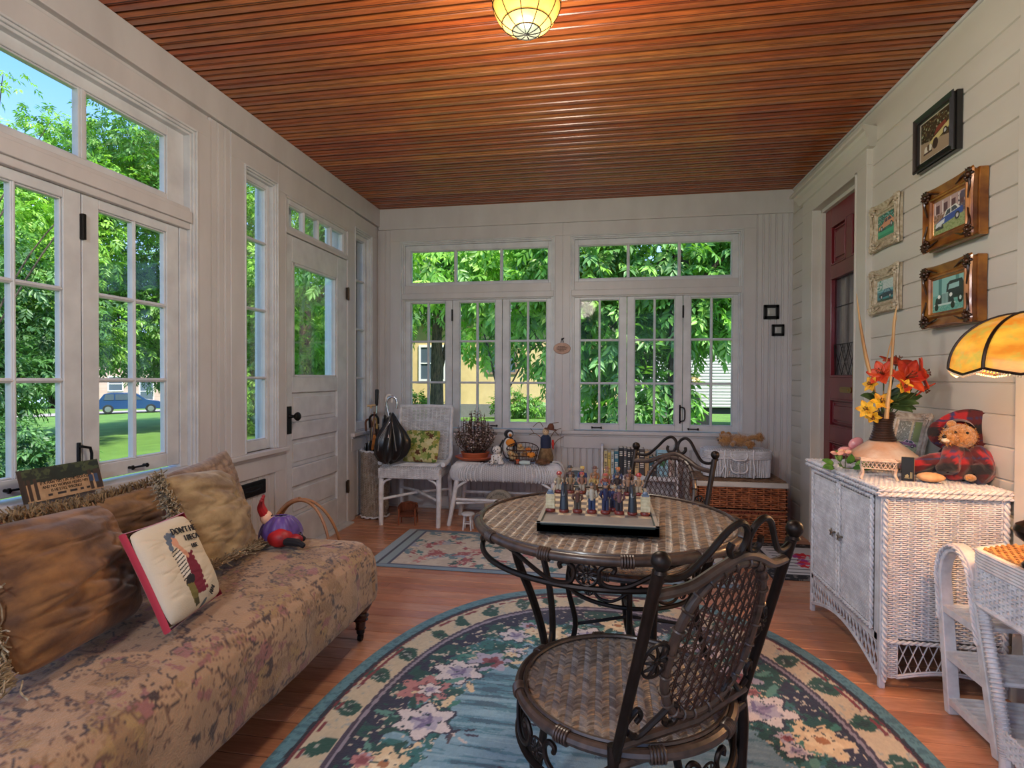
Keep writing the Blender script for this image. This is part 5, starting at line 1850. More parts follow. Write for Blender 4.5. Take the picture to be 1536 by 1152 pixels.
for s in (-1, 1):
 b = B()
 b.ball((s * .034, 0, .102), (.008, .016, .026))
 b.build('ear', M('dog_ear_plush', S(60, 56, 56), .9), dg)
 b = B()
 b.tube([(s * .03, 0, .06), (s * .028, -.03, .02), (s * .03, -.042, .010)], [.013, .012, .012], 8)
 b.ball((s * .03, -.045, .010), (.013, .016, .010))
 b.build('leg', FUR_W, dg)
 b = B()
 b.tube([(s * .03, .01, .02), (s * .045, -.025, .012)], [.016, .013], 8)
 b.ball((s * .047, -.035, .012), (.014, .016, .012))
 b.build('hind_leg', FUR_W, dg)
pn = thing('plush_penguin', 'black and white plush penguin with orange bib behind the wire basket', 'plush toy', (-.765, 4.37, ZT))
b = B()
b.ball((0, 0, .09), (.055, .05, .095))
b.build('body', FUR_B, pn)
b = B()
b.ball((0, 0, .198), (.04, .038, .036))
b.build('head', FUR_B, pn)
b = B()
b.ball((.0, -.022, .09), (.042, .036, .08))
b.ball((.012, -.022, .197), (.022, .02, .022))
b.build('white_front', M('white_plush', S(226, 224, 220), .95, bump=(140, .5, .003)), pn)
b = B()
b.lathe([(.013, 0), (.009, .018), (.002, .034)], seg=12, mat=Matrix.Translation((.018, -.04, .192)) @ Matrix.Rotation(PI / 2, 4, 'X'))
b.ball((.022, -.055, .135), (.036, .016, .032))
b.build('beak_and_bib', ORANGE, pn)
for s in (-1, 1):
 b = B()
 b.tube([(s * .045, 0, .15), (s * .07, -.01, .1), (s * .066, -.015, .05)], [.014, .018, .008], 8, flat=.5)
 b.build('wing', FUR_B, pn)
wb = thing('wire_basket', 'oval brown wire basket with spindled rim holding small plush ornaments', 'basket', (-.635, 4.24, ZT))
WIRE = M('rust_wire', S(70, 44, 34), .6, .5)
b = B()
for z, r in ((.008, .8), (.05, .92), (.095, 1.0)):
 b.tube([(.125 * r * math.cos(a), .075 * r * math.sin(a), z + (.045 * max(0, math.sin(a)) if z > .09 else 0)) for a in np.linspace(0, 2 * PI, 41)[:-1]], .0036, 6, closed=True)
for k in range(26):
 a = 2 * PI * k / 26
 b.tube([(.125 * .8 * math.cos(a), .075 * .8 * math.sin(a), .008), (.125 * math.cos(a), .075 * math.sin(a), .095 + .045 * max(0, math.sin(a)))], .0018, 5)
b.build('wire_frame', WIRE, wb)
b = B()
b.lathe([(.1, .004), (.1, .010), (.01, .010)], seg=30, sy=.6)
b.build('base', WOODB, wb)
small = [('plush_chick', 'fluffy tan chick ornament lying at the left of the wire basket', (-.70, 4.215, ZT + .03), TAN, 1.0),
   ('plush_chick', 'pale tan chick ornament resting high at the back of the wire basket', (-.655, 4.275, ZT + .085), TAN, .85),
   ('plush_chick', 'golden brown chick ornament in the middle of the wire basket', (-.625, 4.215, ZT + .05), FUR_T, .8)]
for k, (nm, lb, c, mt_, s) in enumerate(small):
 t = thing(nm, lb, 'ornament', c, .6 * k, group='ornaments in the wire basket')
 t.scale = (s, s, s)
 b = B()
 b.ball((0, 0, .012), (.036, .03, .028))
 b.build('body', mt_, t)
 b = B()
 b.ball((-.018, -.022, .04), (.024, .022, .022))
 b.build('head', mt_, t)
 b = B()
 b.lathe([(.006, 0), (.001, .012)], seg=8, mat=Matrix.Translation((-.02, -.042, .04)) @ Matrix.Rotation(PI / 2, 4, 'X'))
 b.build('beak', ORANGE, t)
pk = [('orange felt pumpkin at the right rim of the wire basket', (-.565, 4.205, ZT + .06), .030), ('small dull orange pumpkin at the back of the wire basket', (-.595, 4.28, ZT + .09), .022), ('red orange pumpkin low at the front of the wire basket', (-.665, 4.195, ZT + .012), .018)]
for k, (lb, c, r) in enumerate(pk):
 t = thing('felt_pumpkin', lb, 'ornament', c, k, group='ornaments in the wire basket')
 b = B()
 b.loft([[(rr * r * (1 + .1 * math.cos(8 * a)) * math.cos(a), rr * r * (1 + .1 * math.cos(8 * a)) * math.sin(a), z * r) for a in np.linspace(0, 2 * PI, 49)[:-1]] for rr, z in ((.2, -.6), (.7, -.65), (1, -.2), (1, .2), (.75, .6), (.25, .62), (.1, .5))])
 b.build('body', (ORANGE, M('rust_orange_felt', S(196, 120, 60), .9), M('red_orange_felt', S(206, 84, 44), .9))[k], t, smooth=60)
 b = B()
 b.tube([(0, 0, r * .5), (r * .1, 0, r * .95)], r * .12, 6)
 b.build('stem', WOODB, t)
sc = thing('scarecrow_figure', 'rustic twig-armed figure in blue vest and brown hat at the right of the plant table', 'figurine', (-.465, 4.33, ZT))
b = B()
b.lathe([(.06, 0), (.062, .03), (.045, .09), (.03, .12)], seg=16)
b.build('skirt', M('burlap', S(140, 112, 78), .95, var=(S(100, 76, 50), 40, 3), bump=(90, .6, .003)), sc)
b = B()
b.lathe([(.04, .09), (.042, .13), (.04, .18), (.022, .2)], seg=16)
b.build('vest', M('navy_vest', S(40, 48, 74), .9), sc)
b = B()
b.ball((0, -.004, .225), (.027, .026, .03))
b.build('head', M('muslin_face', S(206, 176, 140), .9), sc)
b = B()
for q in (-.009, .009):
 b.ball((q, -.028, .231), (.003, .003, .003), 8, 6)
b.build('eyes', EYE, sc)
b = B()
b.lathe([(.05, .246), (.048, .252), (.028, .254), (.024, .275), (.016, .29), (.004, .294)], seg=18, mat=Matrix.Rotation(.15, 4, 'Y'))
b.build('hat', M('brown_felt_hat', S(104, 62, 44), .9), sc)
b = B()
for pts in ([(-.03, 0, .17), (-.08, -.01, .21), (-.13, -.02, .2)], [(.03, 0, .17), (.07, 0, .23), (.12, 0, .255)], [(-.02, .0, .26), (-.05, 0, .3), (-.1, 0, .262)], [(.02, 0, .27), (.05, 0, .29), (.10, 0, .30)], [(.07, 0, .23), (.1, 0, .2)], [(.05, 0, .1), (.09, 0, .16), (.14, 0, .19)], [(-.09, -.01, .21), (-.12, 0, .25)]):
 b.tube(smoothpath(pts, 4), .003, 5)
b.build('twig_arms', M('bare_twig', S(110, 90, 70), .9), sc)
b = B()
b.ball((.058, -.02, .135), (.011, .011, .022))
b.ball((.058, -.024, .158), (.009, .009, .009))
b.tube([(.058, -.018, .115), (.06, -.012, .09)], [.008, .003], 6)
b.build('red_bird', M('red_bird_paint', S(206, 52, 40), .6), sc)
fg = thing('lying_figurine', 'small painted figurine lying on its side at the front of the plant table', 'figurine', (-.61, 4.125, ZT - .005), 0)
b = B()
b.tube([(.05, 0, .014), (-.005, 0, .016), (-.03, 0, .014)], [.014, .017, .010], 10)
b.build('body', M('pale_aqua_paint', S(186, 204, 200), .5), fg)
b = B()
b.ball((-.044, 0, .015), (.013, .012, .013))
b.build('head', M('red_brown_paint', S(150, 84, 64), .6), fg)
b = B()
b.lathe([(.016, 0), (.016, .01), (.004, .014)], seg=12, mat=Matrix.Translation((-.058, 0, .016)) @ Matrix.Rotation(-PI / 2, 4, 'Y'))
b.build('cap', M('dark_cap', S(44, 38, 38), .7), fg)
pc = thing('pine_cone', 'brown pine cone lying at the front right of the plant table', 'pine cone', (-.462, 4.13, ZT + .018))
b = B()
for i in range(12):
 f = i / 11
 r = .026 * math.sin(PI * (.12 + .8 * f))
 for k in range(10):
  a = 2 * PI * k / 10 + i * .6
  p = (-.05 + .1 * f, r * .8 * math.cos(a), r * .8 * math.sin(a))
  b.leaf(p, (-.4, math.cos(a), math.sin(a)), (1, 0, 0), .016, .016, .05)
b.tube([(-.048, 0, 0), (0, 0, 0), (.05, 0, 0)], [.012, .02, .006], 10)
b.build('scales', M('cone_brown', S(150, 110, 78), .8, var=(S(104, 70, 46), 50, 2)), pc)
for k, (x, y, s) in enumerate(((-1.012, 4.03, 1), (-.885, 4.00, .92))):
 t = thing('mini_stool', ('tiny white round stool on the floor left of the round plaque', 'tiny white round stool half hidden by the bistro table')[k], 'stool', (x, y, 0), .3 * k, group='tiny stools under the plant table')
 t.scale = (s, s, s)
 b = B()
 b.lathe([(.042, .108), (.05, .112), (.05, .122), (.042, .126), (.01, .126)], seg=24)
 b.build('seat', WW, t)
 for q in range(4):
  a = PI / 4 + q * PI / 2
  b = B()
  b.tube([(.03 * math.cos(a), .03 * math.sin(a), .11), (.043 * math.cos(a), .043 * math.sin(a), 0)], .0065, 7)
  b.build('leg', WW, t)
 b = B()
 for q in range(4):
  a, a2 = PI / 4 + q * PI / 2, PI / 4 + (q + 1) * PI / 2
  b.tube([(.037 * math.cos(a), .037 * math.sin(a), .05), (.037 * math.cos(a2), .037 * math.sin(a2), .05)], .004, 6)
 b.build('rung', WW, t)
dc = thing('doll_chair', 'miniature brown wicker armchair on the floor under the white chair', 'doll chair', (-1.505, 4.10, 0), .15)
BRW = weave_mat('brown_doll_wicker', S(128, 66, 40), S(56, 26, 16), .012, .006, 'box')
b = B()
b.box(-.07, .07, -.045, .06, .06, .082)
b.build('seat', BRW, dc, bevel=.008)
for x in (-.062, .062):
 for y, zt in ((-.04, .125), (.055, .06)):
  b = B()
  b.tube([(x, y, 0), (x, y, zt)], .0065, 7)
  b.build('leg', M('brown_cane', S(136, 76, 46), .5), dc)
b = B()
b.sheet(np.array([[(.07 * math.cos(a), .02 + .055 * math.sin(a) if a < 9 else 0, z) for z in np.linspace(.08, .15, 4)] for a in np.linspace(0, PI, 20)]))
b.build('backrest', BRW, dc, solid=.008)
b = B()
b.tube([(-.066, -.045, .125), (-.072, 0, .135), (-.06, .05, .15), (0, .078, .155), (.06, .05, .15), (.072, 0, .135), (.066, -.045, .125)], .007, 8)
b.build('arm_rail', M('brown_cane_dark', S(104, 54, 32), .5), dc)
rp = thing('round_plaque', 'round cream plaque with ring of lettering leaning under the plant table', 'plaque')
rp.matrix_world = pose((-.835, 4.33, .125), (-.1, -.95, .25), UP)
b = B()
b.lathe([(.01, -.008), (.118, -.008), (.122, -.004), (.122, .004), (.116, .010), (.108, .007), (.07, .007), (.066, .011), (.01, .011)], seg=48)
b.build('disc', M('cream_plaster', S(196, 188, 170), .8, var=(S(160, 150, 130), 20, 3)), rp)
WELT = M('plaque_grey_paint', S(70, 72, 66), .8)
b = B()
for k in range(22):
 a = math.radians(170 - k * 15)
 c = Vector((.088 * math.cos(a), .088 * math.sin(a), .008))
 t_ = Vector((-math.sin(a), math.cos(a), 0))
 n_ = Vector((math.cos(a), math.sin(a), 0))
 for q in range(3):
  o1 = c + t_ * (-.006 + .006 * q)
  b.tube([o1 - n_ * .009, o1 + n_ * (.009 if q != 1 else .0)], .0016, 4)
tag(b.build('raised_letters', WELT, rp), kind='stuff')
b = B()
for k in range(9):
 a = 2 * PI * k / 9
 b.leaf((.01 * math.cos(a), .01 * math.sin(a), .012), (math.cos(a), math.sin(a), .1), (0, 0, 1), .04, .016)
b.build('leaf_motif', WELT, rp)
am = thing('arched_mirror', 'small arch-topped white framed picture standing behind the chess set', 'picture')
am.matrix_world = pose((-.24, 4.52, .02), (0, -.99, .12), UP)
oarc = [(-.118, 0), (-.118, .27)] + [(.118 * math.cos(a), .27 + .118 * math.sin(a)) for a in np.linspace(PI, 0, 24)] + [(.118, 0)]
iarc = [(-.092, .03), (-.092, .27)] + [(.092 * math.cos(a), .27 + .092 * math.sin(a)) for a in np.linspace(PI, 0, 24)] + [(.092, .03)]
b = B()
n = len(oarc)
vs = [(x, y, 0) for x, y in oarc] + [(x, y, .022) for x, y in oarc] + [(x, y, .022) for x, y in iarc] + [(x, y, .004) for x, y in iarc]
fs = []
for L_ in range(3):
 for i in range(n):
  fs.append((L_ * n + i, L_ * n + (i + 1) % n, (L_ + 1) * n + (i + 1) % n, (L_ + 1) * n + i))
b.add(vs, fs)
b.build('frame', M('old_white_frame', S(196, 192, 182), .6, var=(S(160, 154, 142), 20, 3)), am, smooth=30)
cv = Canvas(.184, .34, .004, S(40, 46, 40))
cv.ell(.06, .26, .05, .05, S(96, 116, 120), 0, .2, 5)
cv.ell(.11, .22, .04, .06, S(54, 66, 56), 0, .3, 6)
cv.ell(.10, .27, .03, .02, S(150, 164, 168))
cv.put(fbm(cv.U * 60, cv.V * 60, 8) > .6, S(70, 80, 62))
P = np.stack([cv.U - .092, cv.V + .022, np.full_like(cv.U, .006)], -1)
lim = .27 + np.sqrt(np.clip(.092 ** 2 - P[..., 0] ** 2, 0, 1))
P[..., 1] = np.minimum(P[..., 1], lim)
np_mesh('printed_picture', P, cv.a, M('dark_print', rough=.3, attr=True), am)
rk = thing('book_rack', 'small white rack of painted wood holding a row of books under the far right window', 'book rack', (.255, 4.52, 0))
b = B()
b.box(-.285, .285, -.10, .10, .335, .35)
b.build('shelf', WW, rk, bevel=.003)
for s in (-1, 1):
 b = B()
 b.box(s * .285 - .008, s * .285 + .008, -.10, .10, .0, .60)
 b.build('side_panel', WW, rk, bevel=.004)
b = B()
b.box(-.285, .285, -.10, .10, .10, .115)
b.box(-.285, .285, -.098, -.088, .35, .372)
b.build('rail', WW, rk, bevel=.003)
books = [(.027, .205, S(214, 200, 150), 'cream'), (.024, .195, S(206, 182, 96), 'yellow spotted'), (.024, .20, S(196, 204, 198), 'pale grey'), (.034, .205, S(54, 118, 142), 'teal blue'), (.034, .232, S(34, 34, 38), 'black with white title band'),
   (.027, .232, S(70, 72, 78), 'charcoal'), (.028, .226, S(30, 32, 40), 'blue black'), (.026, .226, S(42, 40, 44), 'soft black'), (.034, .215, S(206, 176, 132), 'tan'), (.040, .228, S(72, 66, 66), 'dark grey'), (.032, .212, S(190, 156, 112), 'light brown'), (.030, .17, S(32, 84, 104), 'short dark teal'), (.026, .172, S(46, 52, 58), 'short slate'),
   (.085, .225, S(150, 196, 214), 'wide sky blue boxed'), (.024, .21, S(218, 190, 178), 'pale pink'), (.022, .20, S(170, 160, 150), 'stone grey')]
x = .255 - .272
PAPER = M('book_paper', S(222, 214, 194), .9)
for k, (wd, h, c, nm) in enumerate(books):
 t = thing('book', 'upright %s book in the white rack, %s' % (nm, ('first from the left', 'second from the left', 'third from the left', 'fourth from the left', 'fifth from the left', 'sixth from the left', 'left of the soft black one', 'left of the tan one', 'middle of the row', 'right of the tan one', 'right of the dark grey one', 'lower than its neighbours', 'left of the blue box', 'near its right end', 'second from the right', 'last at the right')[k]), 'book', (x + wd / 2, 4.52, .351), group='books in the white rack')
 d = rnd.uniform(.13, .15)
 b = B()
 b.box(-wd / 2 + .0005, wd / 2 - .0005, -d / 2, -d / 2 + .004, 0, h)
 b.box(-wd / 2 + .0005, -wd / 2 + .003, -d / 2, d / 2, 0, h)
 b.box(wd / 2 - .003, wd / 2 - .0005, -d / 2, d / 2, 0, h)
 b.build('cover', M('book_cloth', c, .55, var=(tuple(q * .8 for q in c), 40, 2)), t, smooth=0, bevel=.0015)
 b = B()
 b.box(-wd / 2 + .003, wd / 2 - .003, -d / 2 + .004, d / 2 - .006, .003, h - .004)
 b.build('pages', PAPER, t, smooth=0)
 b = B()
 cc = S(226, 222, 210) if sum(c) < .6 else S(84, 72, 60)
 for (za, zb) in ((.72, .9), (.35, .6), (.06, .12)):
  if k % 3 == 1 and za < .5:
   continue
  nline = max(1, int((zb - za) * h / .012))
  for q in range(nline):
   zz_ = za * h + (zb - za) * h * (q + .5) / nline
   b.box(-wd / 2 + .006, wd / 2 - .006, -d / 2 - .0006, -d / 2 + .001, zz_ - .0032, zz_ + .0032)
 b.build('spine_bands', M('spine_ink', cc, .6), t, smooth=0)
 if wd > .08:
  b = B()
  b.ball((.005, -d / 2 - .001, .14), (.014, .002, .05))
  b.ball((-.012, -d / 2 - .001, .12), (.012, .002, .022))
  b.ball((.022, -d / 2 - .001, .15), (.010, .002, .02))
  b.build('plant_picture', M('cactus_green', S(60, 136, 88), .7), t)
 x += wd + .0016
HB = M('brown_willow', S(190, 114, 70), .5, var=(S(124, 68, 42), 26, 3, (1, 1, 1), .35, .65), coat=.15)
HBL = M('light_willow', S(186, 128, 84), .5, var=(S(128, 76, 46), 26, 3))
HDK = M('dark_willow_gap', S(26, 14, 10), .9)
hm = thing('hamper', 'large brown willow hamper with white banded lid under the right end of the far windows', 'hamper', (.94, 4.31, 0))
hw, hd = .585, .37
b = B()
b.box(-hw / 2 + .03, hw / 2 - .03, -hd / 2 + .03, hd / 2 - .03, .02, .37)
b.build('lining', HDK, hm, smooth=0)
b = B()
for (fn, ww_) in ((lambda u, v, d: (-hw / 2 + u, -hd / 2 - d, .018 + v), hw), (lambda u, v, d: (-hw / 2 - d, -hd / 2 + u, .018 + v), hd), (lambda u, v, d: (hw / 2 + d, -hd / 2 + u, .018 + v), hd)):
 weave_panel(b, fn, ww_, .155, .05, .014, .0056, .006, .008, 6)
 weave_panel(b, lambda u, v, d: (lambda q: (q[0], q[1], q[2] + .20))(fn(u, v, d)), ww_, .15, .05, .014, .0056, .006, .008, 6)
b.build('woven_sides', HB, hm)
b = B()
for z in (.183, .193):
 pass
for k in range(13):
 for z, o in ((.185, 0), (.199, .5)):
  x = -hw / 2 + (k + o) * hw / 13
  b.box(x + .002, min(x + hw / 13 - .004, hw / 2), -hd / 2 - .009, -hd / 2 + .004, z - .006, z + .006)
b.build('ladder_band', M('reddish_splint', S(132, 62, 36), .5), hm, smooth=0, bevel=.002)
b = B()
for z in (.012, .176, .206):
 b.tube([(-hw / 2 - .006, -hd / 2 - .006, z), (hw / 2 + .006, -hd / 2 - .006, z), (hw / 2 + .006, hd / 2, z)], .005, 6)
b.build('binding', HBL, hm)
b = B()
b.box(-hw / 2 - .014, hw / 2 + .014, -hd / 2 - .016, hd / 2 + .01, .368, .405)
b.build('lid_band', M('white_lid_band', S(206, 200, 190), .6, var=(S(178, 170, 158), 14, 3, (.2, 1, 1))), hm, smooth=0, bevel=.006)
b = B()
weave_panel(b, lambda u, v, d: (-hw / 2 + u, -hd / 2 + v, .409 + d), hw, hd, .04, .010, .0046, .005, .004, 6)
b.build('lid_weave', M('lid_willow', S(122, 92, 66), .6, var=(S(76, 54, 38), 26, 3)), hm)
wk = thing('picnic_case', 'white wicker case with two looped handles standing on the brown hamper', 'wicker case', (.935, 4.315, .4205))
cw, cd, chh = .45, .23, .20
b = B()
n = 96
rings = []
for z, off in ((0, -.008), (.01, 0), (.13, .004), (.134, .008), (.185, .006), (.20, -.012), (.205, -.05)):
 ring = []
 for k in range(n):
  a = 2 * PI * k / n
  cx, sx = math.cos(a), math.sin(a)
  ring.append(((cw / 2 + off) * math.copysign(abs(cx) ** .45, cx), (cd / 2 + off) * math.copysign(abs(sx) ** .45, sx), z))
 rings.append(ring)
b.loft(rings)
b.build('case_body', WWB, wk, smooth=50)
b = B()
for k in range(70):
 a = 2 * PI * (k + .5) / 70
 cx, sx = math.cos(a), math.sin(a)
 pts = [((cw / 2 + off) * math.copysign(abs(cx) ** .45, cx), (cd / 2 + off) * math.copysign(abs(sx) ** .45, sx), z) for z, off in ((.004, .003), (.06, .005), (.13, .007))]
 b.tube(pts, .0042, 5)
for z in (.137, .147, .157, .167, .177, .187):
 b.tube([((cw / 2 + .011) * math.copysign(abs(math.cos(a)) ** .45, math.cos(a)), (cd / 2 + .011) * math.copysign(abs(math.sin(a)) ** .45, math.sin(a)), z) for a in np.linspace(0, 2 * PI, 97)[:-1]], .0046, 5, closed=True)
b.build('woven_ribs', WW, wk)
for z0, dz in ((.182, -.052), (.095, -.055)):
 b = B()
 y = -cd / 2 - .02
 b.tube(smoothpath([(-.055, y + .01, z0), (-.054, y - .006, z0 + dz * .6), (-.035, y - .008, z0 + dz), (.0, y - .008, z0 + dz * 1.04), (.035, y - .008, z0 + dz), (.054, y - .006, z0 + dz * .6), (.055, y + .01, z0)], 4), .0055, 7)
 b.build('loop_handle', WW, wk)
for x in (-.095, .10):
 b = B()
 b.tube([(x, -cd / 2 - .014, .2), (x - .004, -cd / 2 - .018, .12), (x + .006, -cd / 2 - .016, .07), (x, -cd / 2 - .014, .0)], .0055, 7)
 b.tube([(x, -cd / 2 - .014, .09), (x - .03 if x < 0 else x + .012, -cd / 2 - .014, .02)], .004, 6)
 b.build('strap', WW, wk)
def bear_fur(parent, centers, n, L, mat, seed):
 rs = np.random.RandomState(seed)
 b = B()
 for (c, r) in centers:
  for k in range(n):
   d = rs.normal(size=3)
   d /= np.linalg.norm(d)
   p = Vector(c) + Vector([d[i] * r[i] for i in range(3)])
   e = p + Vector(d) * L + Vector(rs.normal(size=3)) * L * .6
   b.tube([p, (p + e) / 2 + Vector(rs.normal(size=3)) * L * .2, e], [.0012, .001, .0005], 3)
 return tag(b.build('fur', mat, parent), 'short golden plush pile', kind='stuff')
tb = thing('teddy_bear', 'golden plush bear lying on its side on the white wicker case', 'plush toy', (.90, 4.30, .637))
b = B()
b.ball((-.035, 0, .045), (.052, .046, .046))
b.ball((-.07, -.02, .04), (.02, .02, .018))
b.build('head', FUR_T, tb)
b = B()
b.ball((.065, .0, .042), (.07, .05, .042))
b.build('body', FUR_T, tb)
for x, y, z in ((-.05, .02, .09), (-.01, .02, .085)):
 b = B()
 b.ball((x, y, z), (.017, .009, .017))
 b.build('ear', FUR_T, tb)
for pts, r in (([(.1, -.01, .05), (.15, 0, .066), (.20, .0, .066)], .019), ([(.09, -.03, .025), (.12, -.06, .02), (.12, -.075, .018)], .018)):
 b = B()
 b.tube(pts, r, 8)
 b.ball(pts[-1], r * 1.25)
 b.build('leg', FUR_T, tb)
for pts in ([(.02, -.03, .03), (-.0, -.065, .018)], [(.03, .03, .04), (.03, .06, .02)]):
 b = B()
 b.tube(pts, .016, 8)
 b.ball(pts[-1], .018)
 b.build('arm', FUR_T, tb)
b = B()
b.ball((-.091, -.026, .043), (.006, .006, .005), 8, 6)
b.ball((-.07, -.035, .06), (.004, .004, .004), 8, 6)
b.build('face_beads', EYE, tb)
bear_fur(tb, [((-.035, 0, .045), (.052, .046, .046)), ((.065, 0, .042), (.07, .05, .042)), ((.2, 0, .066), (.024, .024, .024)), ((.12, -.075, .02), (.022, .02, .018))], 260, .010, M('golden_pile', S(196, 146, 84), .95, var=(S(150, 100, 52), 60, 2)), 4)
for k, (x, z, s) in enumerate(((1.268, 1.652, .112), (1.318, 1.510, .090))):
 t = thing('small_frame', ('tiny dark square frame, the upper of two on the far wall', 'tiny dark square frame, the lower of two on the far wall')[k], 'picture', (x, FY + .006, z), group='tiny dark frames on the far wall')
 s2 = s / 2
 b = B()
 for a0, a1, c0, c1 in ((-s2, s2, s2 - s * .22, s2), (-s2, s2, -s2, -s2 + s * .22), (-s2, -s2 + s * .22, -s2, s2), (s2 - s * .22, s2, -s2, s2)):
  b.box(a0, a1, -.02, 0, c0, c1)
 b.build('frame', BLACK, t, smooth=0, bevel=.003)
 b = B()
 q = s2 - s * .2
 b.box(-q, q, -.010, -.002, -q, q)
 b.box(-q * .6, q * .6, -.013, -.009, -q * .6, q * .6)
 b.build('silver_inset', M('silver_mat', S(176, 174, 168), .35, .5), t, smooth=0, bevel=.003)
pq = thing('oval_plaque', 'oval pinkish wooden plaque with small black figure between the far windows', 'plaque', (-.366, FY - .001, 1.376))
b = B()
b.prism([(.071 * math.cos(a), .047 * math.sin(a)) for a in np.linspace(0, 2 * PI, 49)[:-1]], lambda u, v, d: (u, -d, v), 0, .012)
b.build('oval_board', M('pink_wood', S(196, 160, 140), .6, var=(S(170, 132, 112), 16, 3)), pq, bevel=.004)
b = B()
for k, (w_, z) in enumerate(((.07, .016), (.09, .004), (.086, -.008), (.05, -.02))):
 for q in range(int(w_ / .009)):
  x = -w_ / 2 + q * .009
  b.box(x, x + .006, -.0135, -.011, z - .003, z + .003)
tag(b.build('painted_writing', M('plaque_ink', S(60, 44, 40), .7), pq, smooth=0), kind='stuff')
b = B()
b.ball((.002, -.006, .078), (.010, .004, .008))
b.tube([(-.004, -.006, .072), (-.01, -.006, .05)], .003, 5)
b.tube([(.006, -.006, .072), (.012, -.006, .05)], .003, 5)
b.tube([(.010, -.006, .082), (.018, -.006, .088)], .004, 5)
b.build('black_figure', BLACK, pq)
RUGM = M('wool_rug', rough=.95, attr=True, bump=(260, .7, .003), sheen=.2)
def rug_pattern(cv, seed, n, pal, xr, yr, r0, r1):
 rs = np.random.RandomState(seed)
 for k in range(n):
  x, y = rs.uniform(*xr), rs.uniform(*yr)
  cv.ell(x, y, rs.uniform(r0, r1), rs.uniform(r0, r1) * .7, pal[rs.randint(len(pal))], rs.uniform(0, 3), .3, rs.randint(4, 7), rs.uniform(0, 6))
NAVY, TEAL, DGRN, CRM, ROSE, LILAC, BLUE = S(34, 40, 66), S(52, 116, 120), S(26, 78, 72), S(222, 206, 178), S(160, 72, 78), S(176, 172, 196), S(118, 158, 180)
mw_, mh_ = 2.15, .80
cv = Canvas(mw_, mh_, .006, S(196, 184, 166))
rug_pattern(cv, 3, 260, [DGRN, TEAL, S(206, 196, 180), S(150, 160, 178), ROSE, S(196, 128, 122), S(210, 200, 182), S(92, 128, 138)], (.12, mw_), (.06, mh_ - .06), .02, .07)
nz = fbm(cv.U * 40, cv.V * 90, 3)
cv.put(nz > .66, S(216, 206, 188))
for e in (0,):
 cv.rect(0, 0, mw_, .05, S(120, 146, 164))
 cv.rect(0, .035, mw_, .05, S(70, 84, 110))
 cv.rect(0, mh_ - .05, mw_, mh_, S(84, 104, 124))
 cv.rect(0, 0, .055, mh_, S(150, 168, 178))
 cv.rect(.055, .03, .075, mh_ - .03, NAVY)
 cv.rect(.075, .04, .13, mh_ - .04, S(140, 162, 168))
 cv.rect(.13, .05, .15, mh_ - .05, S(52, 60, 92))
rg = np_mesh('runner_rug', np.stack([-1.43 + cv.U + .0 * cv.V, 3.14 + cv.V, np.full_like(cv.U, .008) + .001 * nz], -1), cv.a, RUGM)
rg.modifiers.new('s', 'SOLIDIFY').thickness = .007
tag(rg, 'pale blue floral runner rug on the boards before the white wicker furniture', 'rug')
mw_, mh_ = .62, .72
cv = Canvas(mw_, mh_, .005, S(36, 36, 40))
nz = fbm(cv.U * 45, cv.V * 45, 9)
cv.put(nz > .6, S(120, 112, 108))
cv.rect(.075, .075, mw_ - .06, mh_ - .075, S(30, 32, 36))
cv.rect(.09, .09, mw_ - .06, mh_ - .09, S(206, 208, 210))
for k in range(9):
 cv.rect(.12, .60 - k * .06, .12 + .09 + .05 * ((k * 7) % 3), .61 - k * .06, S(90, 92, 98))
rs = np.random.RandomState(2)
for k in range(26):
 cv.ell(rs.uniform(.25, .5), rs.uniform(.22, .5), rs.uniform(.02, .05), rs.uniform(.02, .04), [S(196, 40, 66), S(222, 70, 96), S(160, 60, 140), S(210, 40, 50)][rs.randint(4)], rs.uniform(0, 3), .3, 5, k)
dm = np_mesh('door_mat', np.stack([.93 + cv.U - .02 * cv.V, 3.33 + cv.V, np.full_like(cv.U, .007)], -1), cv.a, M('door_mat_pile', rough=.95, attr=True, bump=(220, .5, .003)))
dm.modifiers.new('s', 'SOLIDIFY').thickness = .006
tag(dm, 'black bordered door mat with pink flowers before the red door', 'door mat')
A_, B_, CY_ = .985, 1.42, 1.59
res = .005
cv = Canvas(2 * A_, 2 * B_, res, S(124, 164, 184))
X, Y = cv.U - A_, cv.V - B_
q = (np.abs(X / A_) ** 2.3 + np.abs(Y / B_) ** 2.3) ** (1 / 2.3)
th = np.arctan2(Y / B_, X / A_)
n1, n2, n3 = fbm(X * 7, Y * 7, 1), fbm(X * 16, Y * 16, 5), fbm(X * 60, Y * 60, 9)
streak = fbm(X * 5, Y * 55, 33)
cv.put(streak > .56, S(88, 138, 156))
cv.put(streak > .66, S(68, 104, 124))
cv.put(streak < .36, S(140, 178, 194))
inner = .80
ring = (q > .52 + .16 * (n1 - .5)) & (q < inner)
cv.put(ring & (n2 > .36), S(44, 112, 112))
cv.put(ring & (n2 > .52), S(26, 82, 78))
cv.put(ring & (q > .70 + .10 * (n1 - .5)) & (n2 < .52), S(36, 40, 68))
cv.put(ring & (n3 > .68), S(206, 196, 178))
rs = np.random.RandomState(12)
LIL, WHT, CRM2, ROS, PNK, NV = S(178, 174, 194), S(220, 212, 212), S(226, 204, 166), S(142, 78, 86), S(186, 128, 128), S(42, 44, 68)
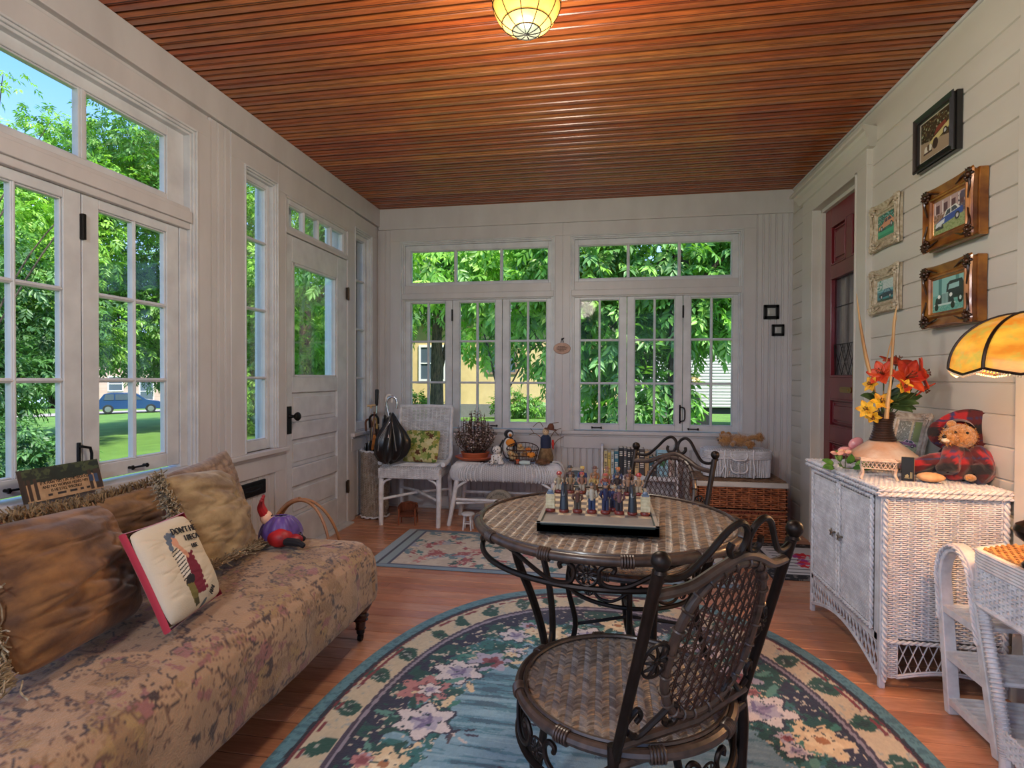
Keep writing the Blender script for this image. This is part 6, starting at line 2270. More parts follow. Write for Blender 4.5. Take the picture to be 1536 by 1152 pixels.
def put_at(a, rad, r, kind):
 x, y = A_ + A_ * rad * math.cos(a), B_ + B_ * rad * math.sin(a)
 if kind == 0:
  cv.flower(x, y, r, WHT, LIL, S(150, 140, 172), a * 3, NV)
  for k in range(3):
   cv.ell(x + r * .25 * math.cos(k * 2 + a), y + r * .25 * math.sin(k * 2 + a), r * .36, r * .08, S(120, 112, 150), a + k)
 elif kind == 1:
  cv.flower(x, y, r, LIL, ROS, S(110, 40, 54), a * 2)
 elif kind == 2:
  cv.flower(x, y, r, CRM2, S(236, 220, 186), S(176, 120, 80), a)
 elif kind == 3:
  cv.flower(x, y, r, PNK, ROS, None, a)
 for k in range(5):
  b_ = rs.uniform(0, 2 * PI)
  cv.leafp(x + r * math.cos(b_), y + r * .9 * math.sin(b_), r * rs.uniform(.7, 1.1), r * .3, b_ + rs.uniform(-.5, .5), [S(24, 74, 68), S(58, 128, 116), S(96, 150, 138), CRM2][k % 4])
for i in range(30):
 a = 2 * PI * i / 30 + .07
 put_at(a + rs.uniform(-.05, .05), .65 + .05 * math.sin(i * 2.1) , rs.uniform(.055, .10), [0, 2, 0, 1, 0, 3, 0, 2][i % 8])
for i in range(34):
 put_at(rs.uniform(0, 2 * PI), rs.uniform(.55, .75), rs.uniform(.022, .04), i % 4)
for i in range(26):
 a, rad = rs.uniform(0, 2 * PI), rs.uniform(.18, .52)
 x, y = A_ + A_ * rad * math.cos(a), B_ + B_ * rad * math.sin(a)
 for k in range(7):
  b_ = rs.uniform(0, 2 * PI)
  cv.leafp(x + .02 * math.cos(b_ * 2), y + .02 * math.sin(b_ * 2), rs.uniform(.03, .055), .012, b_, [NV, S(60, 58, 80), S(206, 196, 190), S(84, 76, 84)][k % 4])
cv.put(ring & (n3 < .30), S(34, 60, 74))
cv.put(q > inner, S(206, 194, 176))
cv.put((q > inner) & (q < inner + .012), S(150, 144, 160))
cv.put((q > inner + .012) & (q < inner + .024), S(70, 62, 84))
cv.put((q > inner - .014) & (q <= inner), S(36, 38, 62))
bd = (q > inner + .028) & (q < .935)
cv.put(bd, S(206, 194, 168))
lw = np.sin(th * 40 + 2.5 * n1) * .5 + .5 * (n2 - .5) * 2
cv.put(bd & (lw > .02 + 7 * np.abs(q - .875)), S(28, 82, 72))
cv.put(bd & (lw > .42 + 7 * np.abs(q - .875)), S(22, 58, 58))
cv.put(bd & (n3 > .68), S(170, 176, 170))
cv.put((q > .905) & (q < .918) & (n2 > .45), S(128, 50, 60))
cv.put((q > .935) & (q < .95), S(30, 34, 52))
cv.put((q > .928) & (q < .935), S(112, 40, 50))
cv.put(q >= .95, S(92, 140, 154))
cv.put((q >= .95) & (fbm(X * 40, Y * 130, 3) > .55), S(66, 112, 128))
cv.a *= (.84 + .32 * fbm(X * 130, Y * 130, 21))[..., None]
NR, NTH = 250, 900
rr = np.linspace(0.002, 1, NR)
tt = np.linspace(0, 2 * PI, NTH, endpoint=False)
RR, TT = np.meshgrid(rr, tt, indexing='ij')
k_ = (np.abs(np.cos(TT)) ** 2.3 + np.abs(np.sin(TT)) ** 2.3) ** (-1 / 2.3)
PX, PY = A_ * RR * k_ * np.cos(TT), B_ * RR * k_ * np.sin(TT)
ix = np.clip(((PX + A_) / (2 * A_) * (cv.nx - 1)).round().astype(int), 0, cv.nx - 1)
iy = np.clip(((PY + B_) / (2 * B_) * (cv.ny - 1)).round().astype(int), 0, cv.ny - 1)
PZ = .0045 + .001 * fbm(PX * 90, PY * 90, 2) - .004 * np.clip((RR - .985) / .015, 0, 1) ** 2
rg = np_mesh('oval_rug', np.stack([PX, PY + CY_, PZ], -1), cv.a[ix, iy], RUGM, close_v=True)
tag(rg, 'large oval teal and navy floral rug under the bistro table', 'rug')
IRON = M('antique_bronze_iron', S(46, 39, 35), .42, .75, var=(S(36, 28, 24), 22, 4, (1, 1, 1), .35, .65), bump=(60, .2, .001))
RATT = M('dark_rattan_wrap', S(74, 56, 46), .42, var=(S(46, 34, 28), 40, 2), coat=.2)
WOVEN = M('woven_brown_rattan', rough=.42, attr=True, var=((.75, .7, .65), 120, 2), coat=.15)
def herring(x, y, col_w=.031, s=.0085):
 k = np.floor(x / col_w)
 fx = x / col_w - k
 sg = np.where(k % 2 == 0, 1.0, -1.0)
 t = (y + sg * (fx - .5) * col_w * .8) / s
 i = np.floor(t)
 f = t - i
 h = np.sin(PI * f) ** .6 * (.45 + .55 * np.sin(PI * np.clip(fx, .04, .96)) ** .5)
 idv = (np.sin(k * 127.1 + i * 311.7) * 43758.5453)
 idv = idv - np.floor(idv)
 return h, idv
def woven_disc(name, R_, z, parent, dome=0, nr=110, nth=620, pal=None, col_w=.031, s=.0085, rot=0, hgt=.0035):
 pal = np.array(pal or [S(122, 110, 100), S(104, 92, 82), S(136, 122, 108), S(90, 78, 70), S(138, 122, 106), S(148, 124, 98)])
 r = np.linspace(.001, R_, nr)
 t = np.linspace(0, 2 * PI, nth, endpoint=False)
 Rm, Tm = np.meshgrid(r, t, indexing='ij')
 x, y = Rm * np.cos(Tm), Rm * np.sin(Tm)
 xr, yr = x * math.cos(rot) - y * math.sin(rot), x * math.sin(rot) + y * math.cos(rot)
 h, idv = herring(xr, yr, col_w, s)
 P = np.stack([x, y, z + hgt * h + dome * (1 - (Rm / R_) ** 2)], -1)
 c = pal[(idv * len(pal) * .999).astype(int)]
 big = fbm(x * 9 + 3, y * 9, 4)
 c = c * (.86 + .3 * big)[..., None]
 return np_mesh(name, P, c, WOVEN, parent, close_v=True)
def circ(R_, z, n=64, c=(0, 0)):
 return [(c[0] + R_ * math.cos(a), c[1] + R_ * math.sin(a), z) for a in np.linspace(0, 2 * PI, n + 1)[:-1]]
def cyl_map(R_, a0):
 """wrap a flat scroll drawing (s along the rim, z up) onto a cylinder of radius R_"""
 return lambda s, z: (R_ * math.cos(a0 + s / R_), R_ * math.sin(a0 + s / R_), z)
def rosette(b, P, r, petals=10):
 """flat flower: P(u,v,d)->xyz"""
 b.tube([P(r * math.cos(a), r * math.sin(a), 0) for a in np.linspace(0, 2 * PI, 33)[:-1]], r * .11, 6, closed=True)
 for k in range(petals):
  a = 2 * PI * k / petals
  b.tube([P(r * .2 * math.cos(a), r * .2 * math.sin(a), r * .1), P(r * .55 * math.cos(a), r * .55 * math.sin(a), r * .16), P(r * .95 * math.cos(a), r * .95 * math.sin(a), 0)], [r * .07, r * .13, r * .06], 6)
 b.tube([P(r * .17 * math.cos(a), r * .17 * math.sin(a), r * .12) for a in np.linspace(0, 2 * PI, 13)[:-1]], r * .1, 6, closed=True)
bt = thing('bistro_table', 'round bistro table with woven rattan top and scrolled iron apron', 'table', (0.0, 1.615, 0))
woven_disc('tabletop', .358, .728, bt, nr=260, nth=1400, col_w=.0165, s=.0072, rot=.1, hgt=.004)
b = B()
b.lathe([(.362, .712), (.362, .728), (.01, .729), (.01, .712)], seg=64)
b.build('under_board', RATT, bt)
b = B()
b.tube(circ(.363, .724, 96), .0115, 10, closed=True)
b.tube(circ(.356, .734, 96), .005, 7, closed=True)
for k in range(12):
 a = 2 * PI * k / 12 + .13
 for q in range(5):
  aa = a + (q - 2) * .017
  c0 = Vector((.363 * math.cos(aa), .363 * math.sin(aa), .724))
  rd = Vector((math.cos(aa), math.sin(aa), 0))
  b.tube([c0 + rd * (.0135 * math.cos(p)) + Vector((0, 0, .0135 * math.sin(p))) for p in np.linspace(0, 2 * PI, 13)[:-1]], .0032, 5, closed=True)
b.build('rim', RATT, bt)
b = B()
b.tube(circ(.352, .655, 96), .0075, 8, closed=True)
b.build('apron_ring', IRON, bt)
b = B()
NA = 4
for k in range(NA):
 a0 = -PI / 2 - .12 + k * PI / 2
 for sg in (-1, 1):
  f = cyl_map(.354, a0)
  sp = spiral(.052, .690, .010, .025, 330, 60, 12)
  path = [(sg * (p[0]), p[1]) for p in [(.052 + (q[0] - .052), q[1]) for q in sp]]
  body = [(.026, .690), (.032, .674), (.05, .663), (.09, .664), (.14, .685), (.19, .706), (.235, .714)]
  pts = [f(sg * x, z) for x, z in [(.060, .694), (.064, .704), (.054, .711), (.040, .708), (.029, .697)] + body[1:]]
  b.tube(smoothpath(pts, 5), .0055, 7)
b.build('apron_scrolls', IRON, bt)
for k in range(NA):
 a0 = -PI / 2 - .12 + k * PI / 2
 b = B()
 f = cyl_map(.354, a0)
 rosette(b, lambda u, v, d: (lambda p: (p[0] * (1 + d / .354), p[1] * (1 + d / .354), p[2]))(f(u, .688 + v)), .026)
 b.build('rosette', IRON, bt)
for k in range(4):
 a0 = math.radians(228) + k * PI / 2
 b = B()
 prof = [(.335, .712), (.318, .66), (.272, .56), (.235, .45), (.222, .34), (.232, .22), (.262, .10), (.302, .016)]
 b.tube(smoothpath([(r * math.cos(a0), r * math.sin(a0), z) for r, z in prof], 5), .0105, 9)
 b.ball((.302 * math.cos(a0), .302 * math.sin(a0), .018), (.015, .015, .0115), 10, 6)
 b.build('leg', IRON, bt)
 b = B()
 a1 = a0 + PI / 2
 mid = (.25 * math.cos((a0 + a1) / 2) * .5, .25 * math.sin((a0 + a1) / 2) * .5, .34)
 b.tube(smoothpath([(.224 * math.cos(a0), .224 * math.sin(a0), .33), (.19 * math.cos(a0 + .3), .19 * math.sin(a0 + .3), .24), (.10 * math.cos(a0 + .5), .10 * math.sin(a0 + .5), .15), (0, 0, .14)], 4), .007, 7)
 b.build('brace', IRON, bt)
def bistro_chair(label, loc, rotz):
 t = thing('bistro_chair', label, 'chair', loc, rotz, group='bistro chairs at the chess table')
 R_ = .222
 woven_disc('seat', R_ - .004, .447, t, dome=-.004, nr=170, nth=950, col_w=.0145, s=.0078, rot=.73, hgt=.0046, pal=[S(130, 120, 112), S(108, 98, 92), S(142, 132, 122), S(94, 84, 78), S(120, 110, 102), S(150, 128, 106), S(116, 107, 101)])
 b = B()
 b.lathe([(R_, .432), (R_, .446), (.01, .444), (.01, .432)], seg=48)
 b.build('seat_board', RATT, t)
 b = B()
 b.tube(circ(R_ + .004, .446, 80), .011, 9, closed=True)
 b.tube(circ(R_ - .008, .456, 80), .0045, 6, closed=True)
 for k in range(8):
  a = 2 * PI * k / 8 + .3
  for q in range(5):
   aa = a + (q - 2) * .026
   c0 = Vector(((R_ + .004) * math.cos(aa), (R_ + .004) * math.sin(aa), .446))
   rd = Vector((math.cos(aa), math.sin(aa), 0))
   b.tube([c0 + rd * (.013 * math.cos(p)) + Vector((0, 0, .013 * math.sin(p))) for p in np.linspace(0, 2 * PI, 13)[:-1]], .003, 5, closed=True)
 b.build('seat_rim', RATT, t)
 b = B()
 b.tube(circ(R_ + .006, .352, 72), .0075, 8, closed=True)
 b.build('apron_ring', IRON, t)
 b = B()
 for k in range(4):
  a0 = PI / 4 + k * PI / 2 + PI / 4
  f = cyl_map(R_ + .006, a0)
  for sg in (-1, 1):
   pts = [f(sg * x, z) for x, z in [(.048, .404), (.051, .415), (.042, .421), (.031, .416), (.024, .402), (.03, .382), (.05, .368), (.085, .366), (.12, .382), (.155, .41), (.172, .426)]]
   b.tube(smoothpath(pts, 4), .0052, 7)
 b.build('apron_scrolls', IRON, t)
 for k in range(4):
  a0 = PI / 2 + k * PI / 2
  b = B()
  f = cyl_map(R_ + .006, a0)
  rosette(b, lambda u, v, d: (lambda p: (p[0] * (1 + d / .228), p[1] * (1 + d / .228), p[2]))(f(u, .388 + v)), .021)
  b.build('rosette', IRON, t)
 for k, a0 in enumerate((math.radians(52), math.radians(128))):
  b = B()
  b.tube(smoothpath([(R_ * math.cos(a0), R_ * math.sin(a0), .44), ((R_ + .008) * math.cos(a0), (R_ + .008) * math.sin(a0), .34), ((R_ - .02) * math.cos(a0), (R_ - .02) * math.sin(a0), .2), ((R_ + .02) * math.cos(a0), (R_ + .02) * math.sin(a0), .06), ((R_ + .05) * math.cos(a0), (R_ + .05) * math.sin(a0), .004)], 5), .010, 9)
  b.build('leg', IRON, t)
 for s in (-1, 1):
  b = B()
  b.tube(smoothpath([(s * .178, -.165, .47), (s * .180, -.172, .40), (s * .170, -.178, .25), (s * .185, -.215, .10), (s * .20, -.26, .004)], 5), .0115, 9)
  b.build('leg', IRON, t)
 b = B()
 b.tube([(-.15, .14, .19), (0, 0, .23), (.165, -.18, .20)], .006, 7)
 b.tube([(.15, .14, .19), (0, 0, .23), (-.165, -.18, .20)], .006, 7)
 b.build('cross_brace', IRON, t)
 def Pb(s, z, d=0):
  k = (z - .45) / .39
  return (s * (.178 + .006 * k), -.17 - .112 * k - .022 * (1 - s * s) + d, z)
 for s in (-1, 1):
  b = B()
  b.tube([Pb(s, .44), Pb(s, .60), Pb(s, .72), Pb(s, .812)], [.0095, .0095, .0100, .0105], 10)
  m = Matrix.Translation(Pb(s, .829))
  b.lathe([(.008, -.022), (.012, -.019), (.009, -.014), (.012, -.010), (.0155, -.004), (.0165, .002), (.014, .010), (.008, .0148), (.002, .0165)], seg=16, mat=m)
  b.build('back_post', IRON, t)
 b = B()
 b.tube(smoothpath([Pb(-1, .768), Pb(-.62, .774), Pb(-.3, .798), Pb(0, .813), Pb(.3, .798), Pb(.62, .774), Pb(1, .768)], 6), .0095, 9)
 b.build('top_rail', RATT, t)
 for s in (-1, 1):
  b = B()
  pts = [(1, .812), (.86, .803), (.68, .808), (.5, .838), (.32, .875), (.17, .886), (.05, .872), (.02, .848), (.07, .829), (.17, .826), (.23, .838), (.215, .850)]
  b.tube(smoothpath([Pb(s * x, z - .008) for x, z in pts], 5), .006, 8)
  b.build('crest_scroll', IRON, t)
 ow, oh, oz = .126, .150, .648
 def oval(a, k=1):
  c, s_ = math.cos(a), math.sin(a)
  e = .86
  return (k * ow * math.copysign(abs(c) ** e, c), oz + k * oh * math.copysign(abs(s_) ** e, s_))
 b = B()
 def Po(u, z, d=0):
  k = (z - .45) / .39
  return Pb(u / (.18 + .03 * k), z, d)
 b.tube([Po(*oval(a)) for a in np.linspace(0, 2 * PI, 65)[:-1]], .0085, 9, closed=True)
 for k in range(26):
  a = 2 * PI * k / 26
  c0 = Vector(Po(*oval(a)))
  tn = (Vector(Po(*oval(a + .05))) - c0).normalized()
  A = tn.cross(Vector((0, 1, 0))).normalized()
  Bq = tn.cross(A)
  b.tube([c0 + A * (.0098 * math.cos(p)) + Bq * (.0098 * math.sin(p)) for p in np.linspace(0, 2 * PI, 11)[:-1]], .0026, 5, closed=True)
 b.build('back_frame', RATT, t)
 b = B()
 inside = lambda u, z: (abs(u / ow) ** 2.3 + abs((z - oz) / oh) ** 2.3) < 1.0
 def strand(p0, p1, d, r):
  n = 40
  seg = []
  for i in range(n + 1):
   f = i / n
   u, z = p0[0] + (p1[0] - p0[0]) * f, p0[1] + (p1[1] - p0[1]) * f
   if inside(u, z):
    seg.append(Po(u, z, d))
   else:
    if len(seg) > 1:
     b.tube(seg[::2] if len(seg) > 6 else seg, r, 5, flat=.5)
    seg = []
  if len(seg) > 1:
   b.tube(seg[::2] if len(seg) > 6 else seg, r, 5, flat=.5)
 ps = .024
 for k in range(-8, 9):
  z = oz + k * ps
  strand((-.14, z - .0021), (.14, z - .0021), .002, .0013)
  strand((-.14, z + .0021), (.14, z + .0021), .002, .0013)
  u = k * ps
  strand((u - .0021, oz - .17), (u - .0021, oz + .17), -.002, .0013)
  strand((u + .0021, oz - .17), (u + .0021, oz + .17), -.002, .0013)
 for k in range(-15, 16):
  o = (k + .5) * ps
  strand((-.2 + o, oz - .2), (.2 + o, oz + .2), .0, .0019)
  strand((-.2 + o, oz + .2), (.2 + o, oz - .2), -.0005, .0019)
 b.build('cane_panel', M('dark_cane', S(74, 46, 34), .45, var=(S(48, 30, 24), 60, 2), coat=.2), t)
 for s in (-1, 1):
  b = B()
  c_ = ow + .0295
  rosette(b, lambda u, v, d: Po(s * c_ + u, .64 + v * 1.15, -d), .028, 10)
  b.build('side_rosette', IRON, t)
  b = B()
  b.tube(smoothpath([Pb(s * .93, .50), Pb(s * .80, .487), Pb(s * .62, .512), Pb(s * .45, .535), Pb(s * .34, .515), Pb(s * .38, .495), Pb(s * .48, .497), Pb(s * .50, .508)], 5), .006, 7)
  b.tube(smoothpath([Pb(s * .97, .52), Pb(s * .88, .545), Pb(s * .82, .53), Pb(s * .86, .518)], 4), .005, 7)
  b.build('foot_scroll', IRON, t)
 b = B()
 b.tube([Pb(-1, .475), Pb(0, .475), Pb(1, .475)], .009, 8)
 b.tube([(-.178, -.172, .437), (0, -.2, .437), (.178, -.172, .437)], .009, 8)
 b.build('lower_rail', RATT, t)
 return t
ch1 = bistro_chair('nearest bistro chair, seen from behind with its oval cane back', (.038, 1.240, .010), math.radians(41.8))
dup(ch1, (.088, 2.12, .010), math.radians(139.8), 'far bistro chair, tucked under the table in front of the brown hamper')
bx, by, bz = -.0215, 1.655, .7395
cb_ = thing('chess_board', 'dark green edged chess board standing on the woven bistro table', 'chess board', (bx, by, bz))
GRN = M('dark_green_lacquer', S(16, 30, 32), .3, coat=.3, var=(S(22, 40, 40), 20, 3))
b = B()
w2, l2, hh = .152, .25, .024
b.box(-w2, w2, -l2, l2, 0, hh - .004)
for a0, a1, c0, c1 in ((-w2, w2, -l2, -l2 + .012), (-w2, w2, l2 - .012, l2), (-w2, -w2 + .012, -l2, l2), (w2 - .012, w2, -l2, l2)):
 b.box(a0, a1, c0, c1, 0, hh)
b.build('box_body', GRN, cb_, smooth=0, bevel=.0015)
b = B()
for a0, a1, c0, c1 in ((-w2, w2, -l2, -l2 + .009), (-w2, w2, l2 - .009, l2), (-w2, -w2 + .009, -l2, l2), (w2 - .009, w2, -l2, l2)):
 b.box(a0, a1, c0, c1, hh, hh + .0015)
b.build('edge_strip', M('worn_grey_edge', S(150, 142, 130), .5), cb_, smooth=0)
cv = Canvas(.28, .476, .0025, S(120, 112, 104))
pit = .035
for i in range(8):
 for j in range(13):
  cv.rect(i * pit, .006 + j * .0357, (i + 1) * pit, .006 + (j + 1) * .0357, S(196, 180, 150) if (i + j) % 2 else S(112, 104, 98))
cv.rect(0, 0, .28, .09, S(128, 122, 116))
cv.a *= (.85 + .3 * fbm(cv.U * 60, cv.V * 60, 2))[..., None]
np_mesh('playing_surface', np.stack([cv.U - .14, cv.V - .238, np.full_like(cv.U, hh - .0035)], -1), cv.a, M('painted_squares', rough=.45, attr=True), cb_)
zt = bz + hh - .0033
BASE = M('red_brown_base', S(132, 52, 40), .4, var=(S(96, 36, 30), 40, 2))
STONE = M('cream_stone_blocks', S(206, 194, 160), .7, var=(S(176, 160, 124), 60, 2))
_mc = {}
def cm(c):
 if c not in _mc:
  _mc[c] = M('piece_paint', S(*[q * .82 for q in c]), .4, coat=.2)
 return _mc[c]
def piece(name, label, x, y, legs, torso, skin, hat, h=.082, hat_kind=0, rz=0, kind='man'):
 t = thing(name, label, 'chess piece', (x, y, zt), rz, group='chess pieces on the board')
 b = B()
 b.lathe([(.0125, 0), (.0135, .002), (.0135, .006), (.0115, .009), (.01, .0095)], seg=16)
 b.build('base', BASE, t)
 if kind == 'rook':
  b = B()
  hw_ = .0125
  n = 5
  for i in range(n):
   z0 = .0095 + i * (h - .022) / n
   b.box(-hw_, hw_, -hw_ * .8, hw_ * .8, z0 + .0006, z0 + (h - .022) / n - .0006)
  b.box(-hw_ + .001, hw_ - .001, -hw_ * .8 + .001, hw_ * .8 - .001, .0095, h - .013)
  b.build('tower', STONE, t, smooth=0, bevel=.0008)
  b = B()
  b.box(-.010, .010, -.008, .008, h - .013, h - .009)
  b.ball((0, 0, h - .006), (.008, .006, .006), 8, 6)
  b.build('blue_top', cm((120, 138, 160)), t)
  return t
 if kind == 'horse':
  b = B()
  s = h / .08
  b.tube([(0, .004, .009), (0, .003, .03 * s), (0, .002, .048 * s)], [.0125, .0115, .010], 10)
  b.tube(smoothpath([(0, .004, .045 * s), (0, -.002, .062 * s), (0, -.008, .074 * s)], 4), [.010] * 4 + [.0085] * 4 + [.007], 9)
  b.tube([(0, -.006, .072 * s), (0, -.018, .064 * s)], [.007, .005], 8)
  for q in (-1, 1):
   b.tube([(q * .004, -.006, .076 * s), (q * .005, -.006, .084 * s)], [.003, .001], 5)
   b.tube([(q * .006, -.010, .035 * s), (q * .007, -.014, .02 * s), (q * .006, -.010, .012)], .004, 6)
  b.build('horse_body', cm(torso), t)
  b = B()
  b.tube(smoothpath([(0, .010, .045 * s), (0, .006, .065 * s), (0, -.002, .080 * s)], 4), .0035, 6)
  b.build('mane', cm(hat), t)
  return t
 b = B()
 for q in (-1, 1):
  b.tube([(q * .005, 0, .0095), (q * .005, 0, h * .30), (q * .004, .001, h * .46)], [.0048, .0052, .006], 8)
  b.ball((q * .0055, -.003, .0115), (.0045, .007, .003), 8, 5)
 b.build('legs', cm(legs), t)
 b = B()
 b.tube([(0, .001, h * .42), (0, .001, h * .55), (0, 0, h * .70), (0, 0, h * .78)], [.0085, .009, .0105, .005], 10, flat=.75)
 for q in (-1, 1):
  b.tube([(q * .010, 0, h * .71), (q * .0135, -.001, h * .56), (q * .010, -.008, h * .48)], [.004, .0038, .003], 7)
 b.build('coat', cm(torso), t)
 b = B()
 b.ball((0, -.001, h * .855), (.0062, .0065, .0078), 10, 7)
 for q in (-1, 1):
  b.ball((q * .010, -.009, h * .475), (.0028, .0028, .0028), 6, 5)
 b.build('head_and_hands', cm(skin), t)
 b = B()
 if hat_kind == 0:
  b.lathe([(.0112, h * .905), (.0112, h * .915), (.0068, h * .92), (.006, h * .985), (.002, h)], seg=12)
 elif hat_kind == 1:
  b.lathe([(.008, h * .89), (.0078, h * .93), (.006, h * .97), (.001, h * .985)], seg=12)
  b.box(-.006, .006, -.0125, -.004, h * .895, h * .905)
 else:
  b.lathe([(.0078, h * .885), (.0095, h * .93), (.0085, h * .99), (.003, h * 1.05), (.001, h * 1.06)], seg=12)
 b.build('hat', cm(hat), t)
 return t
SK = (206, 158, 126)
xs = [-.1515, -.114, -.077, -.038, -.001, .036, .071, .105]
near = [('chess_rook', 'cream block tower chess piece at the left end of the near row', None, None, None, None, .062, 0, 'rook'),
  ('chess_knight', 'dark blue rearing horse chess piece, second in the near row', (0, 0, 0), (38, 48, 62), SK, (24, 28, 36), .078, 0, 'horse'),
  ('chess_figure', 'short figure in brown coat, third in the near row', (96, 84, 76), (112, 76, 66), SK, (70, 58, 54), .070, 1, 'man'),
  ('chess_figure', 'tall figure with white shirt and blue trousers in the near row', (48, 70, 110), (216, 206, 184), SK, (84, 70, 66), .086, 1, 'man'),
  ('chess_figure', 'tall figure in navy uniform in the middle of the near row', (44, 54, 92), (40, 48, 92), SK, (64, 74, 104), .088, 1, 'man'),
  ('chess_figure', 'figure in dull rose coat with dark boots, sixth in the near row', (56, 52, 62), (134, 92, 96), SK, (66, 58, 64), .078, 0, 'man'),
  ('chess_knight', 'blackish rearing horse chess piece near the right end of the near row', (0, 0, 0), (34, 38, 46), SK, (20, 22, 28), .080, 0, 'horse'),
  ('chess_rook', 'cream block tower chess piece at the right end of the near row', None, None, None, None, .064, 0, 'rook')]
for x, (nm, lb, lg, to, sk, ht, h, hk, kd) in zip(xs, near):
 piece(nm, lb, x, 1.542, lg or (0, 0, 0), to or (0, 0, 0), sk or SK, ht or (0, 0, 0), h, hk, PI, kd)
piece('chess_figure', 'figure in bright blue coat just behind the dull rose one', .020, 1.578, (60, 70, 100), (70, 84, 140), SK, (190, 176, 150), .072, 1, PI)
pos = ['leftmost', 'second', 'third', 'fourth', 'fifth', 'sixth', 'seventh', 'rightmost']
fr = [((206, 196, 176), (196, 180, 150), (176, 54, 52), 2, 'red pointed cap and cream coat'), ((116, 96, 84), (176, 150, 116), (96, 66, 54), 0, 'brown hat and tan coat'), ((196, 186, 168), (168, 120, 100), (176, 66, 62), 1, 'red cap and rusty coat'),
  ((120, 98, 80), (206, 176, 110), (126, 92, 62), 0, 'mustard coat'), ((90, 76, 70), (170, 90, 76), (190, 80, 60), 1, 'brick red coat'), ((206, 200, 190), (72, 60, 60), (52, 46, 48), 0, 'dark waistcoat'), ((96, 80, 72), (186, 152, 126), (120, 72, 58), 0, 'pale brown coat'),
  ((196, 184, 160), (190, 160, 130), (184, 50, 48), 2, 'tall red cap')]
for i, x in enumerate(xs):
 lg, to, ht, hk, ds = fr[i]
 piece('chess_pawn', '%s chess figure of the facing row, %s' % (pos[i], ds), x * .98 - .001, 1.80, lg, to, SK, ht, .066 + .002 * (i % 3), hk, .2 * (i % 3 - 1))
bk_ = [(-.077, (60, 70, 110), (52, 74, 130), (206, 176, 90), 1, 'blue coat and yellow hat'), (-.036, (160, 120, 84), (196, 140, 96), (110, 60, 44), 0, 'two-toned tan coat'), (.003, (120, 100, 84), (186, 150, 110), (140, 96, 66), 0, 'sandy coat and brown hat'), (.038, (70, 80, 120), (66, 82, 134), (200, 120, 60), 1, 'blue tunic and orange cap'),
  (-.118, (52, 50, 56), (92, 70, 60), (60, 50, 46), 0, 'dark brown cloak'), (.074, (60, 56, 56), (120, 90, 76), (70, 56, 50), 0, 'chestnut cloak')]
for x, lg, to, ht, hk, ds in bk_:
 piece('chess_figure', 'rearmost chess figure in %s' % ds, x, 1.848, lg, to, SK, ht, .082, hk, 0)
CX0, CX1, CY0, CY1, CT = .99, 1.402, 2.222, 2.93, .735
cab = thing('wicker_cabinet', 'white wicker cabinet with two doors and lattice skirt against the siding', 'cabinet', ((CX0 + CX1) / 2, (CY0 + CY1) / 2, 0))
cx, cy = (CX0 + CX1) / 2, (CY0 + CY1) / 2
hx_, hy_ = (CX1 - CX0) / 2, (CY1 - CY0) / 2
GAP = M('wicker_backing', S(104, 98, 94), .8)
def braid(b, pts, r, pitch=.022, n_per=8):
 """two strands twisted round a path"""
 P = [Vector(p) for p in pts]
 L = sum((P[i + 1] - P[i]).length for i in range(len(P) - 1))
 n = max(8, int(L / pitch * n_per))
 cum = [0]
 for i in range(len(P) - 1):
  cum.append(cum[-1] + (P[i + 1] - P[i]).length)
 for ph in (0, PI):
  path = []
  for k in range(n + 1):
   s = L * k / n
   i = max(j for j in range(len(cum) - 1) if cum[j] <= s + 1e-9)
   f = (s - cum[i]) / max(cum[i + 1] - cum[i], 1e-9)
   d = (P[i + 1] - P[i]).normalized()
   _, A, Bq = frame_from(d)
   q = P[i].lerp(P[i + 1], f)
   a = 2 * PI * s / pitch / 2 + ph
   path.append(q + A * (r * .55 * math.cos(a)) + Bq * (r * .55 * math.sin(a)))
  b.tube(path, r * .62, 6)
b = B()
b.box(-hx_ + .008, hx_ - .004, -hy_ + .008, hy_ - .008, .17, CT - .03)
b.build('carcass', GAP, cab, smooth=0)
b = B()
for sx in (-1, 1):
 for sy in (-1, 1):
  b.box(sx * hx_ - .018 if sx > 0 else -hx_ - .002, sx * hx_ + .002 if sx > 0 else -hx_ + .018, sy * hy_ - .02 if sy > 0 else -hy_, sy * hy_ if sy > 0 else -hy_ + .02, .0, CT - .03)
b.build('corner_posts', WW, cab, smooth=0, bevel=.003)
cab.children[-1].name = 'corner_post'
b = B()
weave_panel(b, lambda u, v, d: (-hx_ + .022 + u, -hy_ + .004 - d, .185 + v), 2 * hx_ - .044, .522, .0235, .0072, .0032, .0036, .0034)
weave_panel(b, lambda u, v, d: (-hx_ + .022 + u, -hy_ + .003 - d, .04 + v), .035, .145, .0175, .0072, .0032, .0036, .003)
b.build('side_weave', WW, cab)
b = B()
braid(b, [(-hx_ + .012, -hy_ - .004, .03), (-hx_ + .012, -hy_ - .004, CT - .04)], .009)
braid(b, [(hx_ - .012, -hy_ - .004, .03), (hx_ - .012, -hy_ - .004, CT - .04)], .009)
braid(b, [(-hx_ + .02, -hy_ - .002, .175), (hx_ - .02, -hy_ - .002, .175)], .007)
b.build('side_braid', WW, cab)
b = B()
b.box(-hx_ - .016, hx_, -hy_ - .014, hy_ + .014, CT - .028, CT)
b.build('top_board', WWB, cab, smooth=0, bevel=.008, bseg=3)
b = B()
weave_panel(b, lambda u, v, d: (-hx_ - .008 + v, -hy_ - .006 + u, CT + .0015 + d), 2 * hy_ + .012, 2 * hx_ + .004, .02, .009, .0036, .0034, .0022)
b.build('top_weave', WW, cab)
b = B()
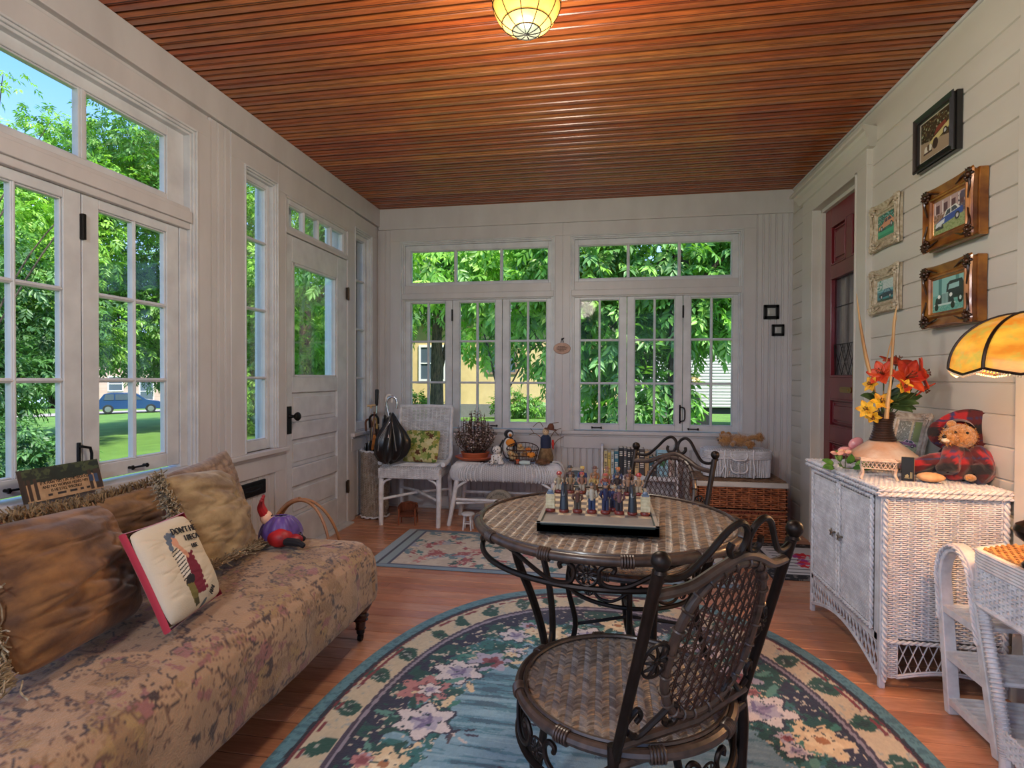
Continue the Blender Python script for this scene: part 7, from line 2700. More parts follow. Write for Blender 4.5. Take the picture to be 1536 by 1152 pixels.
for z in (CT - .004, CT - .022):
 braid(b, [(-hx_ - .016, hy_ + .012, z), (-hx_ - .016, -hy_ - .014, z), (hx_, -hy_ - .014, z)], .0085)
b.build('top_braid', WW, cab)
for k, (ya, yb) in enumerate(((-hy_ + .045, -.002), (.002, hy_ - .045))):
 b = B()
 b.box(-hx_ - .004, -hx_ + .01, ya, yb, .195, CT - .04)
 d_ = b.build('door', GAP, cab, smooth=0)
 b = B()
 weave_panel(b, lambda u, v, d: (-hx_ - .006 - d, ya + .024 + v, .215 + u), CT - .04 - .195 - .04, yb - ya - .048, .022, .0068, .003, .0034, .003)
 b.build('door_weave', WW, d_)
 b = B()
 for (p, q) in (((ya + .01, .2), (ya + .01, CT - .045)), ((yb - .01, .2), (yb - .01, CT - .045)), ((ya + .01, .2), (yb - .01, .2)), ((ya + .01, CT - .045), (yb - .01, CT - .045))):
  braid(b, [(-hx_ - .007, p[0], p[1]), (-hx_ - .007, q[0], q[1])], .008)
 b.build('door_braid', WW, d_)
 b = B()
 yk = (yb - .035) if k == 0 else (ya + .035)
 zk = .465
 st = [((.021 if i % 2 == 0 else .008) * math.cos(2 * PI * i / 10 + .3), (.021 if i % 2 == 0 else .008) * math.sin(2 * PI * i / 10 + .3)) for i in range(10)]
 b.prism(st, lambda u, v, d: (-hx_ - .022 - d, yk + u, zk + v), 0, .006)
 b.tube([(-hx_ - .006, yk, zk), (-hx_ - .024, yk, zk)], .005, 8)
 b.build('knob', M('pewter', S(150, 142, 130), .35, .8), d_, bevel=.002)
b = B()
b.box(-hx_ - .002, -hx_ + .012, -hy_ + .02, hy_ - .02, .165, .195)
b.box(-hx_ - .002, -hx_ + .012, -hy_ + .02, -hy_ + .046, .165, CT - .03)
b.box(-hx_ - .002, -hx_ + .012, hy_ - .046, hy_ - .02, .165, CT - .03)
b.build('face_frame', WW, cab, smooth=0, bevel=.002)
def skirt(b, fn, w, ztop, zend, zmid, pitch=.031):
 """diamond lattice under an arched lower edge"""
 n = int(w / pitch)
 low = lambda u: zend + (zmid - zend) * math.sin(PI * min(max(u / w, 0), 1)) ** 1.0
 for k in range(-6, n + 7):
  for sg in (-1, 1):
   u0 = k * w / n
   path = []
   for i in range(15):
    z = ztop - (ztop - zend) * i / 14
    u = u0 + sg * (ztop - z) * .42
    if 0 <= u <= w and z >= low(u):
     path.append(fn(u, z, .0015 * sg))
   if len(path) > 1:
    b.tube([path[0], path[-1]], .0034, 5, flat=.5)
 for o in (0, .008):
  b.tube([fn(w * i / 24, low(w * i / 24) - o, 0) for i in range(25)], .0046, 6)
 b.tube([fn(0, ztop, 0), fn(w, ztop, 0)], .005, 6)
b = B()
skirt(b, lambda u, z, d: (-hx_ + .002 - d, -hy_ + .02 + u, z), 2 * hy_ - .04, .165, .045, .115)
b.build('front_skirt', WW, cab)
b = B()
skirt(b, lambda u, z, d: (-hx_ + .06 + u, -hy_ + .004 + d, z), 2 * hx_ - .08, .172, .05, .075, .031)
b.build('side_skirt', WW, cab)
ZC = CT + .0062
vs_t = thing('vase', 'wide clay vase with ribbed dark neck holding lilies and dried pods', 'vase', (1.185, 2.655, ZC))
b = B()
b.lathe([(.055, 0), (.06, .004), (.09, .022), (.13, .045), (.134, .055), (.125, .066), (.095, .09), (.066, .112), (.055, .122)], seg=48)
b.build('body', M('crackled_clay', S(204, 160, 128), .5, var=(S(220, 204, 186), 5, 4, (1, 1, 1), .42, .58), bump=(80, .5, .002)), vs_t)
b = B()
pr_ = [(.058, .120)]
for k in range(11):
 z = .124 + k * .0105
 r = .052 - .0105 * math.sin(PI * min(1, (k + 1) / 11)) - .008 * min(1, k / 6)
 pr_ += [(r, z), (r + .0025, z + .004), (r + .0025, z + .007), (r - .001, z + .0103)]
pr_ += [(.040, .240), (.042, .246), (.036, .248), (.03, .235), (.01, .20)]
b.lathe(pr_, seg=36)
b.build('ribbed_neck', M('dark_glazed_clay', S(58, 42, 36), .3, coat=.3), vs_t)
def flower_stems():
 pass
top = Vector((1.185, 2.655, ZC + .235))
LG = M('silk_leaf_green', S(44, 70, 38), .5, var=(S(70, 96, 52), 20, 3))
ORG = M('silk_lily_orange', S(206, 74, 28), .5, var=(S(168, 36, 22), 26, 3))
YEL = M('silk_yellow', S(226, 184, 44), .6, var=(S(196, 136, 30), 30, 3))
STM = M('silk_stem', S(70, 92, 48), .6)
def petal(b, c, d, L, w, bend=.35, nrm=(0, -.7, .7)):
 """curved pointed petal"""
 c, d = Vector(c), Vector(d).normalized()
 A = d.cross(Vector(nrm))
 A = A.normalized() if A.length > .05 else frame_from(d)[1]
 Bq = A.cross(d)
 n = 7
 P = np.zeros((n, 5, 3))
 for i in range(n):
  f = i / (n - 1)
  ww = w * math.sin(PI * min(f * .92 + .06, 1)) ** .8
  for j in range(5):
   s = (j - 2) / 2
   p = c + d * (L * f) + A * (ww * s * .5) + Bq * (bend * L * f * f * -1 + .12 * w * (s * s))
   P[i, j] = p
 b.sheet(P)
def lily(name, label, c, d, L, mat, grp):
 t = thing(name, label, 'flower', group=grp)
 b = B()
 d = Vector(d).normalized()
 _, A, Bq = frame_from(d)
 for k in range(6):
  a = 2 * PI * k / 6
  o = A * math.cos(a) + Bq * math.sin(a)
  petal(b, Vector(c), d * .5 + o * .85, L, L * .62, .22, d)
 b.build('petals', mat, t, solid=.0012)
 b = B()
 for k in range(5):
  a = 2 * PI * k / 5
  o = A * math.cos(a) + Bq * math.sin(a)
  e = Vector(c) + d * L * .6 + o * L * .16
  b.tube([c, e], .0012, 5)
  b.ball(e, (.003, .003, .003), 6, 5)
 b.build('stamens', M('stamen', S(90, 50, 24), .6), t)
 b = B()
 b.tube(smoothpath([c, (Vector(c) + top) / 2 + Vector((0, 0, -.02)), top - Vector((0, 0, .04))], 4), .0025, 5)
 b.build('stem', STM, t)
 return t
g_ = 'silk flowers in the clay vase'
lily('silk_lily', 'largest orange lily facing forward in the clay vase', (1.245, 2.60, 1.135), (.2, -.9, .3), .085, ORG, g_)
lily('silk_lily', 'orange lily reaching right in the clay vase', (1.30, 2.63, 1.15), (.9, -.35, .2), .08, ORG, g_)
lily('silk_lily', 'orange lily at the top of the bunch in the vase', (1.235, 2.66, 1.185), (.1, -.3, .9), .075, ORG, g_)
lily('silk_lily', 'orange lily at the left of the bunch beside the pods', (1.165, 2.61, 1.15), (-.7, -.55, .4), .065, ORG, g_)
lily('silk_lily', 'small dropping orange lily bud at the lower right of the bunch', (1.32, 2.62, 1.10), (.5, -.3, -.7), .05, ORG, g_)
lily('silk_bloom', 'yellow bloom low at the left of the vase', (1.10, 2.60, 1.0), (-.6, -.7, .2), .045, YEL, g_)
lily('silk_bloom', 'yellow bloom beside the vase neck', (1.145, 2.585, 1.03), (-.2, -.8, .5), .045, YEL, g_)
lily('silk_bloom', 'yellow bloom halfway up at the left of the bunch', (1.125, 2.62, 1.105), (-.8, -.5, .3), .038, YEL, g_)
lily('silk_bloom', 'yellow bloom under the orange lilies', (1.225, 2.575, 1.10), (.0, -.9, .1), .036, YEL, g_)
lily('silk_bloom', 'lowest yellow bloom hanging over the vase shoulder', (1.118, 2.59, .975), (-.4, -.7, -.5), .035, YEL, g_)
lv = thing('leaf_bunch', 'dark green silk leaves spreading under the orange lilies in the vase', 'leaves', group=g_)
b = B()
for d, L in (((.9, -.3, .1), .15), ((.7, -.6, -.1), .13), ((.5, -.7, -.35), .12), ((-.8, -.4, .15), .12), ((-.6, -.6, .3), .10), ((.3, -.8, .2), .11), ((.9, .1, .25), .12), ((.75, -.4, .4), .12), ((.1, -.8, -.1), .10), ((.6, -.5, .6), .1), ((.8, -.4, -.3), .12)):
 c0 = top + Vector((0, 0, .05)) + Vector(d) * .02
 petal(b, c0, Vector(d) + Vector((0, 0, .25)), L * .82, L * .45, .2)
 b.tube([top - Vector((0, 0, .03)), c0], .002, 5)
b.build('leaves', LG, lv, solid=.001)
POD = M('dried_pod', S(206, 166, 112), .6, var=(S(168, 124, 78), 14, 3, (1, 1, .3)))
for lb, pts, rs_ in (('tall dried pod leaning left out of the vase', [(1.17, 2.65, .95), (1.135, 2.645, 1.12), (1.11, 2.642, 1.22), (1.085, 2.64, 1.36), (1.068, 2.64, 1.50)], (.004, .011, .012, .008, .0015)),
      ('tall dried pod standing upright before the lilies', [(1.155, 2.56, .965), (1.16, 2.56, 1.04), (1.172, 2.565, 1.13), (1.18, 2.57, 1.25), (1.19, 2.58, 1.37), (1.20, 2.58, 1.44)], (.013, .012, .007, .008, .009, .001)),
      ('thin split dried stalk between the pods', [(1.165, 2.63, .96), (1.18, 2.62, 1.20), (1.195, 2.61, 1.30), (1.215, 2.61, 1.40)], (.003, .003, .004, .001))):
 t = thing('dried_pod', lb, 'dried pod', group='dried pods in the clay vase')
 b = B()
 pth = smoothpath(pts, 5)
 rr_ = np.interp(np.linspace(0, len(rs_) - 1, len(pth)), range(len(rs_)), rs_)
 b.tube(pth, list(rr_), 8, flat=.6)
 b.build('pod_blade', POD, t)
def carpic(cv, x, y, L, body, top, glass=S(60, 70, 80), wheel=S(40, 40, 42), hub=S(190, 190, 190), slope=0, roof=True, old=False):
 h = L * .16
 sl = lambda px: y + slope * (px - x)
 P = lambda u, v: (x + u * L, sl(x + u * L) + v * L)
 cv.poly([P(0, .05), P(.02, .15), P(.3, .2), P(.98, .2), P(1, .06)], body)
 if roof:
  cv.poly([P(.3, .2), P(.42, .33), P(.75, .33), P(.9, .2)], top)
  cv.poly([P(.36, .21), P(.44, .31), P(.56, .31), P(.56, .21)], glass)
  cv.poly([P(.59, .21), P(.59, .31), P(.72, .31), P(.82, .21)], glass)
 for u in (.2, .8):
  cx_, cy_ = P(u, .06)
  cv.ell(cx_, cy_, L * .085, L * .085, wheel)
  cv.ell(cx_, cy_, L * .045, L * .045, hub)
def photo(kind, w, h):
 cv = Canvas(w, h, min(w, h) / 90, S(120, 130, 110))
 n = fbm(cv.U * 14 / w, cv.V * 14 / h, 3)
 n2 = fbm(cv.U * 30 / w, cv.V * 30 / h, 7)
 u, v = cv.U / w, cv.V / h
 if kind == 'roadster':
  cv.put(v > 0, S(64, 56, 40))
  cv.put(n > .5, S(44, 44, 30))
  cv.put(n2 > .62, S(104, 92, 60))
  cv.put((n2 > .66) & (n > .5) & (v > .45), S(150, 160, 130))
  cv.put(v < .34 - .2 * (u - .8), S(160, 142, 118))
  carpic(cv, w * .18, h * .16, w * .78, S(206, 190, 130), S(120, 60, 48), slope=.28, roof=False)
  cv.poly([(w * .45, h * .5), (w * .55, h * .66), (w * .8, h * .7), (w * .85, h * .6)], S(126, 62, 50))
  cv.ell(w * .2, h * .26, w * .06, h * .09, S(220, 214, 196))
  cv.ell(w * .34, h * .28, w * .05, h * .08, S(220, 214, 196))
  cv.ell(w * .27, h * .3, w * .035, h * .08, S(84, 70, 54))
  cv.rect(w * .12, h * .16, w * .4, h * .2, S(70, 60, 54))
  cv.ell(w * .5, h * .3, w * .09, h * .13, S(54, 46, 42))
 elif kind == 'convertible':
  cv.put(v > 0, S(150, 120, 104))
  cv.put(v > .55, S(176, 150, 146))
  for i in range(4):
   cv.rect(w * (.08 + .24 * i), h * .62, w * (.2 + .24 * i), h * .86, S(84, 56, 60))
   cv.rect(w * (.04 + .24 * i), h * .55, w * (.07 + .24 * i), h * .95, S(220, 210, 204))
  cv.put((n2 > .5) & (v > .42) & (v < .62), S(110, 84, 60))
  cv.put((n > .52) & (u > .75) & (v > .4), S(84, 76, 90))
  cv.put(v < .36, S(150, 162, 110))
  cv.put((v < .36) & (n2 > .55), S(124, 140, 88))
  carpic(cv, w * .06, h * .14, w * .84, S(50, 78, 150), S(222, 222, 214), slope=.12)
  cv.poly([(w * .06, h * .2), (w * .1, h * .34), (w * .36, h * .42), (w * .34, h * .3)], S(206, 216, 220))
  cv.rect(w * .06, h * .14, w * .32, h * .22, S(40, 42, 46))
 elif kind == 'vintage':
  cv.put(v > 0, S(108, 170, 160))
  cv.put(v > .5, S(134, 188, 182))
  for x in (.2, .72):
   cv.rect(w * x, h * .45, w * (x + .1), h, S(76, 130, 128))
  cv.put(v < .3, S(98, 162, 150))
  cv.put((v < .3) & (n2 > .6), S(130, 184, 170))
  cv.poly([(w * .42, h * .35), (w * .46, h * .78), (w * .55, h * .86), (w * .9, h * .86), (w * .97, h * .7), (w * .95, h * .35)], S(32, 44, 48))
  cv.poly([(w * .5, h * .62), (w * .53, h * .76), (w * .82, h * .78), (w * .82, h * .64)], S(150, 192, 190))
  cv.poly([(w * .08, h * .2), (w * .12, h * .42), (w * .25, h * .5), (w * .62, h * .5), (w * .7, h * .2)], S(36, 50, 54))
  cv.rect(w * .3, h * .24, w * .5, h * .55, S(150, 190, 186))
  for i in range(5):
   cv.rect(w * (.31 + .04 * i), h * .25, w * (.325 + .04 * i), h * .53, S(60, 84, 86))
  for x in (.22, .58):
   cv.ell(w * x, h * .46, w * .045, h * .055, S(230, 238, 234))
  cv.rect(w * .06, h * .2, w * .72, h * .245, S(190, 214, 210))
  for x in (.14, .64):
   cv.ell(w * x, h * .16, w * .06, h * .1, S(24, 30, 32))
  cv.ell(w * .86, h * .32, w * .08, h * .14, S(24, 30, 32))
  cv.ell(w * .86, h * .32, w * .035, h * .06, S(180, 206, 202))
 elif kind == 'green':
  cv.put(v > 0, S(32, 120, 96))
  cv.put(n > .5, S(24, 88, 76))
  cv.put((n2 > .62) & (v > .5), S(140, 190, 180))
  cv.put(v < .3, S(58, 168, 124))
  cv.put((v < .14), S(38, 140, 104))
  carpic(cv, w * .05, h * .3, w * .9, S(214, 150, 110), S(206, 140, 104), slope=.06)
 elif kind == 'sea':
  cv.put(v > 0, S(196, 212, 208))
  cv.put((n2 > .55) & (v > .5), S(172, 196, 190))
  cv.put(v < .55, S(120, 178, 184))
  cv.put((v < .45), S(60, 128, 138))
  cv.put((n > .5) & (u < .35) & (v > .5), S(84, 150, 130))
  carpic(cv, w * .1, h * .14, w * .8, S(24, 56, 74), S(40, 84, 100), glass=S(110, 160, 170), roof=True)
  cv.put(v < .12, S(34, 66, 64))
 else:
  cv.put(v > 0, S(130, 132, 124))
  cv.put(n2 > .5, S(96, 104, 88))
  cv.put((n2 > .6) & (v > .5), S(186, 190, 184))
  cv.put((u > .7) & (v > .4), S(120, 134, 80))
  cv.rect(w * .55, h * .4, w * .64, h, S(188, 176, 150))
  cv.put(v < .42, S(170, 182, 146))
  cv.put((v < .42) & (n2 > .55), S(150, 164, 126))
  carpic(cv, w * .12, h * .3, w * .82, S(128, 88, 120), S(206, 180, 206), slope=-.1)
  cv.rect(w * .12, h * .26, w * .8, h * .28, S(84, 66, 80))
 return cv
def picture_frame(label, c, n, up, w, h, D, fw, mat, kind, wavy=.0, orn=True, ornmat=None, matw=0, group='framed car pictures on the siding', light=None):
 t = thing('picture_frame', label, 'picture', group=group)
 t.matrix_world = pose(c, n, up)
 N = 160
 def ring(ins, d, wv):
  pts = []
  W_, H_ = w / 2 - ins, h / 2 - ins
  per = 2 * (2 * W_ + 2 * H_)
  for k in range(N):
   s = per * k / N
   if s < 2 * W_:
    x, y, f, nx, ny = -W_ + s, H_, s / (2 * W_), 0, 1
   elif s < 2 * W_ + 2 * H_:
    q = s - 2 * W_
    x, y, f, nx, ny = W_, H_ - q, q / (2 * H_), 1, 0
   elif s < 4 * W_ + 2 * H_:
    q = s - 2 * W_ - 2 * H_
    x, y, f, nx, ny = W_ - q, -H_, q / (2 * W_), 0, -1
   else:
    q = s - 4 * W_ - 2 * H_
    x, y, f, nx, ny = -W_, -H_ + q, q / (2 * H_), -1, 0
   o = wv * (math.cos(2 * PI * f) * .5 + .5 * math.cos(4 * PI * f) * .35)
   pts.append((x + nx * o, y + ny * o, d))
  return pts
 b = B()
 b.loft([ring(.002, -D, wavy * .3), ring(.002, -D * .5, wavy * .3), ring(.008, -D * .45, wavy * .5), ring(.006, -D * .2, wavy), ring(0, -.006, wavy), ring(.004, 0, wavy), ring(fw * .35, -.008, wavy * .6), ring(fw * .6, -.012, wavy * .2), ring(fw * .75, -.004, 0), ring(fw * .86, -.005, 0), ring(fw * .92, -.012, 0), ring(fw, -.014, 0), ring(fw + .004, -.018, 0)], closed_caps=False)
 b.build('frame', mat, t, smooth=32)
 iw, ih = w / 2 - fw, h / 2 - fw
 if matw:
  b = B()
  for a0, a1, c0, c1 in ((-iw, iw, ih - matw, ih), (-iw, iw, -ih, -ih + matw), (-iw, -iw + matw, -ih, ih), (iw - matw, iw, -ih, ih)):
   b.box(a0, a1, c0, c1, -.0185, -.0155)
  b.build('liner', light, t, smooth=0)
 cv = photo(kind, 2 * iw, 2 * ih)
 np_mesh('printed_photo', np.stack([cv.U - iw, cv.V - ih, np.full_like(cv.U, -.0165 if not matw else -.0175)], -1), cv.a, PHOTO, t)
 if orn:
  rs = random.Random(3)
  for sx in (-1, 1):
   for sy in (-1, 1):
    b = B()
    ox_, oy_ = sx * (w / 2 - fw * .42), sy * (h / 2 - fw * .42)
    for k in range(9):
     a = 2 * PI * k / 9
     r = fw * .36
     b.ball((ox_ + r * math.cos(a), oy_ + r * math.sin(a), -.003), (fw * .14, fw * .14, .007), 8, 5)
    for k in range(5):
     a = math.atan2(sy, sx) + (k - 2) * .55
     b.leaf((ox_, oy_, .001), (math.cos(a), math.sin(a), .1), (0, 0, 1), fw * .5, fw * .3, -.1)
    for (dx, dy) in ((-sx, 0), (0, -sy)):
     pts = [(ox_ + dx * fw * q + (0 if dx else fw * .14 * math.sin(q * 3) * sx), oy_ + dy * fw * q + (0 if dy else fw * .14 * math.sin(q * 3) * sy), .001 - q * .004) for q in (.3, .7, 1.1, 1.5)]
     b.tube(smoothpath(pts, 3), [fw * .1 * (1 - .07 * i) for i in range(10)], 6)
    b.ball((ox_, oy_, .0), (fw * .2, fw * .2, .009), 10, 6)
    b.build('corner_ornament', ornmat or mat, t)
 return t
PHOTO = M('photo_print', rough=.25, attr=True, coat=.3)
GILT = M('amber_gilt', S(182, 118, 44), .32, .35, var=(S(104, 50, 20), 8, 4, (1, 1, 1), .35, .65), coat=.4)
GILTD = M('dark_gilt', S(84, 48, 24), .38, .4, var=(S(40, 22, 14), 60, 3), coat=.3)
IVORY = M('ivory_gesso', S(204, 192, 168), .55, var=(S(160, 142, 114), 50, 3), bump=(70, .5, .002))
BLKF = M('black_lacquer_frame', S(24, 21, 20), .35, coat=.3)
MATB = M('white_liner', S(190, 182, 166), .7)
NX = (-1, 0, 0)
def wallpic(label, y0, y1, z0, z1, D, fw, *a, **k):
 return picture_frame(label, (RX - .004 - D, (y0 + y1) / 2, (z0 + z1) / 2), NX, UP, y1 - y0, z1 - z0, D, fw, *a, **k)
wallpic('black framed picture of a cream roadster, highest on the siding', 2.545, 2.845, 2.065, 2.312, .04, .034, BLKF, 'roadster', orn=False, matw=.005, light=MATB)
wallpic('gilt framed picture of a blue convertible car, middle of the right column', 2.382, 2.722, 1.68, 1.94, .058, .058, GILT, 'convertible', wavy=.006, ornmat=GILTD)
wallpic('gilt framed picture of a black vintage car in turquoise, lowest of the right column', 2.384, 2.724, 1.352, 1.610, .058, .058, GILT, 'vintage', wavy=.006, ornmat=GILTD)
wallpic('small ivory framed picture of an orange car on green, upper left', 3.00, 3.30, 1.805, 2.045, .024, .058, IVORY, 'green', wavy=.008)
wallpic('small ivory framed picture of a dark blue car, lower left', 3.00, 3.30, 1.473, 1.703, .024, .058, IVORY, 'sea', wavy=.008)
picture_frame('ivory framed photo of a purple car standing on the wicker cabinet', (1.335, 2.79, .866), (-.858, -.434, .276), (.25, .11, .96), .185, .236, .02, .036, M('ivory_grey_gesso', S(214, 208, 198), .5, var=(S(168, 156, 144), 50, 3), bump=(70, .5, .002)), 'purple', wavy=.006, group=None)
mt_ = thing('mini_table', 'doll sized pinkish wicker table with lattice apron on the cabinet front', 'doll table', (1.055, 2.40, ZC), -.35)
PW = M('pinkish_wicker', S(214, 194, 178), .6, var=(S(182, 158, 140), 60, 2))
b = B()
weave_panel(b, lambda u, v, d: (-.058 + u, -.044 + v, .0715 + d), .116, .088, .012, .005, .0022, .002, .0014)
b.box(-.055, .055, -.042, .042, .066, .0705)
b.tube([(-.06, -.046, .071), (.06, -.046, .071), (.06, .046, .071), (-.06, .046, .071)], .0032, 6, closed=True)
b.build('tabletop', PW, mt_)
b = B()
for sgn, (fn, L_) in ((1, (lambda u, z: (-.056 + u, -.043, z), .112)), (1, (lambda u, z: (-.056 + u, .043, z), .112)), (1, (lambda u, z: (-.057, -.043 + u, z), .086)), (1, (lambda u, z: (.057, -.043 + u, z), .086))):
 n = int(L_ / .014)
 for k in range(n):
  b.tube([fn(k * L_ / n, .068), fn((k + 1) * L_ / n, .042)], .0016, 4)
  b.tube([fn((k + 1) * L_ / n, .068), fn(k * L_ / n, .042)], .0016, 4)
 b.tube([fn(0, .041), fn(L_, .041)], .0026, 6)
b.build('lattice_apron', PW, mt_)
for sx in (-1, 1):
 for sy in (-1, 1):
  b = B()
  b.tube([(sx * .055, sy * .041, .045), (sx * .052, sy * .039, .02), (sx * .06, sy * .046, .0)], [.006, .005, .006], 8)
  b.build('leg', PW, mt_)
bb = thing('perfume_box', 'small upright black box with gold emblem on the cabinet corner', 'box', (1.142, 2.362, ZC), -.45)
b = B()
b.box(-.02, .02, -.012, .012, 0, .089)
b.build('carton', M('black_card', S(14, 13, 14), .3, coat=.3), bb, smooth=0, bevel=.001)
b = B()
b.box(.0195, .0212, -.0115, .0115, .001, .088)
b.build('bronze_side', M('bronze_card', S(130, 96, 64), .45, .3), bb, smooth=0)
b = B()
b.prism([(-.008, .014), (.002, .014), (.004, .02), (.0, .026), (-.004, .024), (-.008, .02)], lambda u, v, d: (u, -.012 - d, v), 0, .0005)
for x in (.008, .012):
 b.box(x, x + .0022, -.0126, -.0119, .010, .034)
b.box(-.01, .006, -.0126, -.0119, .010, .0125)
b.build('gold_emblem', M('gold_foil', S(196, 170, 120), .3, .8), bb, smooth=0)
pf_ = thing('silk_spray', 'pink and cream silk blossoms with green leaves lying on the cabinet far end', 'flowers', (1.0, 2.59, ZC))
b = B()
for (x, y, z, d) in ((-.03, .02, .02, (-.8, -.2, .4)), (-.01, -.02, .015, (-.4, -.8, .3)), (.03, -.03, .012, (.5, -.8, .3)), (.0, .03, .03, (-.2, .1, .9)), (.05, .0, .02, (.8, -.4, .4)), (.02, -.01, .03, (0, -.6, .7)), (-.04, -.01, .01, (-.9, -.4, .15)), (.06, -.03, .012, (.6, -.7, .2))):
 petal(b, (x, y, z), d, .05, .034, .2)
b.build('leaves', M('bright_silk_leaf', S(88, 140, 56), .5, var=(S(50, 96, 40), 30, 3)), pf_, solid=.001)
b = B()
for (x, y, z) in ((-.01, .03, .06), (.03, .05, .065), (.0, .06, .055)):
 for k in range(6):
  a = 2 * PI * k / 6
  petal(b, (x, y, z), (math.cos(a), math.sin(a), .6), .028, .022, .3)
b.build('blossoms', M('pink_silk', S(222, 150, 140), .6, var=(S(236, 206, 170), 40, 2)), pf_, solid=.0008)
b = B()
for pts in ([(0, 0, .01), (-.01, .03, .05)], [(.01, 0, .01), (.03, .05, .055)], [(0, 0, .008), (.06, -.02, .008)]):
 b.tube(pts, .002, 5)
b.build('stem', STM, pf_)
ph = thing('tulip', 'rose pink glass tulip standing behind the clay vase', 'ornament', (1.16, 2.86, ZC))
b = B()
b.ball((-.045, 0, .048), (.034, .024, .022), 14, 9)
b.ball((.0, .0, .085), (.036, .024, .026), 14, 9, Matrix.Rotation(-.7, 4, 'Y'))
b.build('petals', M('rose_glass', S(222, 132, 138), .2, coat=.5, var=(S(236, 170, 168), 20, 2)), ph)
b = B()
b.lathe([(.02, 0), (.021, .004), (.006, .01), (.005, .06)], (-.02, 0, 0), 12)
b.build('stem', STM, ph)
PLAID = M('plaid_flannel', rough=.9, attr=True, bump=(160, .4, .002), sheen=.3)
def plaid(P, s=.1):
 u, v = (P[..., 0] * .9 + P[..., 1] * .5) / s, (P[..., 2] + P[..., 1] * .35) / s
 fu, fv = u - np.floor(u), v - np.floor(v)
 a = np.empty(P.shape, dtype=np.float32)
 a[:] = S(150, 24, 32)
 a[fu < .42] = S(72, 14, 22)
 a[fv < .42] = S(78, 16, 24)
 a[(fu < .42) & (fv < .42)] = S(18, 16, 24)
 a[(fu > .66) & (fu < .72)] = S(40, 48, 92)
 a[(fv > .66) & (fv < .72)] = S(36, 44, 84)
 return a
def plaid_blob(name, rings, parent, n=40, s=.1):
 """closed surface from (centre, rx, ry, axisvectors) rings"""
 P = np.array(rings)
 return np_mesh(name, P, plaid(P, s), PLAID, parent, close_v=True)
pbx, pby = 1.30, 2.405
pbear = thing('dressed_bear', 'teddy bear in red and black plaid coat and floppy hat on the cabinet', 'plush toy', (pbx, pby, ZC + .004))
BF = M('honey_plush', S(196, 140, 74), .95, var=(S(150, 98, 46), 90, 3, (1, 1, 1), .3, .7), bump=(140, 1, .006), sheen=.6)
def rings_along(path, radii, n=44, flat=1, fold=0, ph=0):
 out = []
 path = [Vector(p) for p in path]
 A = None
 for i, p in enumerate(path):
  d = (path[min(i + 1, len(path) - 1)] - path[max(i - 1, 0)]).normalized()
  if A is None:
   _, A, _b = frame_from(d)
  A = (A - d * A.dot(d)).normalized()
  Bq = d.cross(A)
  r = radii[i]
  out.append([tuple(p + A * (r * (1 + fold * math.sin(5 * a + ph + i * .7)) * math.cos(a)) + Bq * (r * flat * (1 + fold * math.sin(5 * a + ph + i * .7)) * math.sin(a))) for a in np.linspace(0, 2 * PI, n + 1)[:-1]])
 return out
pth = smoothpath([(-.02, -.03, .055), (.03, .0, .06), (.055, .03, .085), (.06, .045, .12), (.055, .05, .145)], 6)
plaid_blob('coat', rings_along(pth, list(np.interp(np.linspace(0, 1, len(pth)), [0, .05, .3, .6, .85, 1], [.01, .052, .068, .06, .045, .005])), fold=.06), pbear)
pth = smoothpath([(.02, -.02, .07), (-.05, .0, .06), (-.12, .01, .04), (-.15, .012, .032)], 5)
plaid_blob('coat_skirt', rings_along(pth, list(np.interp(np.linspace(0, 1, len(pth)), [0, .1, .5, .95, 1], [.01, .05, .046, .03, .003])), fold=.1, flat=.7), pbear)
pth = smoothpath([(.07, .0, .115), (.10, -.03, .075), (.085, -.055, .04), (.05, -.075, .03)], 5)
plaid_blob('sleeve', rings_along(pth, list(np.interp(np.linspace(0, 1, len(pth)), [0, .1, .6, .95, 1], [.01, .04, .042, .036, .004])), fold=.08, ph=1), pbear)
pth = smoothpath([(.035, .01, .12), (.0, -.03, .085), (-.03, -.06, .05), (-.035, -.07, .035)], 5)
plaid_blob('sleeve', rings_along(pth, list(np.interp(np.linspace(0, 1, len(pth)), [0, .1, .6, .95, 1], [.01, .034, .036, .032, .004])), fold=.08, ph=2), pbear)
b = B()
hc = Vector((.042, .0, .165))
b.ball(hc, (.056, .05, .048), 20, 14)
b.ball(hc + Vector((-.046, -.026, -.006)), (.03, .028, .023), 14, 9)
b.build('head', BF, pbear)
b = B()
b.ball(hc + Vector((-.072, -.038, .001)), (.008, .007, .007), 10, 7)
for dx, dy, dz in ((-.035, -.040, .018), (.0, -.048, .018)):
 b.ball(hc + Vector((dx, dy, dz)), (.005, .005, .005), 8, 6)
b.build('face_beads', EYE, pbear)
b = B()
b.ball(hc + Vector((-.065, -.036, -.012)), (.016, .014, .010), 10, 7)
b.build('pale_muzzle', M('cream_muzzle', S(226, 208, 180), .9), pbear)
b = B()
b.ball(hc + Vector((-.028, .0, .046)), (.018, .010, .016))
b.build('ear', BF, pbear)
U, V = np.meshgrid(np.linspace(0, 2 * PI, 90, endpoint=False), np.linspace(0, 1, 12), indexing='ij')
r = .03 + .072 * V
hx2, hb2 = r * np.cos(U) * 1.05, .03 + .006 * np.sin(3 * U) * V - .02 * V ** 2 * np.cos(U) ** 2
P = np.stack([hc.x + .014 + .90 * hx2 + .44 * hb2, hc.y + .012 - .44 * hx2 + .90 * hb2, hc.z + .006 + r * np.sin(U) * .72 + .034 * V * np.maximum(np.cos(U - .7), 0)], -1)
o = np_mesh('hat_brim', P, plaid(P, .09), PLAID, pbear, close_u=True)
o.modifiers.new('s', 'SOLIDIFY').thickness = .004
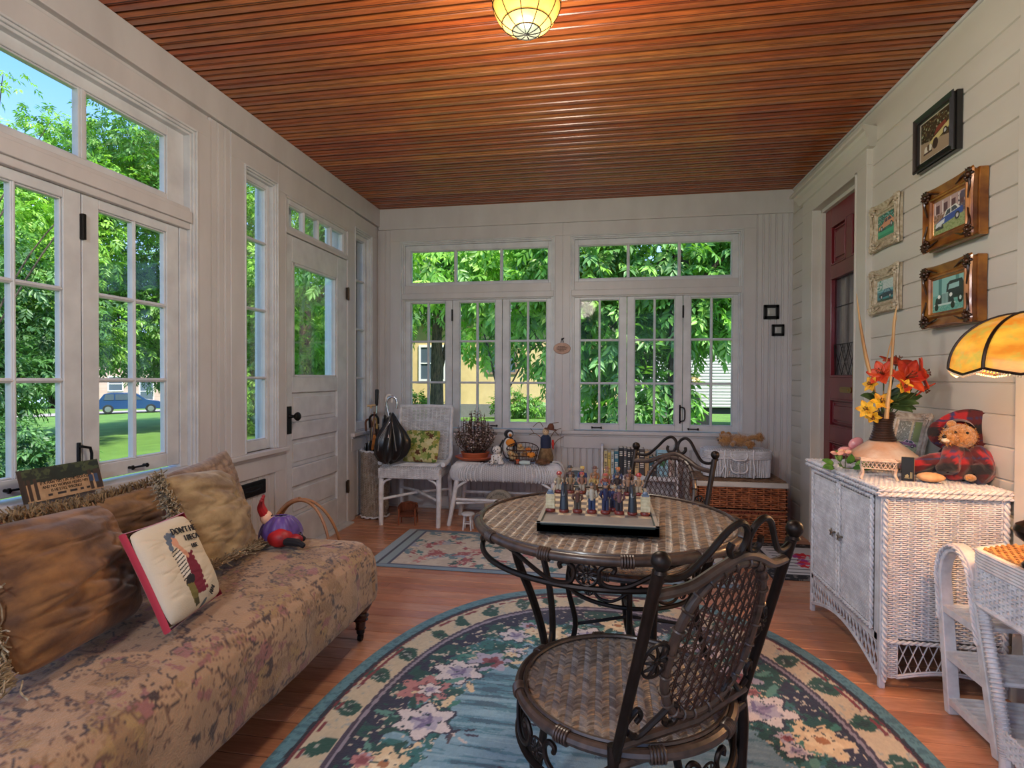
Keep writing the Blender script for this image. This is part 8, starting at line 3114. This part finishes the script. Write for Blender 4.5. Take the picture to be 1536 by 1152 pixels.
pth = smoothpath([hc + Vector((.01, .015, .01)), hc + Vector((.018, .035, .018)), hc + Vector((.024, .05, .024))], 5)
plaid_blob('hat_crown', rings_along(pth, list(np.interp(np.linspace(0, 1, len(pth)), [0, .6, .95, 1], [.052, .05, .03, .002]))), pbear)
b = B()
b.ball((-.10, -.085, .018), (.045, .026, .018), 14, 9, Matrix.Rotation(-.5, 4, 'Z'))
b.build('foot', M('tan_suede', S(214, 172, 126), .9, var=(S(190, 146, 100), 30, 2)), pbear)
b = B()
b.ball((.03, -.088, .02), (.02, .016, .014), 10, 7)
b.build('paw', BF, pbear)
bear_fur(pbear, [((hc.x, hc.y, hc.z), (.055, .049, .047)), ((hc.x - .046, hc.y - .026, hc.z - .006), (.029, .027, .022))], 420, .0055, M('honey_pile', S(202, 150, 84), .95, var=(S(150, 100, 50), 60, 2)), 9)
DX = 1.142
dk = thing('wicker_desk', 'white wicker desk with tan woven top and arched side shelves at the right picture edge', 'desk', (DX, 1.5, 0))
dz = .605
y_far, y_near = 1.955, 1.02
b = B()
outl = [(0, y_far - 1.5), (.115, y_far + .066 - 1.5), (.255, y_far + .066 - 1.5), (.255, y_near - 1.5), (0, y_near - 1.5)]
b.prism(outl, lambda u, v, d: (u, v, d), dz - .022, dz - .004)
b.build('top_board', WW, dk, smooth=0, bevel=.004)
b = B()
TANW = M('tan_woven_cane', S(196, 146, 88), .5, var=(S(150, 102, 56), 40, 2), coat=.15)
weave_panel(b, lambda u, v, d: (.012 + v, y_near + .02 - 1.5 + u + (min(v, .11) * .55), dz - .001 + d), y_far - y_near - .035, .235, .02, .0115, .0052, .003, .003)
b.build('woven_top', TANW, dk)
b = B()
for k in range(6):
 z = dz - .006 - k * .0092
 b.tube([(.115, y_far + .068 - 1.5, z), (.0, y_far - 1.5, z), (-.006, y_far - .03 - 1.5, z), (-.006, y_near - 1.5, z)], .0052, 6)
b.build('banding', WW, dk)
b = B()
weave_panel(b, lambda u, v, d: (-.002 - d, y_near - 1.5 + u, .435 + v), y_far - y_near - .012, .115, .018, .0095, .0042, .004, .004)
weave_panel(b, lambda u, v, d: (u * .87, y_far - 1.5 + u * .5 + d, .435 + v), .13, .115, .018, .0095, .0042, .004, .004)
b.build('woven_apron', WW, dk)
b = B()
b.tube([(-.002, y_near - 1.5, .432), (-.002, y_far - .03 - 1.5, .432), (.0, y_far - 1.5, .44)], .009, 8)
b.build('apron_roll', WW, dk)
def wrapped_leg(b, pts, r):
 P = smoothpath(pts, 8)
 b.tube(P, r, 10)
 n = 60
 for k in range(n):
  f = k / (n - 1) * (len(P) - 1.001)
  i = int(f)
  c = P[i].lerp(P[i + 1], f - i)
  d = (P[i + 1] - P[i]).normalized()
  _, A, Bq = frame_from(d)
  b.tube([c + A * ((r + .001) * math.cos(p)) + Bq * ((r + .001) * math.sin(p)) for p in np.linspace(0, 2 * PI, 11)[:-1]], .0034, 4, closed=True)
for (yy, sg) in ((y_far - .015, 1), (y_near + .05, -1)):
 for xx in (.008, .23):
  b = B()
  wrapped_leg(b, [(xx, yy - 1.5 + sg * .012, .50), (xx, yy - 1.5 - sg * .02, .38), (xx - .004, yy - 1.5 - sg * .085, .20), (xx - .01, yy - 1.5 - sg * .128, .06), (xx - .015, yy - 1.5 - sg * .14, .004)], .0145)
  b.build('leg', WW, dk)
b = B()
for k in range(-26, 30):
 for sg in (-1, 1):
  path = []
  for i in range(24):
   z = .10 + .335 * i / 23
   yq = y_near + .1 - 1.5 + k * .03 + sg * (z - .1) * .8
   if y_near - 1.5 + .05 < yq < y_far - 1.5 - .06:
    path.append((.235 + sg * .001, yq, z))
  if len(path) > 1:
   b.tube([path[0], path[-1]], .0034, 4)
b.build('lattice_back', WW, dk)
b = B()
b.box(.0, .23, y_near - 1.5 + .1, y_far - 1.5 - .15, .085, .10)
weave_panel(b, lambda u, v, d: (-.008 - d, y_near + .1 - 1.5 + u, .05 + v), y_far - y_near - .25, .07, .018, .0095, .0042, .004, .004)
b.build('low_shelf', WW, dk)
def sp_(u, z):
 """front face: u 0..1 across from near post to far post"""
 k = z / .45
 yn = 1.862 + .115 * min(k, 1) * (1 if True else 0)
 yf = 2.098 + .062 * min(k, 1)
 return yn + (yf - yn) * u
pts_o = []
b = B()
band = []
for z in np.linspace(0, .45, 10):
 band.append((sp_(1, z), z))
n = 22
yc, rad = (sp_(1, .45) + sp_(0, .45)) / 2, (sp_(1, .45) - sp_(0, .45)) / 2
for a in np.linspace(0, PI, n)[1:-1]:
 band.append((yc + rad * math.cos(a), .45 + .118 * math.sin(a)))
for z in np.linspace(.45, 0, 10):
 band.append((sp_(0, z), z))
rings = []
for i, (y, z) in enumerate(band):
 a, c = band[max(i - 1, 0)], band[min(i + 1, len(band) - 1)]
 d = Vector((c[0] - a[0], c[1] - a[1])).normalized()
 nrm = Vector((d.y, -d.x))
 w_ = .0145
 rings.append([(x, y + nrm.x * s * w_ - 2.0, max(z + nrm.y * s * w_, 0)) for x, s in ((-.008, -1), (-.008, 1), (.03, 1), (.03, -1))])
b.loft(rings)
sh = b.build('side_shelf', WW, dk, smooth=40, bevel=.003, loc=(.008, .5, 0))
b = B()
path = [(.245, y - 2.0, z) for y, z in band]
b.tube(path, .009, 8)
braid(b, [(-.012, y - 2.0 + .002, z + .004) for y, z in band[6:-6]], .0065)
b.build('rear_frame', WW, sh)
for z in (.345, .195, .045):
 ya, yb = sp_(0, z), sp_(1, z)
 b = B()
 b.box(-.006, .014, ya + .008 - 2.0, yb - .008 - 2.0, z - .012, z + .010)
 for k in range(9):
  f = (k + .5) / 9
  b.tube([(.004, ya + (yb - ya) * f - 2.0, z + .004), (.245, ya + (yb - ya) * f - 2.0, z + .004)], .0085, 7)
 b.build('shelf_board', WW, sh)
b = B()
top_z = lambda y: .45 + .118 * math.sqrt(max(0, 1 - ((y - yc) / rad) ** 2)) if abs(y - yc) < rad else 0
for k in range(-30, 34):
 for sg in (-1, 1):
  path = []
  for i in range(40):
   z = .03 + .54 * i / 39
   y = 1.86 + k * .021 + sg * (z - .03) * .8
   if sp_(0, z) + .005 < y < sp_(1, z) - .005 and (z < .45 or z < top_z(y)):
    path.append((.244 + sg * .0012, y - 2.0, z))
  if len(path) > 1:
   b.tube([path[0], path[-1]], .003, 4)
for z in np.linspace(.05, .55, 20):
 ya, yb = sp_(0, z), sp_(1, z)
 if z > .45:
  q = rad * math.sqrt(max(0, 1 - ((z - .45) / .118) ** 2))
  ya, yb = yc - q, yc + q
 b.tube([(.247, ya + .004 - 2.0, z), (.247, yb - .004 - 2.0, z)], .0022, 4)
b.build('lattice_back', WW, sh)
lx_, ly_ = 1.166, 1.735
lm = thing('table_lamp', 'amber slag glass lamp with beaded scalloped shade at the right picture edge', 'table lamp', (lx_, ly_, dz + .0075))
b = B()
z0 = .0
b.lathe([(.036, 0), (.037, .008), (.03, .018), (.025, .03), (.024, .05), (.032, .07), (.05, .085), (.056, .102), (.05, .118), (.03, .13), (.018, .14), (.014, .2), (.022, .24), (.014, .28), (.012, .50), (.018, .52)], seg=32)
b.build('base', M('bronze_lamp_base', S(46, 36, 30), .32, .8), lm)
AMB = None
t = NT('amber_slag_glass')
bs_ = t.bsdf()
c_ = t.mix(t.noise(t.coords((1, 1, 2.5)), 9, 4, .6, .35, .65), S(236, 176, 60), S(214, 128, 40))
c_ = t.mix(t.noise(t.coords((1.2, 1.2, 2)), 15, 3, .6, .5, .7), c_, S(190, 168, 70))
t.l(c_, bs_.inputs['Base Color'])
bs_.inputs['Roughness'].default_value = .15
bs_.inputs['Coat Weight'].default_value = .5
t.l(c_, bs_.inputs['Emission Color'])
bs_.inputs['Emission Strength'].default_value = .28
AMB = t.m
npan, zr, Rr = 8, .548, .200
NU, NV = npan * 24, 16
rot0 = math.radians(180 + 22)
P = np.zeros((NU, NV, 3))
for i in range(NU):
 a = 2 * PI * i / NU
 f = (a / (2 * PI) * npan) % 1
 for j in range(NV):
  s = j / (NV - 1)
  r = Rr * math.sin(PI / 2 * (1 - s * .86)) ** 1.05
  z = zr + .152 * math.sin(PI / 2 * s) ** 1.0
  flatk = math.cos(PI / npan) / math.cos((f - .5) * 2 * PI / npan)
  r *= .35 + .65 * flatk if s < .99 else 1
  z -= .017 * (1 - abs(2 * f - 1)) ** .8 * (1 - s) ** 3 * 1.0
  P[i, j] = (r * math.cos(a + rot0), r * math.sin(a + rot0), z)
np_mesh('glass_shade', P, None, AMB, lm, close_u=True)
b = B()
for k in range(npan):
 i = k * 24
 b.tube([tuple(P[i, j] * np.array([1.005, 1.005, 1.0])) for j in range(NV)], .0045, 6)
b.tube([tuple(P[i, 0]) for i in range(NU)], .004, 6, closed=True)
b.lathe([(.03, zr + .145), (.05, zr + .147), (.045, zr + .157), (.02, zr + .163), (.012, zr + .177), (.016, zr + .187), (.008, zr + .199), (.001, zr + .201)], seg=20)
b.build('lead_and_cap', M('dark_lead', S(50, 34, 26), .4, .7), lm)
b = B()
for i in range(0, NU):
 p = P[i, 0]
 b.ball((p[0], p[1], p[2] - .006), (.0032, .0032, .0035), 6, 4)
tag(b.build('bead_trim', M('pale_beads', S(224, 198, 160), .3), lm), kind='stuff')
b = B()
b.ball((0, 0, zr + .03), (.03, .03, .042), 16, 10)
b.build('bulb', M('lit_bulb', S(255, 224, 150), .4, emit=(S(255, 206, 120), 7)), lm)
li = bpy.data.lights.new('bulb_light', 'POINT')
li.energy = DLAMP
li.color = (1, .60, .30)
li.shadow_soft_size = .05
lo = bpy.data.objects.new('bulb_light', li)
COL.objects.link(lo)
lo.parent = lm
lo.location = (0, 0, zr - .03)
cam = bpy.data.cameras.new('camera')
cam.sensor_width = 36
cam.lens = 836.77 / 1536 * 36
cam.clip_start = .05
cam.clip_end = 400
co = bpy.data.objects.new('camera', cam)
COL.objects.link(co)
yaw, pit, rol = .16776, -.01094, .00328
F_ = Vector((-math.sin(yaw) * math.cos(pit), math.cos(yaw) * math.cos(pit), math.sin(pit)))
R_ = Vector((math.cos(yaw), math.sin(yaw), 0))
U_ = R_.cross(F_)
R2 = R_ * math.cos(rol) + U_ * math.sin(rol)
U2 = -R_ * math.sin(rol) + U_ * math.cos(rol)
mw = Matrix((R2, U2, -F_)).transposed().to_4x4()
mw.translation = (0, 0, 1.13)
co.matrix_world = mw
SC.camera = co
w = bpy.data.worlds.new('sky')
SC.world = w
w.use_nodes = True
nt = w.node_tree
nt.nodes.clear()
out = nt.nodes.new('ShaderNodeOutputWorld')
bg = nt.nodes.new('ShaderNodeBackground')
tc = nt.nodes.new('ShaderNodeTexCoord')
sp = nt.nodes.new('ShaderNodeSeparateXYZ')
nt.links.new(tc.outputs['Generated'], sp.inputs[0])
mr = nt.nodes.new('ShaderNodeMapRange')
mr.inputs['From Min'].default_value = 0
mr.inputs['From Max'].default_value = .8
nt.links.new(sp.outputs['Z'], mr.inputs['Value'])
cr = nt.nodes.new('ShaderNodeValToRGB')
el = cr.color_ramp.elements
el[0].position, el[0].color = 0, (*S(176, 202, 238), 1)
el[1].position, el[1].color = .55, (*S(92, 148, 226), 1)
nt.links.new(mr.outputs[0], cr.inputs[0])
mp = nt.nodes.new('ShaderNodeMapping')
mp.inputs['Scale'].default_value = (1, 1, 2.6)
nt.links.new(tc.outputs['Generated'], mp.inputs[0])
nz = nt.nodes.new('ShaderNodeTexNoise')
nz.inputs['Scale'].default_value = 2.2
nz.inputs['Detail'].default_value = 6
nt.links.new(mp.outputs[0], nz.inputs['Vector'])
m2 = nt.nodes.new('ShaderNodeMapRange')
m2.inputs['From Min'].default_value = .54
m2.inputs['From Max'].default_value = .7
nt.links.new(nz.outputs['Fac'], m2.inputs['Value'])
mx = nt.nodes.new('ShaderNodeMix')
mx.data_type = 'RGBA'
nt.links.new(m2.outputs[0], mx.inputs['Factor'])
nt.links.new(cr.outputs[0], mx.inputs['A'])
mx.inputs['B'].default_value = (.95, .96, .98, 1)
nt.links.new(mx.outputs['Result'], bg.inputs['Color'])
bg.inputs['Strength'].default_value = SKY
nt.links.new(bg.outputs[0], out.inputs[0])
sun = bpy.data.lights.new('sun', 'SUN')
sun.energy = SUN
sun.angle = math.radians(4)
sun.color = (1, .95, .86)
so = bpy.data.objects.new('sun', sun)
COL.objects.link(so)
so.rotation_euler = (Vector((-.55, .42, -.95))).to_track_quat('-Z', 'Y').to_euler()
SC.cycles.use_denoising = True
SC.cycles.max_bounces = 10
SC.cycles.diffuse_bounces = 6
SC.cycles.transparent_max_bounces = 24
SC.cycles.sample_clamp_indirect = 8
SC.cycles.caustics_reflective = False
SC.cycles.caustics_refractive = False
vs_ = SC.view_settings
vs_.view_transform = 'Standard'
vs_.look = 'None'
vs_.gamma = 1
vs_.use_curve_mapping = False
vs_.exposure = EXPO
